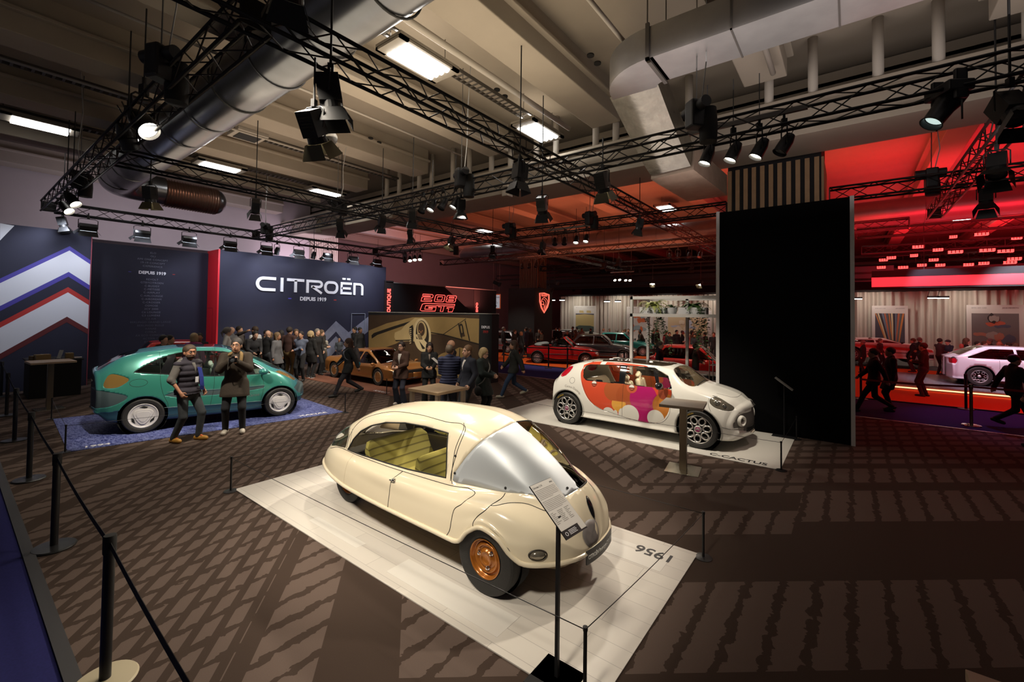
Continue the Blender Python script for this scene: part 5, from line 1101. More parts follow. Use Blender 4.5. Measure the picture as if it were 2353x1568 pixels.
# ---- hall walls
WW=mat('hall_wall_white',(.42,.37,.36),.85,noise=.08,nscale=1.)
struct(MB().box(-30.3,-30,-9,62,0,ZC).build('wall_left',WW)); struct(MB().box(-60,40,55,55.3,0,ZC).build('wall_back',mat('hall_wall_dark',(.08,.08,.09),.9)))
struct(MB().box(-24.2,-24.0,-2,12.5,5.3,ZC).build('wall_upper_left',WW))
struct(MB().box(28,28.3,-9,62,0,ZC).build('wall_right',mat('hall_wall_dark',(.08,.08,.09),.9)))
# ---------------------------------------------------------------- exhibition walls
NV=mat('navy_panel',(.012,.012,.030),.75,noise=.15,nscale=2); NVX=mat('black_panel',(.006,.006,.008),.8); RDW=mat('red_panel',(.68,.014,.025),.6); WT=mat('white_print',(.62,.62,.66),.6); BLP=mat('blue_print',(.05,.035,.28),.6); DRD=mat('dark_red_print',(.10,.01,.012),.6); RPR=mat('red_print',(.40,.02,.015),.6)
X1=-19.85
t=thing('exhibition_wall','navy exhibition wall with huge white chevrons edged in blue and red','exhibition wall',(X1,0,0))
MB().box(-.25,0,-6,2.97,0,5.0).build('panel',NV,t); MB().box(-.26,.012,2.97,2.99,0,5.0).build('edge_strip',mat('pink_edge',(.30,.05,.07),.5),t)
def yz(px,py,X=X1): q=GX(px,py,X); return (q[1],q[2])
def printx(name,poly,m,par,X0=0.,th=.004,lay=0):
    """flat print on a wall facing +x; poly in (y,z)"""
    return MB().add([(X0+.001+lay*.002+th,a,b) for a,b in poly],[tuple(range(len(poly)))]).add([(X0,a,b) for a,b in poly],[]).build(name,m,par)
ap1=yz(160,566); sl=None
def chev(y0,z0,dy,zt,zb):  # apex (y0,zt) falling to the left by .60 per m, to the right edge 2.965
    kL=.80; kR=.80
    yl=-1.5
    return [(y0,zt),(2.965,zt-(2.965-y0)*kR),(2.965,zb-(2.965-y0)*kR),(y0,zb),(yl,zb-(y0-yl)*kL),(yl,zt-(y0-yl)*kL)]
yA=yz(160,566)[0]; zs=[yz(160,566)[1],yz(160,576)[1],yz(157,625)[1],yz(156,636)[1],yz(154,660)[1],yz(154,672)[1],yz(151,728)[1],yz(151,741)[1]]
for (a,b,m,nm) in ((0,1,BLP,'blue_edge'),(1,2,WT,'white_chevron'),(2,3,BLP,'blue_edge'),(4,5,RPR,'red_edge'),(5,6,WT,'white_chevron'),(6,7,DRD,'dark_red_edge')):
    printx(nm,chev(yA,0,0,zs[a],zs[b]),m,t)
printx('white_corner',[yz(0,553),yz(0,513),yz(33,519)],WT,t)
X2=-21.5
t=thing('exhibition_wall','navy wall with the faint column of concept car names','exhibition wall',(X2,0,0)); MB().box(-.2,0,2.9,7.0,0,4.9).build('panel',NV,t)
FX=lambda y_,z_,x0=.004:frameM((x0,y_,z_),(0,1,0),(0,0,1))
yc=GX(350,640,X2)[1]; WL=mat('white_letter',(.80,.80,.84),.5); GL=mat('faint_letter',(.17,.17,.22),.6); GL2=mat('faint_letter_dark',(.08,.08,.11),.6)
text('title','DEPUIS 1919',.155,WL,t,FX(yc,GX(351,628,X2)[2]),bold=.006,extrude=.002)
for s,m in ((-1,BLP),(1,RPR)): MB().box(.001,.006,yc+s*.68-.04,yc+s*.68+.04,GX(351,628,X2)[2]-.012,GX(351,628,X2)[2]+.012).build('title_dash',m,t)
L1=['ELO','OLI','AMI ONE CONCEPT','19-19 CONCEPT','CXPERIENCE']; L2=['REVOLT','GTBYCITROEN','C-BUGGY','C-MÉTISSE','C-AIRPLAY','C-AIRLOUNGE','C-AIRDREAM','C-CROSSER','OSMOSE','2CV 2000','C6 LOUNGE','C3 LUMIÈRE','C3 AIR','BERLINGO GRAND LARGE','BERLINGO BULLE','XANAE','CITELA','AX ECO CONCEPT','ACTIVA 1','XANTIA']
z0,z1=GX(352,582,X2)[2],GX(352,613,X2)[2]
for i,s in enumerate(L1): text('name_line',s,.098,GL,t,FX(yc,z0+(z1-z0)*i/4),extrude=.001,space=1.1)
z0,z1=GX(350,643,X2)[2],GX(346,786,X2)[2]
for i,s in enumerate(L2): text('name_line',s,.098,GL if i<12 else GL2,t,FX(yc,z0+(z1-z0)*i/19),extrude=.001,space=1.1)
X3=-20.4
t=thing('exhibition_wall','tall red end panel joining the navy walls','exhibition wall',(X3,6.9,0)); MB().box(-1.2,.0,-.06,0,0,5.0).build('panel',RDW,t)
MB().box(-.45,-.442,-.066,-.06,0,2.6).box(-1.0,-.45,-.066,-.06,2.59,2.6).build('door_gap',DRD,t)
t=thing('exhibition_wall','navy wall with the large white car maker lettering','exhibition wall',(X3,0,0)); MB().box(-.2,0,6.9,15.0,0,5.0).build('panel',NV,t,bevel=.004)
# lettering: drawn as heavy strokes
ly0,ly1=yz(587,655,X3)[0],yz(834,668,X3)[0]; lt=yz(640,640,X3)[1]; lz0,lz1=3.33,3.97
lz1=(GX(600,637,X3)[2]+GX(800,648,X3)[2])/2; lz0=(GX(606,668,X3)[2]+GX(797,678,X3)[2])/2
def stroke(mb,pts,w,closed=False,d=.05):
    """constant width flat stroke in (y,z) with square ends"""
    P=[Vector((a,b)) for a,b in pts]; n=len(P); L=[];R=[]
    for i,p in enumerate(P):
        if closed: a,b=P[i-1],P[(i+1)%n]
        else: a,b=P[max(i-1,0)],P[min(i+1,n-1)]
        d0=(p-a).normalized() if (p-a).length>1e-9 else (b-p).normalized(); d1=(b-p).normalized() if (b-p).length>1e-9 else d0
        nn=Vector((-(d0+d1).y,(d0+d1).x)).normalized(); k=1/max(.5,abs(nn.dot(Vector((-d0.y,d0.x))))); L.append(p+nn*w/2*k); R.append(p-nn*w/2*k)
    m=n if closed else n-1
    v=[]; f=[]
    for i in range(n): v+=[(0,L[i].x,L[i].y),(0,R[i].x,R[i].y),(d,L[i].x,L[i].y),(d,R[i].x,R[i].y)]
    for i in range(m):
        a=4*i; b=4*((i+1)%n); f+=[(a+2,a+3,b+3,b+2),(a,b,b+1,a+1),(a,a+2,b+2,b),(a+1,b+1,b+3,a+3)]
    if not closed: f+=[(0,1,3,2),(4*n-4,4*n-2,4*n-1,4*n-3)]
    mb.add(v,f)
def rrect(x0,x1,y0,y1,r,n=8):
    return [(cx+r*math.cos(a),cy+r*math.sin(a)) for cx,cy,a0 in ((x1-r,y1-r,0),(x0+r,y1-r,PI/2),(x0+r,y0+r,PI),(x1-r,y0+r,1.5*PI)) for a in np.linspace(a0,a0+PI/2,n)]
W_=ly1-ly0; H_=lz1-lz0; w=H_*.205; u=lambda a:ly0+W_*a; zz=lambda b:lz0+H_*b; hw=w/2
def arc(cx,cy,rx,ry,a0,a1,n=10): return [(cx+rx*math.cos(a),cy+ry*math.sin(a)) for a in np.linspace(a0,a1,n)]
zt,zb=zz(1)-hw,zz(0)+hw; zm=(zt+zb)/2; rr=(zt-zb)/2
letters={}
m_=MB(); stroke(m_,[(u(.158),zt)]+arc(u(.0)+hw+rr,zm,rr,rr,PI/2,1.5*PI,16)+[(u(.155),zb)],w); letters['C']=m_
m_=MB(); stroke(m_,[(u(.208),zz(0)),(u(.208),zz(1))],w*.95); letters['I']=m_
m_=MB(); stroke(m_,[(u(.25),zt),(u(.40),zt)],w); stroke(m_,[(u(.325),zt),(u(.325),zz(0))],w*.95); letters['T']=m_
m_=MB(); q=rr*.52; stroke(m_,[(u(.432),zz(0)),(u(.432),zt),(u(.53),zt)]+arc(u(.535),zt-q,q*1.2,q,PI/2,-PI/2,12)+[(u(.465),zt-2*q)],w*.92); stroke(m_,[(u(.475),zt-2*q),(u(.565),zz(0)+.0)],w*.9); letters['R']=m_
m_=MB(); stroke(m_,rrect(u(.588)+hw,u(.728)-hw,zb,zt,rr*.85,10),w,True); letters['O']=m_
m_=MB(); stroke(m_,[(u(.87),zt),(u(.762),zt),(u(.762),zb),(u(.87),zb)],w*.9); stroke(m_,[(u(.762),zm),(u(.858),zm)],w*.85); letters['E']=m_
for k in (0,1): m_=MB(); stroke(m_,[(u(.768+.05*k),zz(1.26)),(u(.803+.05*k),zz(1.26))],w*.72); letters['dot%d'%k]=m_
m_=MB(); stroke(m_,[(u(.90),zz(0)),(u(.90),zt),(u(.955),zt)]+arc(u(.955),zt-q*1.1,u(1)-u(.955)-hw,q*1.1,PI/2,0,9)+[(u(1)-hw,zz(0))],w*.9); letters['n']=m_
for k,m_ in letters.items(): m_.build('logo_letter',WL,t)
dz=GX(718,688,X3)[2]; yc=(GX(693,688,X3)[1]+GX(746,688,X3)[1])/2
text('title','DEPUIS 1919',.24,WL,t,FX(yc,dz),bold=.008,extrude=.004)
for s,m in ((-1,mat('blue_dash',(.10,.08,.55),.5)),(1,RPR)): MB().box(.001,.006,yc+s*1.12-.07,yc+s*1.12+.07,dz-.02,dz+.02).build('title_dash',m,t)
# grey chevron photo print near the right end of the wall
GP=mat('grey_photo_print',(.20,.21,.27),.6,noise=.35,nscale=3); y_=lambda px,py:yz(px,py,X3)
printx('photo_chevron',[y_(772,738),y_(801,764),y_(846,728),y_(848,760),y_(801,800),y_(772,762),y_(745,790),y_(745,766)],GP,t); printx('photo_chevron',[y_(772,773),y_(800,806),y_(800,838),y_(772,805),y_(750,830),y_(750,796)],GP,t)
m_=MB(); P=[y_(806,800),y_(807,721),y_(838,721),y_(838,760)]
for a,b in zip(P,P[1:]): m_.tube([(.03,a[0],a[1]),(.03,b[0],b[1])],.018,4)
m_.build('outline_frame',mat('frame_grey',(.25,.27,.32),.4),t)
# 208 wall beyond
X4=-20.4
t=thing('exhibition_wall','black wall with red neon 208 GTi sign','exhibition wall',(X4,0,0)); MB().box(-.2,0,15.0,24.6,0,4.15).build('panel',NVX,t); MB().box(-.22,.03,15.0,24.6,4.15,4.2).build('top_rail',mat('rail_grey',(.35,.33,.30),.5),t)
NEO=mat('red_neon',(1.,.06,.05),.5,emit=2.4,ecol=(1.,.10,.08))
def nz(px,py): q=GX(px,py,X4); return np.array([q[1],q[2]])
def neonpath(pts,o,ux,uz,closed=True,r=.017):
    P=[o+ux*a+uz*b for a,b in pts]; return MB().tube([(.06,p[0],p[1]) for p in P],r,6,closed=closed)
cz=lambda X,Y:(840+X/5.8825,620+Y/5.8825)
A=nz(*cz(740,425)); Bq=nz(*cz(1205,450)); D=nz(*cz(765,330))
ux=(Bq-A); uz=np.array([0,(D-A)[1]]); ux=np.array([ux[0],0]); 
sk=lambda pts:[(a+.05*b,b) for a,b in pts]
digits=[sk([(0,1),(.26,1),(.29,.9),(.29,.6),(.27,.5),(.07,.42),(.07,.22),(.29,.22),(.29,0),(0,0),(0,.55),(.03,.62),(.22,.7),(.22,.78),(0,.78)]),
 sk([(.36,.1),(.39,0),(.61,0),(.64,.1),(.64,.9),(.61,1),(.39,1),(.36,.9)]),sk([(.43,.25),(.57,.25),(.57,.75),(.43,.75)]),
 sk([(.70,.08),(.73,0),(.96,0),(.99,.08),(.99,.42),(.96,.5),(.99,.58),(.99,.92),(.96,1),(.73,1),(.70,.92),(.70,.58),(.73,.5),(.70,.42)]),sk([(.77,.2),(.92,.2),(.92,.38),(.77,.38)]),sk([(.77,.62),(.92,.62),(.92,.8),(.77,.8)])]
for d in digits: neonpath(d,A,ux,uz).build('neon_digit',NEO,t,smooth='all')
A2=nz(*cz(725,560)); D2=nz(*cz(740,455)); uz2=np.array([0,(D2-A2)[1]])
gti=[sk([(.02,.9),(.08,1),(.98,1),(.98,.76),(.43,.76),(.43,.72),(.12,.72),(.12,.25),(.33,.25),(.33,.42),(.22,.42),(.22,.55),(.43,.55),(.43,.02),(.05,.02),(0,.15)]),sk([(.50,.76),(.66,.76),(.66,-.02),(.58,-.02),(.58,.6),(.5,.6)]),sk([(.76,.55),(.98,.55),(.95,-.05),(.82,-.05),(.82,.4),(.76,.4)])]
for d in gti: neonpath(d,A2,ux*.98,uz2).build('neon_letter',NEO,t,smooth='all')
for s,X_,Y_,sz in (('BOUTIQUE',310,440,.30),('EXPO',1500,510,.26)):
    q=nz(*cz(X_,Y_)); M=frameM((.05,q[0],q[1]),(0,0,1),(0,-1,0)); text('neon_word',s,sz,NEO,t,M,extrude=.01,bold=.01); MB().box(.001,.03,q[0]-.3,q[0]+.3,q[1]-1.2,q[1]+1.2).build('sign_board',mat('sign_board_dark',(.016,.012,.012),.6),t)
# coat check sign
p=GX(1140,693,X4+.0); q=GY(1140,693,25.5); t=thing('hanging_sign','white cloakroom sign with coat hanger symbol in an orange frame','sign',(q[0],25.5,q[2]))
MB().box(-.42,.42,-.02,.02,-.55,.55).build('frame',mat('sign_orange',(.55,.12,.04),.5,emit=.3,ecol=(.55,.12,.04)),t); MB().box(-.36,.36,-.026,.0,-.50,.48).build('board',mat('sign_white',(.6,.65,.7),.5,emit=.35,ecol=(.6,.66,.72)),t)
INK=mat('navy_ink',(.03,.04,.14),.5); FY=lambda x_,z_,y0=-.03:frameM((x_,y0,z_),(1,0,0),(0,0,1))
text('sign_word','VESTIAIRE',.16,INK,t,FY(0,.30),extrude=.001); m_=MB(); m_.tube([(-.2,-.03,-.12),(.0,-.03,.04),(.2,-.03,-.12),(-.2,-.03,-.12)],.012,5); m_.tube([(0,-.03,.04),(0,-.03,.1),(.04,-.03,.14),(.0,-.03,.17),(-.04,-.03,.14)],.01,5); m_.build('hanger_symbol',INK,t); MB().ell((0,-.03,-.34),(.07,.01,.09),16,8).build('arrow_symbol',INK,t)
for s in (-1,1): MB().cyl((s*.3,0,.5),(s*.3,0,3.5),.01,seg=5).build('hanger_wire',PT,t)
# ---- mural wall
YP=12.2; xl,xr,zt_=-17.85,-10.30,2.50
t=thing('mural_wall','low black wall printed with a golden car interior and big steering wheel','exhibition wall',(0,YP,0)); MB().box(xl,xr,0,.4,0,zt_).build('panel',NVX,t); MB().box(xl-.02,xr+.02,-.02,.42,zt_,zt_+.025).build('top_rail',mat('rail_grey',(.35,.33,.30),.5),t)
mz=lambda X,Y:(740+X/4.706,720+Y/4.706)
def mp(X,Y): q=GY(*mz(X,Y),YP); return (q[0],q[2])
_lay=[0]
def pr_(name,pts,m,rnd=False):
    P=[mp(*p) if isinstance(p[0],(int,float)) and max(p)>50 else p for p in pts]; P=[(min(max(a,xl),xr-.62),min(max(b,0.02),zt_-.02)) for a,b in (curvepoly(P,6) if rnd else P)]; _lay[0]+=1; y0=-.001-.0015*_lay[0]
    n=len(P); return MB().add([(a,y0,b) for a,b in P],[tuple(range(n))]).build(name,m,t)
TN=mat('mural_tan',(.30,.20,.075),.7,noise=.3,nscale=1.2); TN2=mat('mural_light_tan',(.46,.34,.16),.7,noise=.15,nscale=2); BR=mat('mural_brown',(.055,.03,.014),.7,noise=.3,nscale=2); DB=mat('mural_dark',(.014,.010,.006),.7); CRM=mat('mural_cream',(.58,.46,.26),.6)
pr_('mural_field',[(500,20),(1725,20),(1725,900),(500,900)],BR)
pr_('mural_dash',[(505,190),(700,110),(980,45),(1300,40),(1725,60),(1725,330),(1320,230),(1000,220),(800,330),(600,400),(505,420)],TN)
pr_('mural_slot',[(535,240),(560,215),(780,140),(960,85),(990,100),(800,165),(600,235),(540,275)],DB)
pr_('mural_door_panel',[(1310,225),(1560,60),(1600,300),(1460,265)],TN); pr_('mural_line',[(1308,228),(1556,58),(1562,62),(1316,232)],DB); pr_('mural_line',[(1180,205),(1310,225),(1725,335),(1725,345),(1300,236),(1180,215)],DB); pr_('mural_recess',[(1475,125),(1510,110),(1550,250),(1500,260)],BR)
pr_('mural_line',[(1470,110),(1478,105),(1520,275),(1510,275)],DB); pr_('mural_line',[(1545,80),(1555,78),(1605,300),(1593,300)],DB)
pr_('mural_handle',curvepoly([(1490,125),(1520,120),(1535,220),(1505,228)],5),DB); pr_('mural_handle_inner',curvepoly([(1500,140),(1513,138),(1522,212),(1512,214)],5),TN)
pr_('mural_column',[(790,210),(860,180),(900,130),(970,80),(1010,50),(1060,55),(1060,330),(980,300),(850,310),(800,295),(785,260)],TN2,False)
pr_('mural_column_edge',[(795,290),(990,285),(990,298),(800,302)],DB)
pr_('mural_bezel',[(950,150),(985,125),(1000,200),(985,340),(960,260),(945,210)],DB)
def ellp(cx,cy,rx,ry,n=44,t0=.06): return [(cx+rx*math.cos(a)+t0*ry*math.sin(a),cy+ry*math.sin(a)) for a in (2*PI*i/n for i in range(n))]
pr_('mural_wheel_rim',ellp(1088,236,95,182),CRM); pr_('mural_wheel_gap',ellp(1090,234,70,155),DB); pr_('mural_pod',ellp(1085,190,52,105),TN2); pr_('mural_pod_hole',ellp(1080,175,36,72),BR)
pr_('mural_spoke',[(1015,235),(1060,215),(1120,300),(1160,340),(1130,390),(1080,330),(1050,290)],CRM); pr_('mural_spoke',[(1020,280),(1050,280),(1095,400),(1080,415),(1040,380)],CRM)
for k in range(3):
    for j in range(4): pr_('mural_button',[(1035+16*k+5*j,228+15*j),(1047+16*k+5*j,226+15*j),(1050+16*k+5*j,236+15*j),(1038+16*k+5*j,238+15*j)],BR)
for k in range(8): pr_('mural_gauge_mark',[(955+4*(k%2),165+22*k),(975,160+22*k),(977,170+22*k),(957,176+22*k)],CRM)
for k in range(5): pr_('mural_gem',[(1060+8*k,215-6*abs(k-2)*2),(1068+8*k,205-6*abs(k-2)*2),(1072+8*k,218-6*abs(k-2)*2)],mat('mural_copper',(.45,.22,.10),.4))
pr_('mural_seat',curvepoly([(1230,520),(1300,440),(1440,400),(1500,370),(1560,400),(1570,560),(1500,760),(1200,860),(1180,700)],5),TN); pr_('mural_seat_seam',[(1490,560),(1500,380),(1508,380),(1500,560)],DB)
pr_('mural_divider',[mp(1722,5),mp(1726,5),mp(1726,880),mp(1722,880)],mat('frame_grey',(.25,.27,.32),.4))
q=GY(1118,757,YP); FY2=lambda x_,z_,y0=-.004:frameM((x_,y0,z_),(1,0,0),(0,0,1))
text('mural_text','DEPUIS',.13,WL,t,FY2(xr-.30,q[2]+.07),extrude=.001,bold=.003); text('mural_text','1919',.13,RPR,t,FY2(xr-.30,q[2]-.10),extrude=.001,bold=.003)
# ---- large black panel, slatted column, shelf frame
t=thing('black_panel','tall plain black display panel with white side edges','exhibition wall',(0,11.1,0)); MB().box(-2.45,.02,.03,.15,0,4.98).build('panel',mat('matt_black',(.002,.0018,.0022),1.,spec=.1),t)
for x_ in (-2.50,.0): MB().box(x_,x_+.07,0,.16,0,5.0).build('edge_profile',mat('white_profile',(.55,.53,.52),.5),t)
for x_ in (-2.1,-.4): MB().box(x_-.05,x_+.05,.15,1.0,0,.05).cyl((x_,.95,.04),(x_,.18,3.),.025).build('brace',BLK,t)
t=thing('slatted_column','square column clad in vertical oak slats behind the black panel','column',(-1.6,13.6,0)); 
WD=mat('oak_slat',(.36,.22,.11),.6,noise=.2,nscale=5); MB().box(-1.05,1.05,-.5,1.4,0,7.4).build('core',NVX,t)
SLF=[]
for i in range(11): MB().box(-1.05+.196*i,-1.05+.196*i+.10,-.56,-.5,4.2,6.5).build('slat',WD,t)
for i in range(9): MB().box(1.05,1.10,-.5+.21*i,-.5+.21*i+.13,4.2,6.5).build('slat',WD,t)
def slatcol(name,label,x0,x1,y0,y1,z0,z1,n,m):
    t=thing(name,label,'column',((x0+x1)/2,(y0+y1)/2,0)); a,b=(x1-x0)/2,(y1-y0)/2; MB().box(-a,a,-b,b,0,z1).build('core',NVX,t); s=2*a/n
    for i in range(n): MB().box(-a+s*i,-a+s*i+s*.5,-b-.05,-b,z0,z1).build('slat',m,t)
    s=2*b/n
    for i in range(n): MB().box(a,a+.05,-b+s*i,-b+s*i+s*.5,z0,z1).build('slat',m,t)
slatcol('slatted_column','pale slatted column rising behind the big white lettering wall',-25.9,-23.6,12.6,14.,3.5,7.4,14,mat('pale_slat',(.62,.52,.42),.6))
t=thing('shield_tower','black square tower with a red lion shield sign','column',(-16.6,24,0)); MB().box(-2.2,0,0,2.2,0,4.25).build('block',mat('tower_black',(.012,.011,.012),.7),t)
slatcol('slatted_column','dark slatted column standing above the shield tower',-18.4,-17.,24.8,26.,4.2,7.4,10,mat('brown_slat',(.16,.08,.04),.6))
NR=mat('red_sign_line',(1.,.12,.08),.5,emit=1.6,ecol=(1.,.16,.10))
def sx(px,py): q=GX(px,py,-16.6); return (q[1]-24,q[2])
szz=lambda X,Y:(1130+X/7.127,640+Y/7.127)
def shape(name,pts,r=.022,closed=True,sm=False):
    P=[sx(*szz(*p)) for p in pts]; P=curvepoly(P,4) if sm else P; MB().tube([(.05,a,b) for a,b in P],r,5,closed=closed).build(name,NR,t,smooth='all')
shape('shield_outline',[(772,245),(850,240),(930,268),(930,380),(905,470),(848,565),(800,480),(775,380)],.03)
shape('shield_inner',[(785,262),(850,256),(918,280),(918,380),(895,460),(848,540),(810,465),(788,380)],.014)
shape('lion_line',[(800,400),(812,350),(845,315),(880,335),(905,380),(900,430),(880,470),(860,510),(845,480),(850,440),(835,420),(815,430)],.016,True,True)
shape('lion_line',[(830,345),(860,350),(880,400),(870,450),(850,490)],.012,False); shape('lion_line',[(812,372),(832,380),(845,410),(835,440)],.012,False)
q=sx(*szz(852,285)); text('sign_word','PEUGEOT',.17,NR,t,frameM((.05,q[0],q[1]),(0,1,0),(0,0,1)),extrude=.004)
SHW=mat('white_frame',(.60,.58,.56),.5)
t=thing('shelf_frame','white open frame shelving beside the black panel, carrying planters','shelving',(0,11.1,0))
for x_,y_ in ((-4.58,0),(-3.50,1.2),(-4.58,1.2)): MB().box(x_-.035,x_+.035,y_,y_+.07,0,3.02).build('post',SHW,t)
MB().box(-4.61,-2.50,0,.07,2.95,3.03).box(-4.61,-2.50,1.2,1.27,2.95,3.03).box(-4.61,-4.54,0,1.27,2.95,3.03).build('top_rail',SHW,t); MB().box(-4.61,-2.50,0,.07,2.50,2.58).box(-4.61,-4.54,0,1.27,2.50,2.58).box(-4.61,-2.50,1.2,1.27,2.50,2.58).build('shelf_rail',SHW,t); MB().box(-4.55,-2.5,.06,1.2,2.52,2.545).build('shelf_board',mat('shelf_glass',(.2,.2,.2),.3),t)
POT=mat('planter_white',(.62,.62,.64),.6)
def fern(t,x,y,z,m,n,L,seed,droop=1.):
    R_=random.Random(seed)
    for k in range(n):
        a=R_.uniform(0,2*PI); l=L*R_.uniform(.6,1.); up=R_.uniform(.5,1.3); b=MB(); P=[]
        for i in range(9):
            q=i/8; P.append(Vector((x+math.cos(a)*l*q,y+math.sin(a)*l*.6*q,z+l*up*q-l*droop*q*q)))
        for i in range(1,9):
            p=P[i]; d=(P[i]-P[i-1]).normalized(); s=d.cross(Vector((0,0,1))).normalized(); wdt=.085*L/.5*math.sin(PI*(i/9.)**.7)+.012
            for sg in (-1,1):
                for h_ in (0,.5):
                    o=p-d*(h_*l/8); tip=o+s*sg*wdt+d*.02; b.add([tuple(o-d*.010),tuple(tip),tuple(o+d*.014),tuple(o+Vector((0,0,.004)))],[(0,1,2),(0,3,1),(3,2,1)])
        b.tube(P,.004,4); b.build('frond',m,t)
def ivy(t,x,y,z,L,m,seed):
    R_=random.Random(seed); P=[(x,y,z)]; 
    while P[-1][2]>z-L: a=P[-1]; P.append((a[0]+R_.uniform(-.04,.04),a[1]+R_.uniform(-.03,.03),a[2]-.06))
    b=MB(); b.tube(P,.005,4)
    for p in P[1:]:
        for k in range(4):
            a=R_.uniform(0,2*PI); c=Vector(p)+Vector((math.cos(a)*.05,math.sin(a)*.05,R_.uniform(-.03,.02))); s=R_.uniform(.025,.042); u_=Vector((math.cos(a),math.sin(a),-.4))*s; w_=Vector((-math.sin(a),math.cos(a),.3))*s
            b.add([tuple(c-u_*.6),tuple(c+w_*.9),tuple(c+u_*1.2),tuple(c-w_*.9)],[(0,1,2,3)])
    b.build('ivy_vine',m,t)
FG=mat('fern_pale',(.42,.46,.14),.6); FG2=mat('fern_green',(.07,.15,.035),.6); IV=mat('ivy_leaf',(.03,.06,.02),.5)
for (x_,lab,m,sd) in ((-4.05,'white planter on the shelf with pale yellow green fern and trailing ivy',FG,3),(-3.05,'white planter on the shelf with dark green fern and long ivy',FG2,8)):
    t=thing('planter',lab,'planter',(x_,11.35,2.545)); MB().box(-.36,.30,-.12,.12,0,.20).build('trough',POT,t,bevel=.008); MB().box(-.33,.27,-.10,.10,.17,.195).build('soil',BLK,t)
    fern(t,-.03,0,.20,m,34,.46,sd,.95); 
    for k,(dx,L) in enumerate(((.16,.95),(.22,1.2),(.10,.7),(-.1,1.0),(.28,.6))): ivy(t,dx,-.13,.2,L,IV,sd*7+k)
t=thing('planter','small round white pot on the shelf between the planters','planter',(-3.62,11.42,2.545)); MB().lathe([(.001,0),(.10,0),(.13,.2),(.12,.2),(.11,.15),(.001,.15)],24).build('pot',POT,t,smooth=True); fern(t,0,0,.18,FG2,12,.25,55,.8)
# metal rack and counter behind the hatchback
t=thing('wire_rack','chrome wire shelving rack beside the black panel','rack',(-2.75,13.0,0))
for a in (-.3,.3):
    for b in (-.2,.2): MB().cyl((a,b,0),(a,b,1.35),.014).build('rack_post',CHROME,t)
for z_ in (.3,.75,1.2): 
    m_=MB()
    for k in range(9): m_.cyl((-.3,-.2+.05*k,z_),(.3,-.2+.05*k,z_),.005,seg=5)
    m_.box(-.3,.3,-.205,-.195,z_-.01,z_+.01).build('rack_shelf',CHROME,t)
t=thing('counter','dark counter with a pale top rail behind the white hatchback','counter',(-4.0,13.6,0)); MB().box(-1.3,1.0,-.3,.3,0,.85).build('body',NVX,t,bevel=.01); MB().box(-1.35,1.05,-.34,.34,.85,.89).build('worktop',mat('rail_grey',(.35,.33,.30),.5),t,bevel=.006)
t=thing('tub_chair','mustard tub chair behind the white hatchback','chair',(-3.0,12.35,0),2.2); sh=[]
for i in range(13):
    a=PI*(.5+i/12.); c_,s_=math.cos(a),math.sin(a); sh.append([(c_*.22,s_*.24,.40),(c_*.30,s_*.30,.55),(c_*.34,s_*.34,.82-.10*abs(i-6)/6),(c_*.30,s_*.30,.82-.10*abs(i-6)/6),(c_*.26,s_*.26,.55),(c_*.19,s_*.21,.42)])
MB().rings(sh,True,True).build('shell',mat('mustard_shell',(.30,.20,.05),.5),t,smooth='all'); MB().lathe([(.001,.38),(.22,.38),(.24,.42),(.2,.46),(.001,.46)],20).build('seat',mat('dark_seat',(.06,.04,.03),.8),t,smooth='all')
for k in range(4): a=PI/4+k*PI/2; MB().cyl((.12*math.cos(a),.12*math.sin(a),.38),(.22*math.cos(a),.22*math.sin(a),0),.012).build('leg',BLK,t)
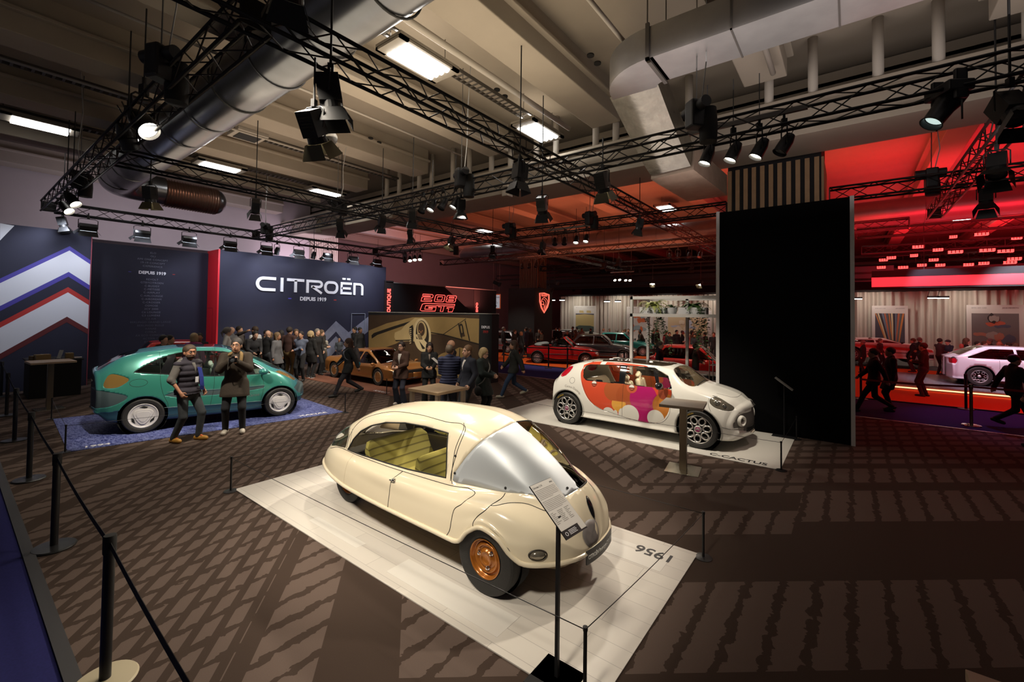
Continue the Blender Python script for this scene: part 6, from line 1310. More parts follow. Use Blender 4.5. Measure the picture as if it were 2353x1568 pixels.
# ---- curtain with art posters
CU=mat('curtain_cloth',(.50,.46,.40),.85); YC=32.; n=900; xs=np.linspace(-19.5,16,n); ph=np.cumsum(RNG.uniform(.3,1.1,n)); yy=YC+.11*np.sin(ph)+.05*np.sin(ph*.31)
t=MB(); t.add([(x_,y_,z_) for x_,y_ in zip(xs,yy) for z_ in (0.02,4.0)],[(2*i,2*i+2,2*i+3,2*i+1) for i in range(n-1)]); o=t.build('curtain',CU,smooth='all'); tag(o,'long pale pleated curtain closing off the back of the hall','curtain')
o=MB().box(-19.6,16,YC-.1,YC+.1,4.0,4.12).build('curtain_rail',BLK); tag(o,'black rail holding up the long pleated curtain','curtain rail')
PW=mat('poster_white',(.55,.53,.50),.6); TX=mat('poster_text',(.15,.15,.16),.6)
def poster(x0,x1,ztp,label,cols,txt,seed,kind):
    t=thing('poster_board',label,'poster',((x0+x1)/2,YC-.35,0)); w=(x1-x0)/2; MB().box(-w,w,-.02,.02,0,ztp).build('board',PW,t); R_=random.Random(seed)
    iw=w*.82; zb_,zt2=1.0,ztp-.42 if kind!='car' else ztp-.62; k=0
    def flat(nm,P,m,lay): MB().add([(a,-.022-.002*lay,b) for a,b in P],[tuple(range(len(P)))]).build(nm,m,t)
    flat('print_field',[(-iw,zb_),(iw,zb_),(iw,zt2),(-iw,zt2)],cols[0],1)
    if kind=='rays':
        for i in range(13):
            a=-iw+2*iw*i/13; b=a+2*iw/13*R_.uniform(.4,.9); c=a*.35+.1; flat('print_ray',[(c,zb_),(c+.08,zb_),(b,zt2),(a,zt2)],cols[1+i%(len(cols)-1)],2+i%3)
    elif kind=='blobs':
        for i in range(9):
            cx,cz_=R_.uniform(-iw*.6,iw*.6),R_.uniform(zb_+.3,zt2-.25); rx,rz_=R_.uniform(.15,.35),R_.uniform(.08,.22); flat('print_shape',[(max(-iw,min(iw,cx+rx*math.cos(a))),cz_+rz_*math.sin(a)*(1+.35*math.sin(2*a+i)+.2*math.sin(5*a))) for a in (2*PI*j/18 for j in range(18))],cols[1+i%(len(cols)-1)],2+i)
    else:
        P=[(-iw,zb_),(iw,zb_),(iw,zb_+.55),(iw*.6,zb_+.62),(-iw*.6,zb_+.62),(-iw,zb_+.5)]; flat('print_shape',P,cols[1],2); flat('print_shape',[(-iw,zt2),(iw,zt2),(iw,zt2-.10),(0,zt2-.04),(-iw,zt2-.10)],cols[2],2)
        for s in (-.6,.2): flat('print_shape',[(iw*s,ztp-.55),(iw*(s+.5),ztp-.57),(iw*(s+.45),ztp-.38),(iw*s,ztp-.36)],cols[0],1)
    for i,(s,xx,al,sz) in enumerate(txt): text('poster_line',s,sz*.6,TX,t,frameM((xx*iw,-.024,ztp-.15-.10*(i//2)),(1,0,0),(0,0,1)),align=al,extrude=.001)
def c_(n,a): return mat('print_'+n,a,.6)
poster(-17.95,-15.95,3.2,'white art board with yellow car print on the curtain, left of the shelving',[c_('y',(.45,.36,.16)),c_('g',(.06,.09,.08)),c_('nv',(.04,.05,.09))],[('BMW ART CAR',-1,'LEFT',.13),('ROY LICHTENSTEIN',1,'RIGHT',.11)],1,'car')
poster(-13.4,-11.4,3.15,'white art board with orange shape behind the shelf frame post',[c_('w2',(.5,.48,.45)),c_('or',(.5,.12,.04)),c_('gb',(.25,.33,.36))],[('BMW ART CAR',-1,'LEFT',.13)],5,'blobs')
poster(-10.6,-7.4,2.9,'large pale board with projected car picture seen through the shelves',[c_('br2',(.55,.45,.28)),c_('cr3',(.62,.55,.42)),c_('bl3',(.4,.45,.55))],[],9,'blobs')
poster(-5.9,-3.9,3.0,'grey photograph board at the right behind the shelves',[c_('gr5',(.16,.14,.12)),c_('gr6',(.35,.3,.22)),c_('gr7',(.08,.07,.06))],[],12,'blobs')
poster(.95,2.45,3.22,'white art board with coloured rays right of the black panel',[c_('k0',(.05,.05,.07)),c_('o1',(.45,.18,.05)),c_('y1',(.5,.42,.25)),c_('k1',(.02,.02,.03)),c_('b1',(.12,.16,.22)),c_('o2',(.38,.12,.06)),c_('g1',(.1,.12,.12))],[('BMW ART CAR',-1,'LEFT',.11),('JEFF KOONS',1,'RIGHT',.11)],3,'rays')
poster(4.65,6.6,3.26,'white art board with red sky and dark loops at the far right',[c_('gy1',(.14,.12,.12)),c_('rd1',(.42,.09,.05)),c_('bl1',(.07,.08,.12)),c_('rd2',(.35,.14,.10)),c_('wh1',(.28,.24,.22)),c_('k3',(.02,.02,.02))],[('BMW ART CAR',-1,'LEFT',.13),('JULIE MEHRETU',1,'RIGHT',.13)],17,'blobs')
FLD=mat('flood_glow',(1,.95,.85),.5,emit=18.,ecol=(1.,.93,.82))
for i,(px,py) in enumerate([(1270,690),(1292,690),(1395,693),(1420,693),(1970,687),(2144,685),(2167,685)]):
    q=GY(px,py,30.6); t=thing('curtain_floodlight','bright curtain floodlight, %s from the left in the row above the pale curtain'%ORD[i],'floodlight',(q[0],30.6,q[2]),0,'curtain floodlights'); MB().box(-.22,.22,-.08,.08,0,.10).build('housing',BLK,t); MB().box(-.2,.2,-.10,.05,-.03,0).build('lens',FLD,t); MB().tube([(-.2,0,.05),(-.1,0,.5),(0,0,.6)],.012,5).build('bracket',BLK,t)
# red light screen and stage
t=thing('red_light_screen','long glowing red light banner above the stage at the right','screen',(0,22,0)); RS=mat('red_glow',(.9,.02,.03),.5,emit=1.15,ecol=(1.,.035,.05))
q0,q1=GY(2003,660,22),GY(2353,656,22); MB().box(q0[0],q0[0]+9,-.02,.05,q0[2],q0[2]+.36).build('glow_panel',RS,t); MB().box(q0[0],q0[0]+9,0,.10,q0[2]+.36,q0[2]+.62).build('top_box',NVX,t); MB().box(q0[0],q0[0]+9,-.01,.1,q0[2]-.06,q0[2]).build('lower_rail',BLK,t)
for k in (1.5,4.5,7.5): MB().cyl((q0[0]+k,.05,q0[2]+.6),(q0[0]+k,.05,6.5),.012,seg=6).build('hanger_wire',BLK,t)
t=thing('stage_platform','low grey car stage with an orange light strip along its front','platform',(0,21.,0)); MB().box(1.0,12,.0,5.,.012,.16).build('deck',mat('stage_grey',(.16,.16,.18),.25),t); MB().box(1.25,7.5,-.025,0,.07,.10).build('light_strip',mat('orange_strip',(1,.3,.1),.5,emit=7.,ecol=(1.,.27,.10)),t)
# far dark structures above the curtain
for i,(z_,y_) in enumerate(((4.6,31.),(5.3,29.),(5.0,34.))): tag(MB().box(-24,24,y_,y_+.12,z_,z_+.12).box(-24,24,y_,y_+.12,z_+.35,z_+.47).build('cable_bridge',BLK),'dark horizontal rigging beam %s'%['right above the curtain','in front of the curtain rail','behind the curtain top'][i],'beam')
tag(MB().box(-24,2,33.5,34.2,4.7,5.6).build('ventilation_box',mat('dark_blue_box',(.03,.045,.055),.6)),'dark blue grey ventilation box above the far curtain','ventilation box')
# ================================================================ rig, furniture, people, light
TRM=mat('truss_black',(.018,.017,.017),.45,.3)
def truss(label,p0,p1,s=.30):
    p0,p1=Vector(p0),Vector(p1); d=(p1-p0); L=d.length; d.normalize(); sd=d.cross(Vector((0,0,1))).normalized(); up=Vector((0,0,1)); h=s/2
    t=thing('lighting_truss',label,'truss',tuple(p0),0,'black lighting trusses'); o=lambda a,b,q:tuple(d*q+sd*a*h+up*b*h)
    for a in (-1,1):
        for b in (-1,1): MB().cyl(o(a,b,0),o(a,b,L),.025,seg=8).build('chord',TRM,t,smooth='all')
    m_=MB(); n=int(L/.42); st=L/n
    for i in range(n):
        q0,q1=i*st,(i+1)*st; z=(1,-1) if i%2 else (-1,1)
        for (A,B_) in (((-1,z[0]),(-1,z[1])),((1,z[1]),(1,z[0])),((z[0],1),(z[1],1)),((z[1],-1),(z[0],-1))): m_.cyl(o(*A,q0),o(*B_,q1),.010,seg=5,cap=False)
    m_.build('bracing',TRM,t)
    for q in (0,L): MB().box(-.01,.01,-h,h,-h,h,frameM(d*q,tuple(d),tuple(sd))).build('end_plate',TRM,t)
    return t
ZT=5.6
for a in [('short truss from the wall corner to the first long truss at upper left',(-19.3,1.9,ZT),(-4.85,1.9,ZT)),('truss crossing the view from the logo wall towards the moving head at right',(-19.3,7.8,ZT),(7,7.8,ZT)),('truss along the near edge of the red lit zone, left of the slatted column',(-19.3,13.5,ZT),(-2.75,13.5,ZT)),('truss along the near edge of the red lit zone, right of the slatted column',(-.4,13.5,ZT),(9,13.5,ZT)),
    ('second truss inside the red lit zone',(-20,18.8,ZT),(1.5,18.8,ZT)),('far truss in the red lit zone',(-16.8,25.,ZT),(0.,25.,ZT)),('truss above the lettering and chevron walls',(-19.3,2.05,ZT),(-19.3,15.4,ZT)),('left long truss passing in front of the round duct',(-11.7,2.05,ZT),(-11.7,30,ZT)),
    ('longest truss running from the top left corner into the hall',(-4.85,1.,ZT),(-4.85,30,ZT)),('steep dark truss at the right edge',(1.94,3.5,ZT),(1.94,17.5,ZT)),('truss above the stage at the right',(.2,20.4,ZT),(14,20.4,ZT)),('farther truss above the stage lamps',(.4,24.6,5.5),(14,24.6,5.5)),('farthest truss over the stage lamps',(2.4,27.5,5.3),(14,27.5,5.3))]: truss(*a)
# circular truss at the upper right corner
t=thing('circular_truss','part of a circular truss hanging in the top right corner','truss',(4.6,7.2,6.2)); 
for r_,z_ in ((1.3,-.15),(1.6,-.15),(1.3,.15),(1.6,.15)): MB().tube([(r_*math.cos(a),r_*math.sin(a),z_) for a in (2*PI*i/48 for i in range(48))],.025,6,closed=True).build('chord',TRM,t,smooth='all')
m_=MB()
for i in range(32):
    a,b=2*PI*i/32,2*PI*(i+1)/32; f=lambda r,q,z:(r*math.cos(q),r*math.sin(q),z)
    m_.cyl(f(1.3,a,-.15),f(1.6,b,-.15),.01,seg=5,cap=False); m_.cyl(f(1.3,a,.15),f(1.3,b,-.15),.01,seg=5,cap=False); m_.cyl(f(1.6,a,-.15),f(1.6,b,.15),.01,seg=5,cap=False)
m_.build('bracing',TRM,t)
for k in range(2): a=PI*k+PI/2; MB().cyl((1.45*math.cos(a),1.45*math.sin(a),.15),(1.45*math.cos(a),1.45*math.sin(a),2.2),.012,seg=6).build('hanger_chain',TRM,t)
# chain hoists with chains
HB=mat('hoist_black',(.02,.02,.022),.5)
_h=None
def fitchain(c,x,y,z):
    top=(8.4 if min(abs(x-r_) for r_ in ribx)>.46 else 7.55) if y<12.6 else (8.0 if min(abs(x+5.1-3.68*i) for i in range(-7,12))>.4 else 7.35)
    for ch in c.children:
        if ch.name.startswith(('chain','power')): ch.scale=(1,1,(top-z)/2.6)
    return c
def hoist(x,y,z,label,sc=1.):
    global _h
    if _h is None:
        t=thing('chain_hoist',label,'chain hoist',(x,y,z),.4,'chain hoists on the trusses'); MB().box(-.11,.11,-.14,.14,-.32,.12).build('motor_body',HB,t,bevel=.03); MB().cyl((-.28,0,.02),(.25,0,.02),.09,seg=18).build('motor_drum',HB,t,smooth=True); MB().lathe([(.001,0),(.12,0),(.14,-.3),(.13,-.55),(.001,-.57)],16,Matrix.Translation((.05,.18,-.0))).build('chain_bag',BLK,t,smooth=True); MB().tube([(0,0,.1),(.01,0,1.2),(0,0,2.6)],.010,5).build('chain',mat('steel_chain',(.22,.22,.22),.4,.8),t); MB().tube([(.06,.05,.1),(.16,.06,.7),(.10,.1,1.6),(.2,.1,2.6)],.010,5).build('power_cable',mat('cable_white',(.4,.4,.4),.5),t); _h=t; return fitchain(t,x,y,z)
    c=copy_tree(_h,label=label); c.location=(x,y,z); c.rotation_euler=(0,0,random.uniform(-1,1)); return fitchain(c,x,y,z)
for px,py,l in ((370,130,'beside the steep truss, upper left'),(1060,400,'on the crossing truss left of the bright lamps'),(1600,250,'below the rectangular duct'),(775,465,'where two trusses cross left of centre'),(610,520,'over the lettering wall'),(2140,400,'right, on the red zone truss'),(1355,495,'on the near red zone truss, centre'),(185,405,'on the steep truss over the chevron wall'),(1170,520,'at the truss joint in the red zone'),(1040,565,'over the tower truss corner')):
    q=GZ(px,py,5.85); hoist(q[0],q[1],5.85,'black chain hoist '+l)
# fixtures
GLOW=mat('lamp_glow',(1,.95,.85),.5,emit=26.,ecol=(1.,.90,.72)); DIM=mat('lamp_glass_dim',(.10,.11,.12),.08,.2,coat=.5); WMG=mat('lamp_warm_edge',(1,.85,.6),.5,emit=5.,ecol=(1.,.85,.6)); BLI=mat('fixture_black',(.016,.016,.017),.42,.2); CW=mat('flood_strip',(1,1,1),.5,emit=5.,ecol=(.85,.9,1.))
_fx={}
def fixture(kind,x,y,z,az,tilt,lit,label,group=None,sc=1.):
    """hangs from (x,y,z); az heading of the beam, tilt 0 = straight down"""
    key=(kind,lit)
    if key not in _fx:
        nm=dict(spot='stage_spotlight',par='par_lamp',flood='flood_lamp',moving='moving_head_lamp')[kind]
        t=thing(nm,'x','stage lamp'); 
        MB().box(-.03,.03,-.04,.04,-.10,.02).cyl((0,0,.02),(0,0,.10),.02).build('clamp',BLI,t)
        r_=dict(spot=.17,par=.12,flood=.24,moving=.22)[kind]
        MB().tube([(r_,0,-.42),(r_,0,-.14),(r_*.7,0,-.10),(-r_*.7,0,-.10),(-r_,0,-.14),(-r_,0,-.42)],.012,6).build('yoke',BLI,t,smooth='all')
        lens=GLOW if lit else DIM
        if kind=='spot':
            h=MB(); h.box(-.13,.13,-.15,.15,-.12,.26).lathe([(.14,-.12),(.15,-.22),(.14,-.22),(.13,-.12)],20); H=h.build('housing',BLI,t,bevel=.012)
            MB().lathe([(.13,-.17),(.09,-.19),(.001,-.20)],20).build('lens',lens,H,smooth='all')
            for k in range(4):
                a=k*PI/2; M=Matrix.Rotation(a,4,'Z'); MB().add([(-.14,.15,-.22),(.14,.15,-.22),(.20,.24,-.44),(-.20,.24,-.44)],[(0,1,2,3)],M).build('barn_door',BLI if not lit else mat('barn_door_lit',(.10,.085,.05),.4,.5),H)
            for k in range(5): MB().box(-.10,.10,-.156,-.15,-.02+.045*k,.0+.045*k).build('cooling_slot',BLK,H)
        elif kind=='par':
            H=MB().lathe([(.001,.20),(.07,.19),(.10,.08),(.105,-.12),(.115,-.14),(.105,-.15),(.095,-.12)],22).build('housing',BLI,t,smooth=True); MB().lathe([(.098,-.10),(.06,-.085),(.001,-.08)],20).build('lens',lens,H,smooth='all')
            MB().tube([(0,0,.2),(.05,0,.3),(.02,0,.42)],.008,5).build('power_cable',BLI,H)
        elif kind=='flood':
            H=MB().rings([[(x_,-.11,.10),(x_,-.12,-.06),(x_,.12,-.06),(x_,.11,.10),(x_,.05,.16),(x_,-.05,.16)] for x_ in (-.22,.22)]).build('housing',BLI,t,bevel=.01); MB().box(-.20,.20,-.09,.09,-.075,-.06).build('lens',CW,H)
            for s in (-1,1): MB().add([(-.22,s*.12,-.06),(.22,s*.12,-.06),(.25,s*.20,-.22),(-.25,s*.20,-.22)],[(0,1,2,3)]).build('barn_door',BLI,H); MB().add([(s*.22,-.12,-.06),(s*.22,.12,-.06),(s*.34,.15,-.2),(s*.34,-.15,-.2)],[(0,1,2,3)]).build('barn_door',BLI,H)
        else:
            H=MB().lathe([(.001,.30),(.13,.27),(.17,.15),(.17,0),(.14,-.12),(.13,-.38),(.15,-.42),(.13,-.42),(.115,-.36)],24).build('housing',BLI,t,smooth=True); MB().lathe([(.118,-.33),(.06,-.30),(.001,-.30)],20).build('lens',mat('moving_lens',(.5,.6,.58),.1,emit=.8,ecol=(.7,.9,.85)),H,smooth='all')
            for s in (-1,1): MB().box(s*.20-.035,s*.20+.035,-.08,.08,-.10,.34).build('arm',BLI,t,bevel=.02)
            MB().box(-.24,.24,-.17,.17,.02,.18).build('base',BLI,t,bevel=.02)
        H.location=(0,0,-.42) if kind!='moving' else (0,0,-.05)
        _fx[key]=(t,False)
    sc=sc*(.68 if kind in('spot','moving') else .85); t,used=_fx[key]; c=copy_tree(t) if used else t; _fx[key]=(t,True)
    c.location=(x,y,z); c.rotation_euler=(0,0,az-PI/2); c.scale=(sc,)*3; tag(c,label,'stage lamp',group)
    for ch in c.children:
        if ch.name.startswith('housing'): ch.rotation_euler=(tilt,0,0)
    return c
cnt=[0]
def rod(c,z0,z1,name='hanger_rod'):
    k=c.scale[0]; MB().cyl((0,0,0),(0,0,(z1-z0)/k),.012/k,seg=6).build(name,BLI,c)
def snap(px,py,z):
    best=None
    for c in (1.9,7.8,13.5,18.8,25.):
        q=GY(px,py,c)
        if -20<q[0]<(9 if c in(7.8,13.5) else 1.5 if c>14 else -4.8) and (best is None or abs(q[2]-z)<abs(best[2]-z)): best=q
    for c in (-19.3,-11.7,-4.85,1.94):
        q=GX(px,py,c)
        if 1.9<q[1]<(30 if c in(-11.7,-4.85) else 16) and (best is None or abs(q[2]-z)<abs(best[2]-z)): best=q
    return best
def fx(kind,px,py,tgt,lit,label,sc=1.,z=5.42,group='stage lamps on the trusses',at=None,Yp=None,bar=False):
    """px,py pixel of the clamp; aimed at tgt (x,y,z)"""
    k_=sc*(.68 if kind in('spot','moving') else .85); rz_=None
    if Yp is not None: q=GY(px,py,Yp); z=q[2]+.42*k_; rz_=5.45 if z<5.44 else 7.4
    elif at is not None: q=at
    else:
        q=snap(px,py,z)
        if abs(q[2]-z)<.9: z=q[2]; rz_=5.45 if z<5.42 else None
        else: q=GZ(px,py,z); rz_=7.5
        if z>5.45: z=5.45
    d=np.array(tgt,float)-np.array([q[0],q[1],z-.42*sc]); az=math.atan2(d[1],d[0]); tl=math.atan2(math.hypot(d[0],d[1]),-d[2]); cnt[0]+=1
    o=fixture(kind,q[0],q[1],z,az,tl,lit,label,group,sc)
    if rz_ and rz_-z>.03 and not bar: rod(o,z,rz_)
    return o
cream=(-4,3.8,.6); cact=(-3.8,9.7,.7); xan=(-11.9,4,.8); brz=(-14.2,10,.6)
fx('spot',668,-150,(-7,3,0),False,'huge dark spotlight with open barn doors at the top edge, over the first truss',1.1)
fx('spot',760,150,(-4.4,3.4,.3),False,'black barn door spotlight in front of the round duct, upper of two',1.25)
fx('spot',722,232,(-6,5,.3),True,'lit spotlight with pale barn door below its dark twin',1.1)
fx('spot',1195,355,(-5,6,0),False,'dark spotlight with angled doors left of the truss crossing',1.15); fx('spot',1385,372,cact,True,'bright lit spotlight with barn doors at the truss crossing, right',1.2)
fx('par',328,285,cream,True,'largest lit round lamp beside the duct on the steep truss',1.7,Yp=1.9); fx('par',293,318,xan,True,'lit round lamp just below the largest one on the steep truss',1.5,Yp=1.9)
fx('spot',346,418,(-12,3,1),True,'lit spotlight hanging over the foil covered duct sleeve',1.)
fx('par',166,460,xan,True,'lit round lamp at the lower end of the steep truss, upper',1.3,Yp=1.9); fx('par',152,478,xan,True,'lit round lamp at the lower end of the steep truss, lower',1.2,Yp=1.9); fx('spot',145,478,(-19,3,2),False,'dark spotlight at the lower end of the steep truss',1.)
fx('spot',588,450,(-16,6,0),False,'dark spotlight with open doors left of the truss joint',1.); fx('spot',783,498,(-14,9,0),False,'dark spotlight below the truss joint',1.); fx('spot',878,486,(-14,9,0),False,'tilted dark spotlight right of the truss joint',1.)
fx('spot',948,462,(-12,10,0),False,'dark spotlight left of the four round lamps',1.); fx('spot',943,522,(-14,12,0),False,'dark spotlight hanging low before the red wall',.9); fx('spot',1060,405,(-8,8,0),False,'dark spotlight under the hoist on the crossing truss',1.)
fx('spot',1246,440,(-6,10,0),False,'dark spotlight on a short arm in front of the red ceiling, centre',1.1); fx('spot',1470,495,(-6,12,0),False,'dark spotlight with lit rim near the red zone joint',1.)
fx('spot',1037,538,(-12,9,0),True,'single glaring lamp under the red zone truss, left of centre',1.); fx('spot',1132,560,(-10,12,0),False,'dark lamp above the lion shield tower, left',1.); fx('spot',1247,552,(-9,12,0),False,'dark lamp before the long red duct',.9)
BM=mat('bar_metal',(.30,.28,.26),.4,.7)
for (L_,Yp,tg,nm,lit_,sc) in (([(972,478),(993,474),(1018,470),(1046,467)],7.8,(-9,5,0),'the crossing truss, left',(0,1,0,1),1.1),([(1625,360),(1685,352),(1745,344),(1802,334)],7.8,(-3.5,6.5,0),'the crossing truss, right',(1,1,1,0),1.1),
    ([(930,597),(942,596),(953,594),(965,593)],13.5,(-13,11,0),'the red zone truss, left',(0,1,1,1),1.),([(1275,556),(1297,555),(1324,552),(1347,549)],13.5,(-7,11,0),'the red zone truss, middle',(0,0,1,1),1.),
    ([(1200,612),(1216,611),(1232,609),(1247,608)],18.8,(-12,15,0),'the second red zone truss',(0,0,0,0),1.),([(1412,642),(1423,641),(1437,642),(1447,642)],28.,(-9,24,0),'the far roof',(1,1,1,1),1.1),([(1538,590),(1558,589),(1583,588),(1608,587)],18.8,(-5,15,0),'the truss near the black panel',(0,0,0,0),1.)):
    for i,(px,py) in enumerate(L_): o=fx('par',px,py,tg,bool(lit_[i]),'round lamp under %s, %s from left'%(nm,ORD[i]),sc,Yp=Yp,bar=True)
    p,q=GY(*L_[0],Yp),GY(*L_[3],Yp); zz_=(p[2]+q[2])/2+.42*sc*.85+.06; up_=5.45 if zz_<5.42 else 5.6
    if Yp==28.: up_=7.4
    m_=MB().box(p[0]-.3,q[0]+.3,Yp-.03,Yp+.03,zz_,zz_+.07)
    for xx in (p[0]-.1,q[0]+.1): m_.cyl((xx,Yp,zz_+.05),(xx,Yp,max(up_,zz_+.1)),.012,seg=6)
    tag(m_.build('lamp_bar',BM),'grey bar with four lamps under '+nm,'lamp bar')
for i,(px,py) in enumerate([(1388,600),(1422,590),(1318,660),(1382,660),(1500,640),(1610,640),(1590,600),(1140,640),(1228,640),(1240,655),(1262,655),(1275,640)]): fx('spot',px,py,(-9+i*.3,16+i,0),i in(4,5),'small %s spotlight in the far lamp cluster, %s'%('lit' if i in(4,5) else 'dark',ORD[i]),.9,z=5.3,group='far spotlights')
fx('moving',2180,225,(-2,6,0),False,'large moving head lamp with pale round lens on the right truss',1.25,z=5.35); fx('spot',2290,330,(1,7,0),False,'dark spotlight seen from above beside the steep right truss',1.3); fx('spot',2265,400,(2,12,1),False,'dark spotlight with wide barn doors under the steep right truss',1.2); fx('spot',2320,150,(3,4,0),False,'dark lamp under the circular truss',1.3)
for i,y_ in enumerate(np.arange(2.75,14.6,1.33)):
    fixture('flood',-18.95,y_,5.42,PI,math.radians(22),False,'black cyclorama floodlight washing the wall, %s from the left'%ORD[i],'wall floodlights',1.1); 
for i,y_ in enumerate((8.6,10.2,12.0,13.6)): fx('par',0,0,(-19.9,y_,3),i in(1,3),'tilted round lamp between the wall floodlights, %s from left'%ORD[i],1.1,at=(-19.2,y_,5.4))
# red stage lamp bars
RG=mat('red_led_cell',(1,.05,.04),.5,emit=4.5,ecol=(1.,.05,.045)); _r=None
k=0
for (px,py,w_,row) in [(2030,600,.5,0),(2025,617,.5,0),(2075,617,.55,0),(2118,612,.5,0),(2160,612,.5,0),(2225,611,.5,0),(2260,608,.5,0),(2320,606,.6,0),(2048,595,.5,1),(2110,570,.6,1),(2195,582,.7,1),(2268,578,.7,1),(2310,580,.7,1),(2155,577,.5,1),(2100,590,.4,1),(2330,598,.6,1),(2190,547,.4,2),(2255,541,.7,2),(2335,550,.5,2),(2145,600,.5,0)]:
    q=GY(px,py,(24.0,22.8,24.6)[row]); 
    if _r is None:
        t=thing('led_lamp','x','stage lamp',tuple(q),0,'red stage lamp bars'); MB().box(-.28,.28,-.09,.09,0,.12).build('housing',BLI,t,bevel=.01)
        for j in range(4):
            for b_ in (0,1): MB().box(-.26+.135*j,-.26+.135*j+.10,-.105,-.09,.0+.06*b_,.045+.06*b_).build('led_cell',RG,t)
        MB().box(-.24,.24,-.05,.05,-.012,0).build('led_face',RG,t); MB().tube([(-.2,0,.12),(-.2,0,.3),(.2,0,.3),(.2,0,.12)],.012,5).build('yoke',BLI,t); MB().cyl((0,0,.3),(0,0,.62),.014,seg=6).build('hanger',BLI,t); _r=t
    else: t=copy_tree(_r)
    t.location=tuple(q); t.scale=(w_*1.1,1,.8); t['label']='red glowing LED lamp bar above the stage, %s in the %s row'%(ORD[k%16]+(' right' if k>15 else ''),('lower','middle','upper')[row]); k+=1
t=thing('dome_camera','white dome camera on a pole from the ceiling','camera',tuple(GZ(762,318,5.9))); MB().cyl((0,0,.1),(0,0,2.2),.02,seg=8).build('pole',CE2,t); MB().ell((0,0,0),(.11,.11,.13),20,12).build('dome',mat('white_plastic',(.6,.58,.55),.4),t,smooth='all'); MB().ell((0,-.08,-.06),(.05,.05,.05),12,8).build('lens',PIANO,t,smooth='all')
# ---------------------------------------------------------------- pads
PADW=mat('white_plank_pad',(.66,.62,.56),.45); nt=NT(PADW); v,x,y,z=nt.xyz(); br=nt.n.new('ShaderNodeTexBrick'); br.inputs['Scale'].default_value=1.; br.inputs['Brick Width'].default_value=1.1; br.inputs['Row Height'].default_value=.19; br.inputs['Mortar Size'].default_value=.0025; br.inputs['Color1'].default_value=(.66,.62,.56,1); br.inputs['Color2'].default_value=(.60,.56,.51,1); br.inputs['Mortar'].default_value=(.42,.39,.36,1); nt.l.new(v,br.inputs['Vector']); nt.l.new(br.outputs[0],nt.bsdf().inputs['Base Color'])
INKB=mat('black_print',(.01,.01,.012),.5)
def pad(name,label,corners,m,h=.012):
    t=thing(name,label,'car platform',(0,0,0)); MB().prism(corners,.0,h).build('mat',m,t,bevel=.002); return t
t=pad('car_platform','white plank printed platform under the cream bubble car',[(-6.90,2.60),(-1.30,2.60),(-1.30,5.0),(-6.90,5.0)],PADW)
for (a,b,c,d) in ((-5.2,2.78,-4.2,2.9),(-3.6,2.72,-2.2,3.0),(-2.2,4.4,-1.5,4.75),(-6.4,3.6,-5.9,4.5)): MB().box(a,c,b,d,.0125,.0135).build('pale_plank',mat('pale_plank',(.70,.67,.62),.45),t)
text('year','1956',.21,INKB,t,frameM((-1.66,4.70,.0145),(-1,0,0),(0,-1,0)),sx=1.0,extrude=.0006,bold=.004)
PW2=mat('white_platform',(.62,.60,.55),.5)
t=pad('car_platform','plain white platform under the white hatchback',[(-7.15,8.55),(-.93,8.55),(-.93,11.05),(-7.15,11.05)],PW2); text('name','C-CACTUS',.19,INKB,t,frameM((-1.60,8.69,.0145),(1,0,0),(0,1,0)),sx=1.0,extrude=.0006,bold=.003)
text('year','2007',.19,INKB,t,frameM((-6.75,8.69,.0145),(1,0,0),(0,1,0)),sx=1.2,extrude=.0006,bold=.003)
WTR=mat('blue_water_print',(.05,.07,.25),.6); nt=NT(WTR); v,x,y,z=nt.xyz(); n1=nt.noise(nt.comb(nt.m('MULTIPLY',x,9.),nt.m('MULTIPLY',y,26.),0.),1.,4,1.2); nt.l.new(nt.mix(nt.step(n1,.5,.10),(.025,.035,.17,1),(.16,.19,.42,1)),nt.bsdf().inputs['Base Color'])
t=pad('car_platform','blue water patterned platform under the turquoise car',[(-14.35,1.62),(-10.91,1.43),(-10.10,6.25),(-13.5,6.5)],WTR); H77=math.radians(80); ux_,uy_=(math.cos(H77),math.sin(H77),0),(-math.sin(H77),math.cos(H77),0)
text('year','1994',.17,WL,t,frameM((-11.0,1.82,.0145),ux_,uy_),sx=1.1,extrude=.0006,bold=.004); text('name','XANAE',.18,WL,t,frameM((-10.42,5.62,.0145),ux_,uy_),sx=1.1,extrude=.0006,bold=.004)
t=pad('car_platform','reddish brown platform under the bronze coupe',[(-16.9,8.35),(-10.9,8.35),(-10.9,11.6),(-16.9,11.6)],mat('terracotta_print',(.16,.06,.035),.6,noise=.3,nscale=3)); text('name','KARIN',.2,WL,t,frameM((-11.75,8.55,.0145),(1,0,0),(0,1,0)),sx=1.2,extrude=.0006,bold=.004); text('year','1980',.2,WL,t,frameM((-16.2,8.58,.0145),(1,0,0),(0,1,0)),sx=1.2,extrude=.0006,bold=.004)
# ---------------------------------------------------------------- rope posts and cords
_pt=None
def rpost(x,y,label,h=.48):
    global _pt
    if _pt is None: _pt=thing('rope_post',label,'rope post',(x,y,0),0,'thin black rope posts'); MB().lathe([(.001,0),(.085,0),(.09,.006),(.07,.012),(.001,.014)],24).build('base',BLI,_pt,smooth=True); MB().cyl((0,0,.01),(0,0,h),.013,seg=12).lathe([(.015,h-.03),(.017,h-.02),(.017,h),(.001,h+.002)],12).build('pole',BLI,_pt,smooth=True); return _pt
    c=copy_tree(_pt,label=label); c.location=(x,y,0); return c
def cord(a,b,label,z=.46,r=.0035,sag=.02,m=None):
    P=[(a[0]+(b[0]-a[0])*q,a[1]+(b[1]-a[1])*q,z-sag*4*q*(1-q)) for q in np.linspace(0,1,12)]
    tag(MB().tube(P,r,5).build('barrier_rope',m or BLI,smooth='all'),label,'barrier cord','cords between the rope posts')
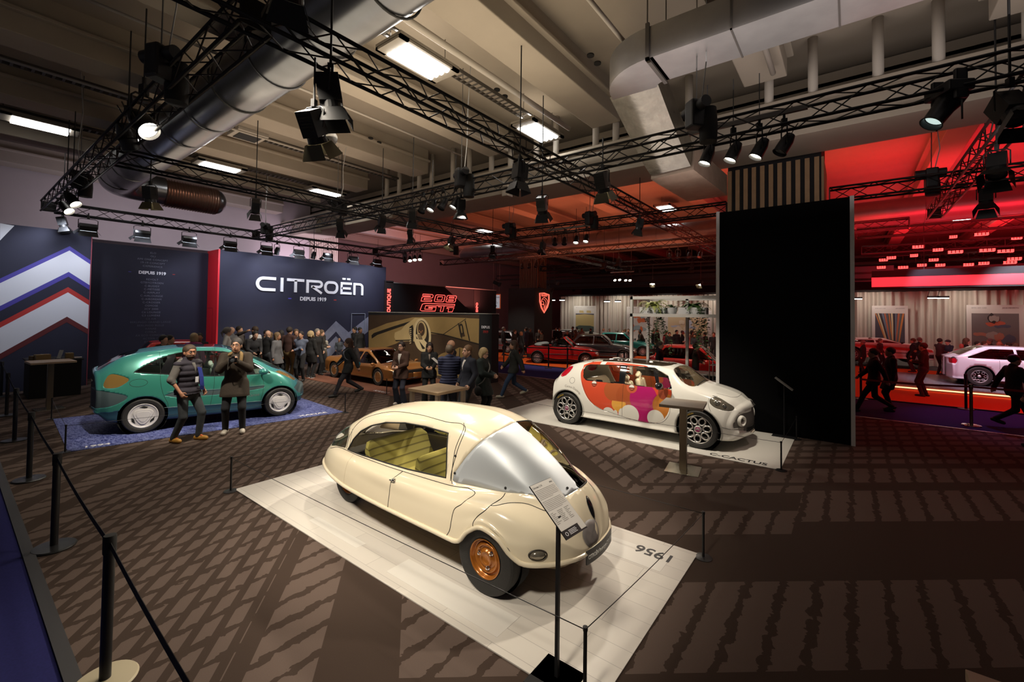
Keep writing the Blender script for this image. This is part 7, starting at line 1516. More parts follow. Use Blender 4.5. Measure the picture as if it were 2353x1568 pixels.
cc=[('near corner right',(-1.40,2.66)),('near corner left',(-6.9,2.55)),('far left corner',(-6.95,5.05)),('far right corner',(-1.24,4.97))]
for n_,p in cc: rpost(*p,'thin black rope post at the cream car platform, '+n_)
for i,(a,b,l) in enumerate(((0,1,'long near'),(1,2,'left end'),(2,3,'long far'),(3,0,'right end'))): cord(cc[a][1],cc[b][1],'thin black cord on the %s side of the cream car'%l)
cc=[('near right corner',(-.92,8.56)),('near left corner',(-7.2,8.5)),('back right corner',(-.9,11.0-.06)),]
for n_,p in cc: rpost(*p,'thin black rope post at the white hatchback, '+n_)
cord(cc[0][1],cc[1][1],'thin black cord in front of the white hatchback'); cord(cc[0][1],cc[2][1],'short black cord beside the white hatchback')
cc=[('near left',(-10.95,1.40)),('far left',(-14.4,1.6)),('right end',(-10.05,6.25)),('back right end',(-13.5,6.55))]
for n_,p in cc: rpost(*p,'thin black rope post at the turquoise car, '+n_)
cord(cc[0][1],cc[1][1],'thin cord at the rear of the turquoise car'); cord(cc[0][1],cc[2][1],'long thin cord in front of the turquoise car'); cord(cc[2][1],cc[3][1],'thin cord before the nose of the turquoise car')
cc=[('front right',(-11.3,8.42)),('front left',(-16.9,8.35))]
for n_,p in cc: rpost(*p,'thin black rope post at the bronze coupe, '+n_)
cord(cc[0][1],cc[1][1],'thin cord in front of the bronze coupe')
# belt stanchions
_st=None
def stanchion(x,y,label,h=.98,basem=None,polem=None,group='belt stanchions'):
    global _st
    if _st is None: _st=thing('belt_stanchion',label,'stanchion',(x,y,0),0,group); MB().lathe([(.001,0),(.175,0),(.18,.01),(.17,.022),(.05,.032),(.001,.033)],36).build('base',BLI,_st,smooth=True); MB().cyl((0,0,.03),(0,0,h),.032,seg=20).build('pole',BLI,_st,smooth=True); MB().lathe([(.036,h-.11),(.038,h-.1),(.038,h),(.034,h+.012),(.001,h+.014)],20).build('cassette_head',BLK,_st,smooth=True); t=_st
    else: t=copy_tree(_st,label=label,group=group); t.location=(x,y,0)
    for ch in t.children:
        if basem and ch.name.startswith('base'): setmat(ch,basem)
        if polem and not ch.name.startswith('base'): setmat(ch,polem)
    return t
def belt(a,b,label,z0=.93,w=.048,m=None,z1=None,sag=.03):
    P=[]; n_=14; d=np.array([b[0]-a[0],b[1]-a[1]]); 
    R=[]
    for q in np.linspace(0,1,n_):
        x_,y_,z_=a[0]+d[0]*q,a[1]+d[1]*q,z0+((z1 if z1 else z0)-z0)*q-sag*4*q*(1-q); nx,ny=-d[1]/np.hypot(*d)*.0015,d[0]/np.hypot(*d)*.0015; R.append([(x_-nx,y_-ny,z_-w/2),(x_+nx,y_+ny,z_-w/2),(x_+nx,y_+ny,z_+w/2),(x_-nx,y_-ny,z_+w/2)])
    tag(MB().rings(R).build('barrier_belt',m or BLK),label,'barrier belt','retractable belts')
S=[(-4.03,.75),(-6.7,.80),(-9.6,.86),(-12.6,.92),(-15.6,1.0),(-19.0,1.1)]
for i,p in enumerate(S): stanchion(*p,'black belt stanchion at the left edge, %s from the viewer'%ORD[i])
stanchion(-1.3,.68,'black belt stanchion just below the bottom edge of the view'); belt((-1.3,.68),S[0],'belt coming towards the viewer from the nearest stanchion'); setmat([c for c in _st.children if c.name.startswith('base')][0],BLI)
for i in range(5): belt(S[i],S[i+1],'black belt between the %s and %s stanchion at the left'%(ORD[i],ORD[i+1]))
SR=[(-13.8,17.3),(-11.2,17.4),(-10.3,17.6),(-7.6,17.7),(2.57,17.7),(.25,17.6)]
for i,p in enumerate(SR): stanchion(*p,'black belt stanchion on the orange carpet edge, '+['left of the red convertible','before the red convertible door','before the red convertible front wheel','right of the red convertible','before the stage','beside the black panel'][i])
setmat([c for c in _st.children if c.name.startswith('base')][0],mat('beige_base',(.42,.36,.24),.5))  # first stanchion's base coloured beige to stand for light falling on it
RB=mat('red_belt',(.40,.012,.02),.6)
for i in range(3): belt(SR[i],SR[i+1],'black belt in front of the red convertible, %s span'%ORD[i]); belt(SR[i],SR[i+1],'lower black belt in front of the red convertible, %s span'%ORD[i],z0=.45)
stanchion(2.28,15.1,'brass coloured belt stanchion on the brown and blue carpet border',basem=CHROME,polem=mat('brass_pole',(.30,.24,.14),.25,.9)); belt((.2,14.8),(2.28,15.1),'red belt left of the brass stanchion',m=RB); belt((2.28,15.1),(6.5,15.4),'red belt right of the brass stanchion',m=RB); belt((-16.5,17.2),SR[0],'red belt left of the red convertible',m=RB)
# ---------------------------------------------------------------- tables
OAK=mat('light_oak_top',(.42,.30,.18),.5,noise=.15,nscale=6); OAK2=mat('grey_oak_top',(.25,.20,.15),.5,noise=.2,nscale=6); PST=mat('table_post',(.19,.15,.10),.35,.5); BP=mat('steel_plate',(.40,.37,.30),.25,.9)
def postable(x,y,label,h,s,m,rz=0.): 
    t=thing('bar_table',label,'table',(x,y,0),rz,'square standing tables'); MB().box(-s/2,s/2,-s/2,s/2,h-.045,h).build('table_top',m,t,bevel=.003); MB().box(-.055,.055,-.055,.055,.01,h-.045).build('post',PST,t,bevel=.003); MB().box(-.26,.26,-.26,.26,0,.012).build('base_plate',BP,t,bevel=.002); return t
postable(-2.2,7.55,'square grey oak bar table on one post in front of the hatchback front wheel',1.1,.66,OAK2,.15)
postable(-15.9,1.72,'square light oak bar table on one post at the left before the black counter',1.2,.80,OAK,.05)
postable(.72,2.28,'light oak bar table cut off by the bottom right corner of the view',1.1,.70,OAK)
t=thing('bar_table','light oak standing table with four legs in the middle of the group of talkers','table',(-6.27,5.85,0),.03,'square standing tables'); MB().box(-.40,.40,-.40,.40,1.05,1.1).build('table_top',OAK,t,bevel=.003)
for a in (-1,1):
    for b in (-1,1): MB().box(a*.34-.035,a*.34+.035,b*.34-.035,b*.34+.035,0,1.05).build('leg',OAK2,t,bevel=.003)
t=thing('counter','black cloth covered counter at the foot of the chevron wall','counter',(-18.5,2.05,0)); MB().box(-.62,.62,-.52,.52,0,1.02).build('body',mat('black_cloth',(.010,.010,.010),.9),t,bevel=.01); MB().box(-.66,.66,-.56,.56,1.02,1.05).build('worktop',NVX,t)
KR=mat('kraft_box',(.26,.17,.06),.7)
for i,(x_,y_,w_,d_,h_,rz,l) in enumerate(((-18.05,1.78,.13,.30,.16,.1,'long brown cardboard box at the left on the black counter'),(-18.05,2.32,.12,.16,.17,0,'square brown cardboard box at the right on the black counter'),(-18.15,1.62,.10,.12,.12,.3,'small brown cardboard box at the left end of the black counter'))):
    t=thing('cardboard_box',l,'box',(x_,y_,1.05),rz); MB().box(-w_,w_,-d_*.5,d_*.5,0,h_).build('carton',KR,t,bevel=.004); MB().box(-w_,w_,-.012,.012,h_,h_+.002).build('tape',mat('tape_tan',(.35,.26,.12),.4),t)
t=thing('display_card','small white card standing upright on the black counter','card',(-18.2,2.12,1.05),.6); MB().box(-.06,.06,-.004,.004,0,.26,Matrix.Rotation(-.3,4,'X')).build('card',PW,t); MB().box(-.05,.05,-.05,.02,-.0,.012).build('foot',BLK,t)
t=thing('paper_roll','white paper roll lying at the right end of the black counter','paper roll',(-18.0,2.5,1.075)); MB().cyl((0,-.08,0),(0,.08,0),.024,seg=16).build('roll',PW,t,smooth=True); MB().cyl((0,-.081,0),(0,.081,0),.008,seg=10).build('core_tube',KR,t)
# info stands
t=thing('info_stand','black info stand with tilted white text panel in front of the cream car','info stand',(-1.64,2.70,0)); MB().box(-.16,.16,-.18,.14,0,.012).build('base_plate',BLI,t,bevel=.002); MB().box(-.0125,.0125,-.0125,.0125,.012,1.12).build('pole',BLI,t)
tl=math.radians(38); Mn=frameM((-.04,.06,1.155),(.10,1,0),(-math.cos(tl),0,math.sin(tl))); b=MB().box(-.125,.125,-.215,.215,-.008,0,Mn).build('panel',BLI,t)
MB().box(-.122,.122,-.155,.212,0,.002,Mn).box(.062,.122,-.205,-.155,0,.002,Mn).build('paper',mat('paper_white',(.75,.72,.68),.6),b)
Mt=Mn@Matrix.Translation((0,0,.003)); 
text('heading','Citroën C10',.020,INKB,b,Mt@Matrix.Translation((-.115,.185,0)),align='LEFT',extrude=.0003); text('heading','1956',.018,INKB,b,Mt@Matrix.Translation((.09,.185,0)),extrude=.0003)
m_=MB(); R_=random.Random(4)
for i in range(22):
    y_=.160-i*.0115-(.01 if i>6 else 0)-(.012 if i>13 else 0); 
    if i<14: m_.box(-.115,.115-R_.uniform(0,.03)-(.06 if i in(6,13) else 0),y_-.0014,y_+.0014,.0,.0006,Mt)
    else:
        for xx in (-.115,-.04,.04): m_.box(xx,xx+R_.uniform(.02,.06),y_-.002,y_+.002,.0,.0006,Mt)
m_.build('text_lines',mat('text_grey',(.42,.40,.38),.6),b); MB().lathe([(.014,0),(.014,.001),(.010,.001),(.010,0)],20,Mn@Matrix.Translation((-.09,-.185,.001))).build('round_emblem',WL,b)
for i in range(4): MB().box(-.06,.02+.006*(i%2),-.172-.009*i,-.168-.009*i,.0,.001,Mn).build('white_line',WL,b)
t=thing('info_stand','thin black info stand with tilted plate against the black panel','info stand',(-1.12,10.93,0)); MB().box(-.22,.22,-.10,.10,.012,.024).build('base_plate',BLI,t,bevel=.002); MB().cyl((0,0,.02),(0,0,1.10),.010).build('pole',BLI,t); Mn=frameM((0,-.03,1.13),(0,-1,0),(-.8,0,.6)); MB().box(-.12,.12,-.20,.20,-.006,0,Mn).build('panel',mat('panel_grey',(.30,.28,.26),.4),t)
# ---------------------------------------------------------------- cars
cream_car((-4.1,3.8,.012),math.radians(1.5)); cactus_car((-3.76,9.75,.012),0); xanae_car((-12.0,3.97,.012),math.radians(77))
BRZ=mat('bronze_paint',(.36,.15,.04),.28,.5,coat=.6)
boxcar('wedge_coupe','bronze wedge coupe with pyramid glasshouse in front of the golden mural',(-14.2,10.05,.012),0,BRZ,4.4,1.8,1.16,2.75,.29,.66,.72,.72,1.35,.35,-.5,-1.5,'disc',cladding=False,nose_z=.54,glassm=glass('amber_glass',(.75,.55,.2),.2),tail_lamp=False,rimm=mat('bronze_rim',(.5,.4,.3),.3,.6),win=[(-1.1,.72),(-.1,1.06),(.35,1.07),(1.2,.72)],seatc=(.25,.13,.05))
make_red_cab((-11.8,19.75,.012),math.radians(22))
DG=mat('dark_grey_paint',(.022,.02,.022),.2,coat=.7)
hatch=dict(L=3.75,W=1.62,H=1.38,wb=2.42,wr=.29,belt=.88,hood=.86,tailz=.88,hoodx=.62,ws_top=.0,rear_top=-1.25,rear_base=-1.7,nose_z=.62)
boxcar('hatchback','dark grey hatchback between the red convertible and the teal car',(-11.2,23.1,.012),math.radians(18),DG,**hatch)
boxcar('hatchback','teal green hatchback behind the dark grey one',(-11.4,26.7,.012),math.radians(12),mat('teal_paint',(.015,.20,.18),.22,coat=.7),**hatch)
boxcar('hatchback','silver hatchback partly hidden by the mural wall end',(-18.6,22.4,.012),math.radians(195),mat('silver_paint',(.22,.23,.25),.25,.5,coat=.6),**{**hatch,'L':3.7})
h2=dict(L=4.05,W=1.75,H=1.42,wb=2.54,wr=.34,belt=.95,hood=.95,tailz=.98,hoodx=.85,ws_top=.15,rear_top=-1.0,rear_base=-1.80,nose_z=.70)
boxcar('hatchback','white modern hatchback with ringed black wheels on the lit stage',(4.85,23.6,.165),math.radians(4),mat('cool_white_paint',(.62,.62,.68),.2,coat=.7),style='hex',cladding=False,rimm=mat('pale_ring',(.6,.6,.62),.3,.5),**h2)
boxcar('hatchback','red hatchback roof showing over the turquoise car by the name wall',(-18.9,5.7,.0),math.radians(82),mat('bright_red_paint',(.60,.02,.015),.25,coat=.6),**{**hatch,'H':1.42})
boxcar('hatchback','bright red car front at the right end of the mural wall',(-9.6,13.9,.0),math.radians(-60)+PI,mat('bright_red_paint',(.60,.02,.015),.25,coat=.6),**{**hatch,'L':3.5}) if False else None
boxcar('hatchback','red car rear seen through the shelf frame at right',(-4.6,17.9,.012),math.radians(10),mat('bright_red_paint',(.60,.02,.015),.25,coat=.6),**hatch)
boxcar('racing_car','white race car with coloured stripes before the curtain at right',(1.2,30.2,.3),math.radians(10),mat('race_white',(.6,.58,.55),.3),**{**h2,'H':1.2},extra=[dict(name='stripe',proj='side',poly=[(-2.2,.8),(2.2,.55),(2.2,.68),(-2.2,.93)],mat=mat('stripe_red',(.5,.04,.03),.4),ymin=.4)])
boxcar('racing_car','pale silver race car before the yellow art board',(-17.0,30.4,.2),math.radians(0),mat('race_pale',(.5,.52,.48),.3),**{**h2,'H':1.15})
def feetpt(px,py,pyh):
    p=GZ(px,py,0); f=-CM[:,2].copy(); f[2]=0; f/=np.linalg.norm(f); d=p@f; r=_ray(px,pyh); h=CAMH+d*r[2]/(r@f); return (p[0],p[1],0.012 if False else 0.),h
tocam=lambda p:math.atan2(-p[1],-p[0])
AF=math.radians(127.6) # heading straight away from the viewer
# man in quilted vest
p,h=feetpt(424,1014,793); POSES['vest']=dict(hr=(.24,.10,.93),hl=(-.22,.12,.92),fr=(.13,-.10),fl=(-.13,.16),er=(.8,-.8,0))
hd=tocam(p)+.75
T,J,q=person('person in dark quilted vest, grey hoodie, jeans and yellow shoes glancing right',p,hd,h,'vest',turn=-.35,hair='short',hairc=(.05,.03,.015),skin='b',topc=(.022,.018,.028),legc=(.045,.05,.055),shoec=(.40,.20,.03),vox=.0095,fine=True,glasses=True,beard=(.06,.035,.02),topname='quilted_vest',topk=dict(fit=.045,sleeves=False,ripple=(.016,30),length=.12),trousers='jeans')
s=J['s']; GH=mat('hoodie_grey',(.13,.12,.11),.9,bump=.5,bscale=30)
front_panel(T,J,mat('hoodie_grey',(.13,.12,.11),.9,bump=.5,bscale=30),.035,.066,.0,J['waist']-v3(0,0,.05),'hoodie_front')
blob_obj('hoodie',[x for x in top_prims(J,fit=.028,short=.25,hood=True) ],.0095,GH,T)
for k in 'rl': MB().tube([J['ank'+k]+v3(0,.05,.0),J['ank'+k]+v3(0,.10,-.02)],.022*s,8).build('laces',mat('orange_lace',(.45,.10,.02),.7),T,smooth='all')
MB().box(-.035,.035,0,.003,-.11,0,Matrix.Translation(Vector(J['chest']+v3(-.02,.175,-.10)))).build('name_badge',WL,T)
MB().rings([[tuple(J['chest']+v3(x_-.012,y_,z_)),tuple(J['chest']+v3(x_+.012,y_,z_)),tuple(J['chest']+v3(x_-.07,y_+.012,z_-.02)),tuple(J['chest']+v3(x_-.08,y_-.01,z_-.02))] for x_,y_,z_ in ((-.05,.16,.08),(-.075,.185,-.10),(-.09,.19,-.28),(-.10,.18,-.36))]).build('blue_lining',mat('lining_blue',(.03,.05,.30),.6),T)
# photographer
p,h=feetpt(538,995,778); hd=tocam(p)-.1
T,J,q=person('person in dark parka with fur edged hood holding a camera, white trainers',p,hd,h,'camera',turn=-.15,hair='fade',hairc=(.035,.03,.028),skin='a',topc=(.030,.020,.012),legc=(.014,.014,.017),shoec=(.55,.50,.42),vox=.0095,fine=True,glasses=True,topname='parka',topk=dict(fit=.045,length=.52,hood=True,puff=.02),beard=None)
s=J['s']; MB().tube(smoothpath([J['neck0']+v3(.12,.02,-.02),J['neck0']+v3(.10,.10,.03),J['neck0']+v3(0,-.10,.06),J['neck0']+v3(-.10,.10,.03),J['neck0']+v3(-.10,.16,-.12)],22),.032,8).build('fur_edge',mat('fur_tan',(.26,.17,.07),.95,bump=1.,bscale=60),T,smooth='all')
front_panel(T,J,GH,.035,.052,.0,J['hip']-v3(0,0,.12),'grey_shirt')
cc_=(J['wrr']+J['wrl'])/2+v3(0,.09,.05)
t=thing('photo_camera','black camera with round lens held by the person in the parka','camera',(0,0,0)); t.parent=None; t.matrix_world=T.matrix_basis.copy() if False else Matrix.LocRotScale(T.location,T.rotation_euler,None)
MB().box(-.07,.07,-.035,.035,-.045,.045,Matrix.Translation(Vector(cc_))).box(-.03,.03,-.03,.03,.045,.075,Matrix.Translation(Vector(cc_))).build('camera_body',PIANO,t,bevel=.008); MB().cyl(cc_+v3(0,.035,0),cc_+v3(-.0,.13,0),.036,.042,20).build('lens',BLI,t,smooth=True); MB().ell(cc_+v3(0,.13,0),(.035,.008,.035),16,8).build('front_glass',DIM,t,smooth='all')
MB().tube(smoothpath([cc_+v3(.07,0,.02),cc_+v3(.10,-.10,-.2),J['neck0']+v3(.09,.08,-.05)],14),.008,5).build('camera_strap',mat('strap_grey',(.12,.11,.10),.8),t)
# woman walking with backpack
p,h=feetpt(797,910,775); hd=tocam(p)-1.35
T,J,q=person('person walking left past the bronze coupe with grey backpack and papers',p,hd,h,'walk',turn=.0,hair='long',hairc=(.05,.022,.012),skin='a',topc=(.014,.014,.014),legc=(.03,.028,.035),shoec=(.02,.02,.018),female=True,vox=.012,fine=True,topk=dict(fit=.035,length=.42)); backpack(T,J,(.12,.12,.13)); MB().box(-.10,.10,.0,.01,-.02,.28,Matrix.Translation(Vector(J['wrr']))@Matrix.Rotation(.9,4,'X')).build('papers',mat('leaflet',(.35,.40,.50),.5),T)
MB().ell(J['chest']+v3(0,-.30,-.30),(.07,.06,.07),14,8).build('folded_scarf',mat('scarf_cyan',(.05,.30,.36),.8),T,smooth='all')
# group of talkers
p=GZ(933,787,1.70); p=(-9.75,7.75,0); T,J,q=person('person with glasses and dark hair in brown blazer and wide dark trousers',p,tocam(p)-.5,1.72,'hold',turn=.1,hair='pony',hairc=(.018,.010,.008),skin='p',topc=(.045,.018,.010),legc=(.018,.02,.035),shoec=(.5,.45,.4),female=True,vox=.011,fine=True,glasses=True,flare=.04,topk=dict(fit=.035,length=.42),topname='blazer')
front_panel(T,J,mat('white_stripe_top',(.45,.43,.40),.8),.055,.040,-.01,None,'striped_top')
p=GZ(980,787,1.70); p=(-9.2,8.25,0); T,J,q=person('person with long dark hair in black blazer facing the viewer',p,tocam(p),1.70,'hold',turn=.0,hair='long',hairc=(.014,.008,.007),skin='a',topc=(.008,.008,.009),legc=(.009,.009,.010),female=True,vox=.011,fine=True,flare=.04,topk=dict(fit=.03,length=.35),topname='blazer')
front_panel(T,J,mat('skin_toned_blouse',(.30,.24,.20),.8),.03,.036,.0,J['chest']-v3(0,0,.04),'blouse')
p=GZ(1034,794,1.78); T,J,q=person('person seen from behind in navy quilted down jacket at the standing table',(p[0],p[1],0),AF+.15,1.78,'hold',turn=-.3,hair='short',hairc=(.10,.07,.045),skin='a',topc=(.018,.022,.060),legc=(.03,.035,.05),vox=.010,fine=True,topname='down_jacket',topk=dict(fit=.042,ripple=(.014,52),length=.18))
p=GZ(1034,785,1.80); p=(p[0]-.3,p[1]+.4,0); T,J,q=person('bald person with glasses in dark suit behind the navy down jacket, holding white paper',p,AF+1.4,1.80,'hold',hair='bald',skin='a',topc=(.014,.016,.024),vox=.014,fine=True,glasses=True,topname='suit_jacket'); MB().box(-.10,.10,0,.003,-.15,.15,Matrix.Translation(Vector(J['wrl']+v3(0,.08,.12)))@Matrix.Rotation(-.9,4,'X')).build('paper',PW,T)
p=GZ(1081,794,1.80); T,J,q=person('person in navy blazer and open white shirt turned to the left',(p[0],p[1],0),tocam(p)-1.0,1.80,'pockets',turn=.0,hair='short',hairc=(.14,.075,.035),skin='p',topc=(.010,.012,.024),legc=(.015,.014,.016),vox=.010,fine=True,topname='blazer',topk=dict(fit=.03,length=.22)); front_panel(T,J,mat('shirt_white',(.55,.52,.50),.8),.045,.037,.0,J['hip']+v3(0,0,.02),'white_shirt')
p=GZ(1108,801,1.68); T,J,q=person('blonde person in dark green coat with shoulder strap looking down to the right',(p[0],p[1],0),tocam(p)+1.1,1.68,'hold',nod=.3,hair='bob',hairc=(.36,.26,.13),skin='p',topc=(.010,.018,.018),legc=(.008,.008,.009),female=True,vox=.011,fine=True,glasses=True,topname='coat',topk=dict(fit=.05,length=.75,puff=.03)); MB().tube(smoothpath([J['shl']+v3(0,.02,.07),J['chest']+v3(.0,.18,0),J['hipr']+v3(.12,.12,.05),J['hipr']+v3(.16,0,-.05)],16),.014,6).build('bag_strap',mat('strap_grey',(.12,.11,.10),.8),T,smooth='all'); MB().ell(J['hipr']+v3(.18,.02,-.18),(.05,.10,.12),14,8).build('handbag',BLK,T,smooth='all')
p,h=feetpt(1178,913,780); T,J,q=person('person striding left in black jacket, jeans and grey trainers',p,tocam(p)-1.35,h,'walk',hair='long',hairc=(.045,.022,.012),skin='a',topc=(.010,.011,.009),legc=(.02,.04,.085),shoec=(.34,.31,.24),female=False,vox=.011,fine=True,topk=dict(fit=.045,length=.30)); front_panel(T,J,mat('shirt_pattern',(.25,.22,.15),.8,noise=.5,nscale=60),.045,.052,.0,None,'patterned_shirt')
T,J,q=person('person in black jacket walking off behind the right edge on the brown carpet',(3.2,13.6,0),math.radians(200),1.80,'walk',hair='short',topc=(.006,.006,.008),legc=(.008,.008,.010),vox=.016,topk=dict(fit=.04,length=.3))
NL=(.008,.008,.010)
C=crowd
# crowd before the lettering wall
G1='crowd before the lettering wall'
def at(x,y): return dict(Y=y)
for a in [(520,750,12.3,'woman3',(.55,.53,.50),(.25,.2,.13),'person with ponytail and white shirt, hand on hip, beside the red panel',1.2),(535,752,12.9,'man3',(.12,.12,.13),NL,'grey haired person just right of the ponytail',None),(548,747,12.6,'point',(.06,.05,.045),NL,'person with glasses raising an arm in the crowd, left',.5),(553,764,11.4,'man3',(.02,.018,.016),NL,'bald person in black coat low in the left crowd',.2),
    (580,757,11.8,'lean',(.03,.03,.035),NL,'person leaning forward in dark grey sweater',.0),(590,746,13.4,'man',(.55,.56,.58),NL,'tall person in pale blue shirt behind the crowd',None),(602,756,12.4,'lean',(.016,.016,.018),NL,'person behind the black sweater, face turned right',.3),(614,760,11.2,'man3',(.010,.010,.012),(.05,.055,.065),'balding person from behind in black sweater and jeans',2.0),(622,764,12.4,'woman2',(.03,.03,.03),NL,'grey haired person right of the black sweater',None),
    (635,765,10.6,'woman2',(.14,.14,.15),NL,'person with bob hair and grey hooded sleeves',.6),(646,760,11.6,'woman',(.02,.02,.02),NL,'blonde long haired person behind the maroon jacket',2.5),(663,752,10.0,'man',(.050,.020,.016),(.20,.13,.05),'tall person from behind in maroon jacket and ochre trousers',2.1),(680,757,11.4,'man',(.012,.013,.02),NL,'person in dark suit facing left beside the maroon jacket',-.3),
    (693,762,10.0,'man2',(.10,.12,.18),(.012,.012,.014),'bald person with glasses in light blue jacket, arms crossed',-.9),(713,762,10.6,'curly',(.008,.008,.009),NL,'curly blonde person in long black coat',2.),(727,756,11.8,'man',(.008,.008,.009),NL,'dark haired person in black suit among the right crowd',None),(737,759,11.3,'woman',(.03,.025,.02),NL,'brown haired person partly hidden near the photo chevron',.5),(743,770,10.2,'woman',(.42,.39,.34),(.12,.10,.08),'long haired person in beige jacket with shoulder bag',2.2)]:
    C(a[0],a[1],X=-15.7-(a[2]-10)*.55,kind=a[3],top=a[4],leg=a[5],label=a[6],yaw=a[7] if len(a)>7 else None,group=G1,hair={'woman2':(.16,.10,.05),'curly':(.38,.28,.15)}.get(a[3]))
C(779,797,Y=12.0,kind='man',top=(.07,.08,.09),label='short blond person behind the bronze coupe',group='people behind the bronze coupe',hair=(.25,.15,.06),hmin=1.2,hmax=1.5,yaw=-.5)
C(826,753,Y=11.9,kind='coat',top=(.008,.008,.009),label='person in black suit and red tie by the mural left edge',skin='c',hair=(.01,.01,.01),group='people behind the bronze coupe',yaw=.2)
C(818,752,Y=12.1,kind='man',top=(.01,.01,.012),label='person hidden behind the suited one at the mural edge',group='people behind the bronze coupe',hair=(.01,.01,.01))
t=thing('display_plinth','small white topped red plinth behind the backpack walker','plinth',tuple(GY(805,785,11.9)*np.array([1,1,0]))); MB().box(-.12,.12,-.12,.12,0,1.10).build('column',RDW,t); MB().box(-.2,.2,-.16,.16,1.1,1.14).build('worktop',PW,t)
# behind the turquoise car
for a in [(372,771,4.6,'man',(.01,.01,.012),'dark haired person behind the turquoise car roof, left',.4),(385,771,4.9,'man',(.10,.07,.05),'person almost hidden behind the dark haired one over the turquoise roof',.8),(445,767,5.6,'woman2',(.32,.06,.20),'blonde person in pink top behind the turquoise car',2.4),(458,766,5.9,'man',(.01,.01,.012),'dark figure right of the pink top',None)]:
    C(a[0],a[1],X=-15.2-(a[2]-4.6)*.8,kind=a[3],top=a[4],leg=NL,label=a[5],yaw=a[6],group='people behind the turquoise car',hair=(.40,.30,.16) if 'blonde' in a[5] else (.015,.012,.01))
# right side on the blue carpet and stage
C(2005,797,Y=15.4,kind='walk',top=(.006,.006,.008),leg=(.006,.006,.007),label='dark coated person walking left, front of the pair by the black panel',yaw=math.radians(190),group='people on the blue carpet',hair=(.05,.04,.035)); C(2050,799,Y=15.2,kind='coat',top=(.007,.006,.008),leg=(.006,.006,.007),label='dark coated person behind the first, by the black panel',yaw=math.radians(190),group='people on the blue carpet',hair=(.06,.055,.05))
C(2125,789,Y=19.6,kind='phone',top=(.025,.018,.008),leg=(.03,.03,.035),label='person in dark olive sweater taking a phone picture of the stage',yaw=math.radians(160),group='people on the orange carpet',hair=(.05,.03,.02)); C(2332,811,Y=15.6,kind='walk',top=(.005,.005,.006),leg=(.006,.006,.007),label='large dark figure with fur hood walking at the right edge',yaw=math.radians(20),group='people on the blue carpet')
C(2100,778,Y=28.,kind='coat',top=(.007,.007,.009),label='capped person in black by the curtain, left of the white car',group='people before the curtain, right'); C(2110,776,Y=28.6,kind='man',top=(.01,.01,.012),label='person behind the capped one near the curtain',group='people before the curtain, right')
for i,(px,py,Y_,kd,tc,l) in enumerate([(2158,778,27.5,'man2',(.05,.04,.04),'bald person in open grey jacket left of the stage car'),(2180,781,27.3,'cap',(.02,.03,.05),'person with hat in navy next to the bald one'),(2208,790,26.2,'man3',(.45,.22,.20),'pink lit bald person behind the stage car'),(2218,778,27.5,'woman',(.02,.015,.015),'dark haired person right of the pink lit one'),(2242,785,27.,'man',(.015,.015,.018),'person in black above the stage car roof, first'),(2258,785,27.3,'man',(.03,.02,.025),'person in black above the stage car roof, second'),(2278,779,27.6,'man',(.015,.012,.015),'taller person in black above the stage car roof'),(2298,786,26.8,'man3',(.05,.06,.09),'person in blue shirt above the stage car roof'),(2322,788,27.,'man',(.012,.012,.014),'person in dark jacket above the stage car front'),(2338,790,26.6,'man',(.02,.015,.02),'last dark person at the right picture edge'),(2020,778,29.,'man',(.06,.02,.02),'red lit person beside the ray poster'),(1998,780,28.6,'woman',(.015,.012,.014),'dark person right of the black panel edge'),(1985,792,26.,'coat',(.01,.01,.012),'dark person close to the black panel edge')]):
    C(px,py,Y=Y_+(1.3 if 26.5<Y_<28.5 and px<1460 else 0),kind=kd,top=tc,leg=NL,label=l,group='people before the curtain, right')
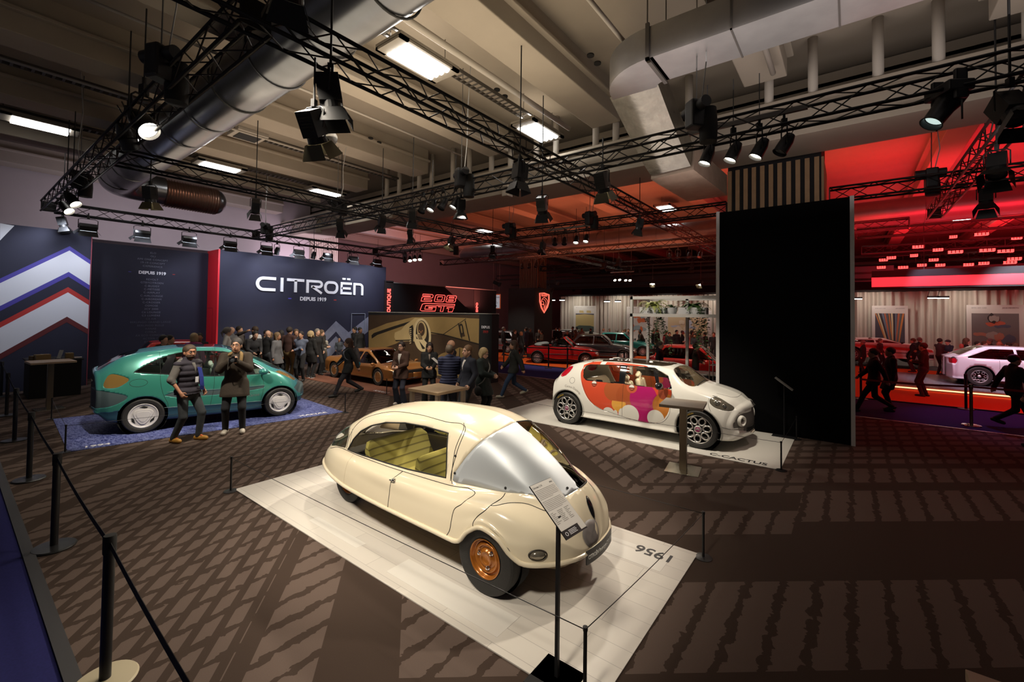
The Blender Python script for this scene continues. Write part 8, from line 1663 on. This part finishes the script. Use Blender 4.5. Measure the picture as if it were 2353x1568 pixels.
# middle distance between mural wall and black panel
for i,(px,py,Y_,kd,tc,l) in enumerate([(1155,752,20.6,'man',(.012,.012,.014),'person in black standing by the silver hatchback'),(1181,758,20.2,'man',(.03,.025,.022),'person with scarf beside the silver hatchback'),(1197,763,19.9,'woman2',(.01,.01,.011),'red haired person in black with white trainers'),(1210,753,21.6,'coat',(.02,.025,.05),'person in navy coat with green backpack'),(1217,754,22.2,'coat',(.02,.02,.02),'tall dark skinned person in long coat'),(1239,756,22.6,'man',(.05,.045,.04),'grey haired person by the shield tower'),(1246,761,22.2,'woman3',(.08,.05,.03),'person with bun in patterned top by the tower'),(1135,748,24.,'man',(.02,.02,.022),'dark figure near the blue board, first'),(1142,746,24.6,'man',(.02,.02,.022),'dark figure near the blue board, second'),
     (1278,754,27.2,'man',(.02,.015,.012),'dark figure by the curtain left end'),(1286,755,26.6,'man',(.012,.012,.013),'dark figure just right of the curtain left end'),(1304,765,24.6,'lean',(.012,.012,.014),'person bending over beside the convertible'),(1318,751,28.,'man',(.16,.15,.15),'person in grey shirt before the curtain'),(1323,762,24.8,'woman',(.14,.07,.03),'long haired person in brown fur coat'),(1327,756,28.2,'man',(.02,.02,.02),'dark person beside the grey shirt'),(1337,757,27.2,'woman',(.24,.20,.16),'person in beige coat bending to the car'),(1359,756,28.,'man',(.008,.008,.009),'person in black blazer before the yellow board'),(1388,755,28.2,'man3',(.26,.24,.24),'person in pale shirt with hands behind'),(1400,757,28.4,'man',(.10,.10,.12),'person in grey shirt leaning at the thin black post'),(1418,762,27.6,'curly',(.10,.06,.05),'curly haired person in brown'),(1432,757,28.,'lean',(.016,.018,.022),'dark person left of the shelf frame, first'),(1438,757,28.3,'man',(.03,.035,.045),'person in blue grey suit left of the shelf frame'),(1444,756,28.6,'man',(.012,.012,.014),'dark person touching the shelf frame post')]):
    C(px,py,Y=Y_+(1.3 if 26.5<Y_<28.5 and px<1460 else 0),kind=kd,top=tc,leg=NL,label=l,group='people in the middle distance',skin='c' if 'dark skinned' in l else None,hair=(.28,.10,.04) if 'red haired' in l else None)
for i,(px,py,Y_,kd,tc,l) in enumerate([(1472,758,28.,'man',(.012,.012,.012),'dark person under the first ivy'),(1478,759,27.4,'lean',(.05,.035,.02),'person in brown jacket under the ivy'),(1499,758,27.6,'man',(.014,.014,.012),'dark person right of the brown jacket'),(1509,757,27.2,'coat',(.016,.018,.014),'tall dark person before the projected picture'),(1528,760,26.8,'man',(.24,.015,.02),'person in dark red sweater beside the shelf post'),(1538,764,26.,'coat',(.008,.008,.009),'person in black from behind beside the red sweater'),(1554,759,27.,'coat',(.01,.01,.011),'thin dark person right of the shelf post'),(1566,760,26.8,'man',(.014,.014,.018),'dark person with badge under the second ivy'),(1582,762,25.8,'man2',(.40,.27,.26),'person in pale pink shirt and pinkish trousers'),(1589,760,27.,'woman2',(.14,.06,.03),'red brown haired person behind the pink shirt'),(1597,766,25.,'woman',(.02,.02,.024),'blonde person in dark coat right of the pink shirt'),(1607,763,26.,'woman2',(.10,.09,.09),'pale haired person farther right'),(1622,764,26.6,'man',(.016,.016,.018),'dark person near the yellow lit counter'),(1640,764,26.,'man',(.014,.014,.016),'person with red lanyard next to the black panel')]):
    C(px,py,Y=Y_+(1.3 if 26.5<Y_<28.5 and px<1460 else 0),kind=kd,top=tc,leg=(.20,.13,.12) if 'pink' in l and 'shirt and' in l else NL,label=l,group='people behind the shelf frame')
C(1513,785,Y=14.8,kind='man',top=(.008,.009,.016),leg=NL,label='grey haired person in navy jacket just behind the shelf frame',group='people behind the shelf frame',yaw=.1,hair=(.10,.08,.07)); C(1597,790,Y=15.2,kind='man2',top=(.030,.022,.012),leg=NL,label='person with glasses in brown jacket, hand at chin, behind the shelf frame',group='people behind the shelf frame',yaw=.3,hair=(.04,.03,.02))
crowd_cleanup()
# ---------------------------------------------------------------- light
SC.view_settings.view_transform='Standard'; SC.view_settings.look='None'; SC.view_settings.gamma=1.; SC.view_settings.exposure=0.; SC.view_settings.use_curve_mapping=False
w=bpy.data.worlds.new('hall_ambient'); SC.world=w; w.use_nodes=True; bg=w.node_tree.nodes['Background']; bg.inputs[0].default_value=(.9,.85,.95,1); bg.inputs[1].default_value=.06
WARM=(1.,.89,.73); COOL=(.80,.86,1.); RED=(1.,.04,.05); ORG=(1.,.22,.10)
def spot(p,tgt,e,size=50,col=WARM,r=.10,blend=.6,name='spot_light'):
    l=bpy.data.lights.new(name,'SPOT'); l.energy=e; l.color=col; l.spot_size=math.radians(size); l.spot_blend=blend; l.shadow_soft_size=r; o=bpy.data.objects.new(name,l); COL.objects.link(o); o.location=p; o.rotation_euler=(Vector(tgt)-Vector(p)).to_track_quat('-Z','Y').to_euler(); return o
def area(p,tgt,e,sx,sy,col,name='area_light',spread=180):
    l=bpy.data.lights.new(name,'AREA'); l.energy=e; l.color=col; l.shape='RECTANGLE'; l.size=sx; l.size_y=sy; l.spread=math.radians(spread); o=bpy.data.objects.new(name,l); COL.objects.link(o); o.location=p; o.rotation_euler=(Vector(tgt)-Vector(p)).to_track_quat('-Z','Y').to_euler(); return o
# cream car
spot((-4.9,8.0,4.9),(-4.2,3.8,.3),1300,46); spot((-1.3,8.2,4.9),(-3.6,4.,.4),850,46); spot((-6.6,6.0,5.),(-4.6,3.6,.3),500,50)
spot((-5.6,-.2,5.2),(-4.4,3.6,.5),1250,42,r=.3); spot((-1.6,-.4,5.2),(-3.2,3.5,.5),850,46,r=.3); spot((-4.9,2.4,5.1),(-4.3,3.6,.3),260,80,r=.2)
# hatchback
spot((-5.9,5.6,4.9),(-4.4,9.6,.5),1050,48); spot((-1.6,7.9,4.9),(-3.0,9.7,.5),600,60); spot((-4.9,12.8,4.9),(-3.8,9.7,.4),350,60)
# turquoise car
spot((-8.6,1.9,4.9),(-11.9,3.6,.5),950,50); spot((-11.7,6.4,4.9),(-11.8,4.,.4),420,70); spot((-7.5,7.8,4.9),(-11.3,4.8,.4),800,42)
# bronze coupe, mural, talkers
spot((-11.9,7.6,4.9),(-14.,9.8,.4),650,60); spot((-9.6,7.9,4.9),(-13.5,12.2,1.3),650,60); spot((-7.4,4.2,4.9),(-7.9,7.9,.9),420,50); spot((-13,7.0,4.9),(-15.6,11.5,1.),450,55)
# carpet
spot((-8.6,6.3,5.2),(-9.2,5.2,0),480,90,r=.2); spot((-7.0,2.5,5.2),(-6.6,1.6,0),160,90,r=.2)
spot((.5,8.2,5.1),(.2,7.,0),110,100,(1.,.72,.62),r=.2)
# walls
for i,y_ in enumerate(np.arange(2.2,15,1.7)): spot((-18.85,y_,5.15),(-20.5,y_,3.5),(55 if y_<7 else 110),105,COOL,r=.15) if False else spot((-18.85,y_,5.15),(-20.5,y_,3.5),(90 if y_<7 else 200),105,COOL,r=.15)
spot((-16.8,2.0,4.9),(-19.9,1.6,3.2),240,75,COOL)
for y_ in (9.4,12.4): spot((-17.,y_,4.9),(-20.4,y_,3.4),200,70,(.9,.92,1.))
spot((-13.,7.9,4.9),(-16.8,8.6,1.),900,60); spot((-15.5,12.5,4.9),(-17.4,10.5,1.),400,80); spot((-4.85,9.2,4.9),(-3.8,11.4,2.7),260,40)
# fluorescents and bounced ceiling light
for x_,y_ in lamps[:2]: area((x_,y_,7.82),(x_,y_,0),60,.6,1.4,(1.,.97,.92),'lamp_light')
area((-6.5,5.5,5.9),(-6.5,5.5,9),150,6,5,(1.,.84,.62),'ceiling_wash'); area((-13,6,5.9),(-13,6,9),110,8,5,(1.,.80,.60),'ceiling_wash'); area((-21.5,6,5.3),(-25,6,8),90,8,2,(.85,.76,.92),'violet_wash'); area((-22,14,5.2),(-30,16,8),170,8,2,(.9,.70,.90),'violet_wash')
area((0,8.5,5.9),(0,10,9),90,7,4,(.95,.84,.80),'ceiling_wash')
# red zone
area((4.5,23.,5.0),(4.5,23.,9),480,9,8,(1.,.02,.035),'red_wash'); area((-2,17,5.),(-2,18,9),170,6,5,(1.,.12,.06),'red_wash'); area((-10,19,5.),(-10,20,9),260,9,7,ORG,'red_wash'); area((-20,20,4.8),(-28,22,8),200,6,4,(1.,.25,.2),'red_wash'); area((7,31,4.6),(7,33,9),900,12,4,(1.,.02,.035),'red_wash'); area((3,18.,4.9),(3,24,8.2),260,6,1,(1.,.02,.035),'red_wash')
spot((-18.,3.6,4.9),(-20.9,6.9,3.2),260,60,COOL)
area((5,17.6,4.2),(5,19,0),120,5,1,RED,'red_floor_wash')
spot((4.5,20.6,5.2),(4.9,23.5,.8),1000,75,(.85,.88,1.)); spot((1.8,21,5.2),(3.8,23.5,.8),300,60,(.75,.75,1.)); spot((3.5,17.8,4.6),(3.4,16.,0),160,60,(.35,.35,1.))
for (x_,y_,e) in ((-12,17.5,700),(-8,21,600),(-12,26,600),(-18,20,350),(-4.6,16.5,280)): spot((x_,y_,5.2),(x_+.3,y_+2.2,0),e,80)
# curtain wash
for x_ in (-17.5,-14,-10.5,-7,-3.5,1,4.5,8): spot((x_,30.5,3.95),(x_,32,2.2),95 if x_<0 else 70,130,(1.,.93,.80),r=.2)
spot((-18.6,27,4.6),(-16.5,25,3.4),60,60)
SC.cycles.use_denoising=True; SC.cycles.max_bounces=5; SC.cycles.diffuse_bounces=3; SC.cycles.glossy_bounces=3; SC.cycles.transparent_max_bounces=10; SC.cycles.use_adaptive_sampling=True; SC.cycles.adaptive_threshold=.03; SC.cycles.sample_clamp_indirect=4.; SC.cycles.caustics_reflective=False; SC.cycles.caustics_refractive=False
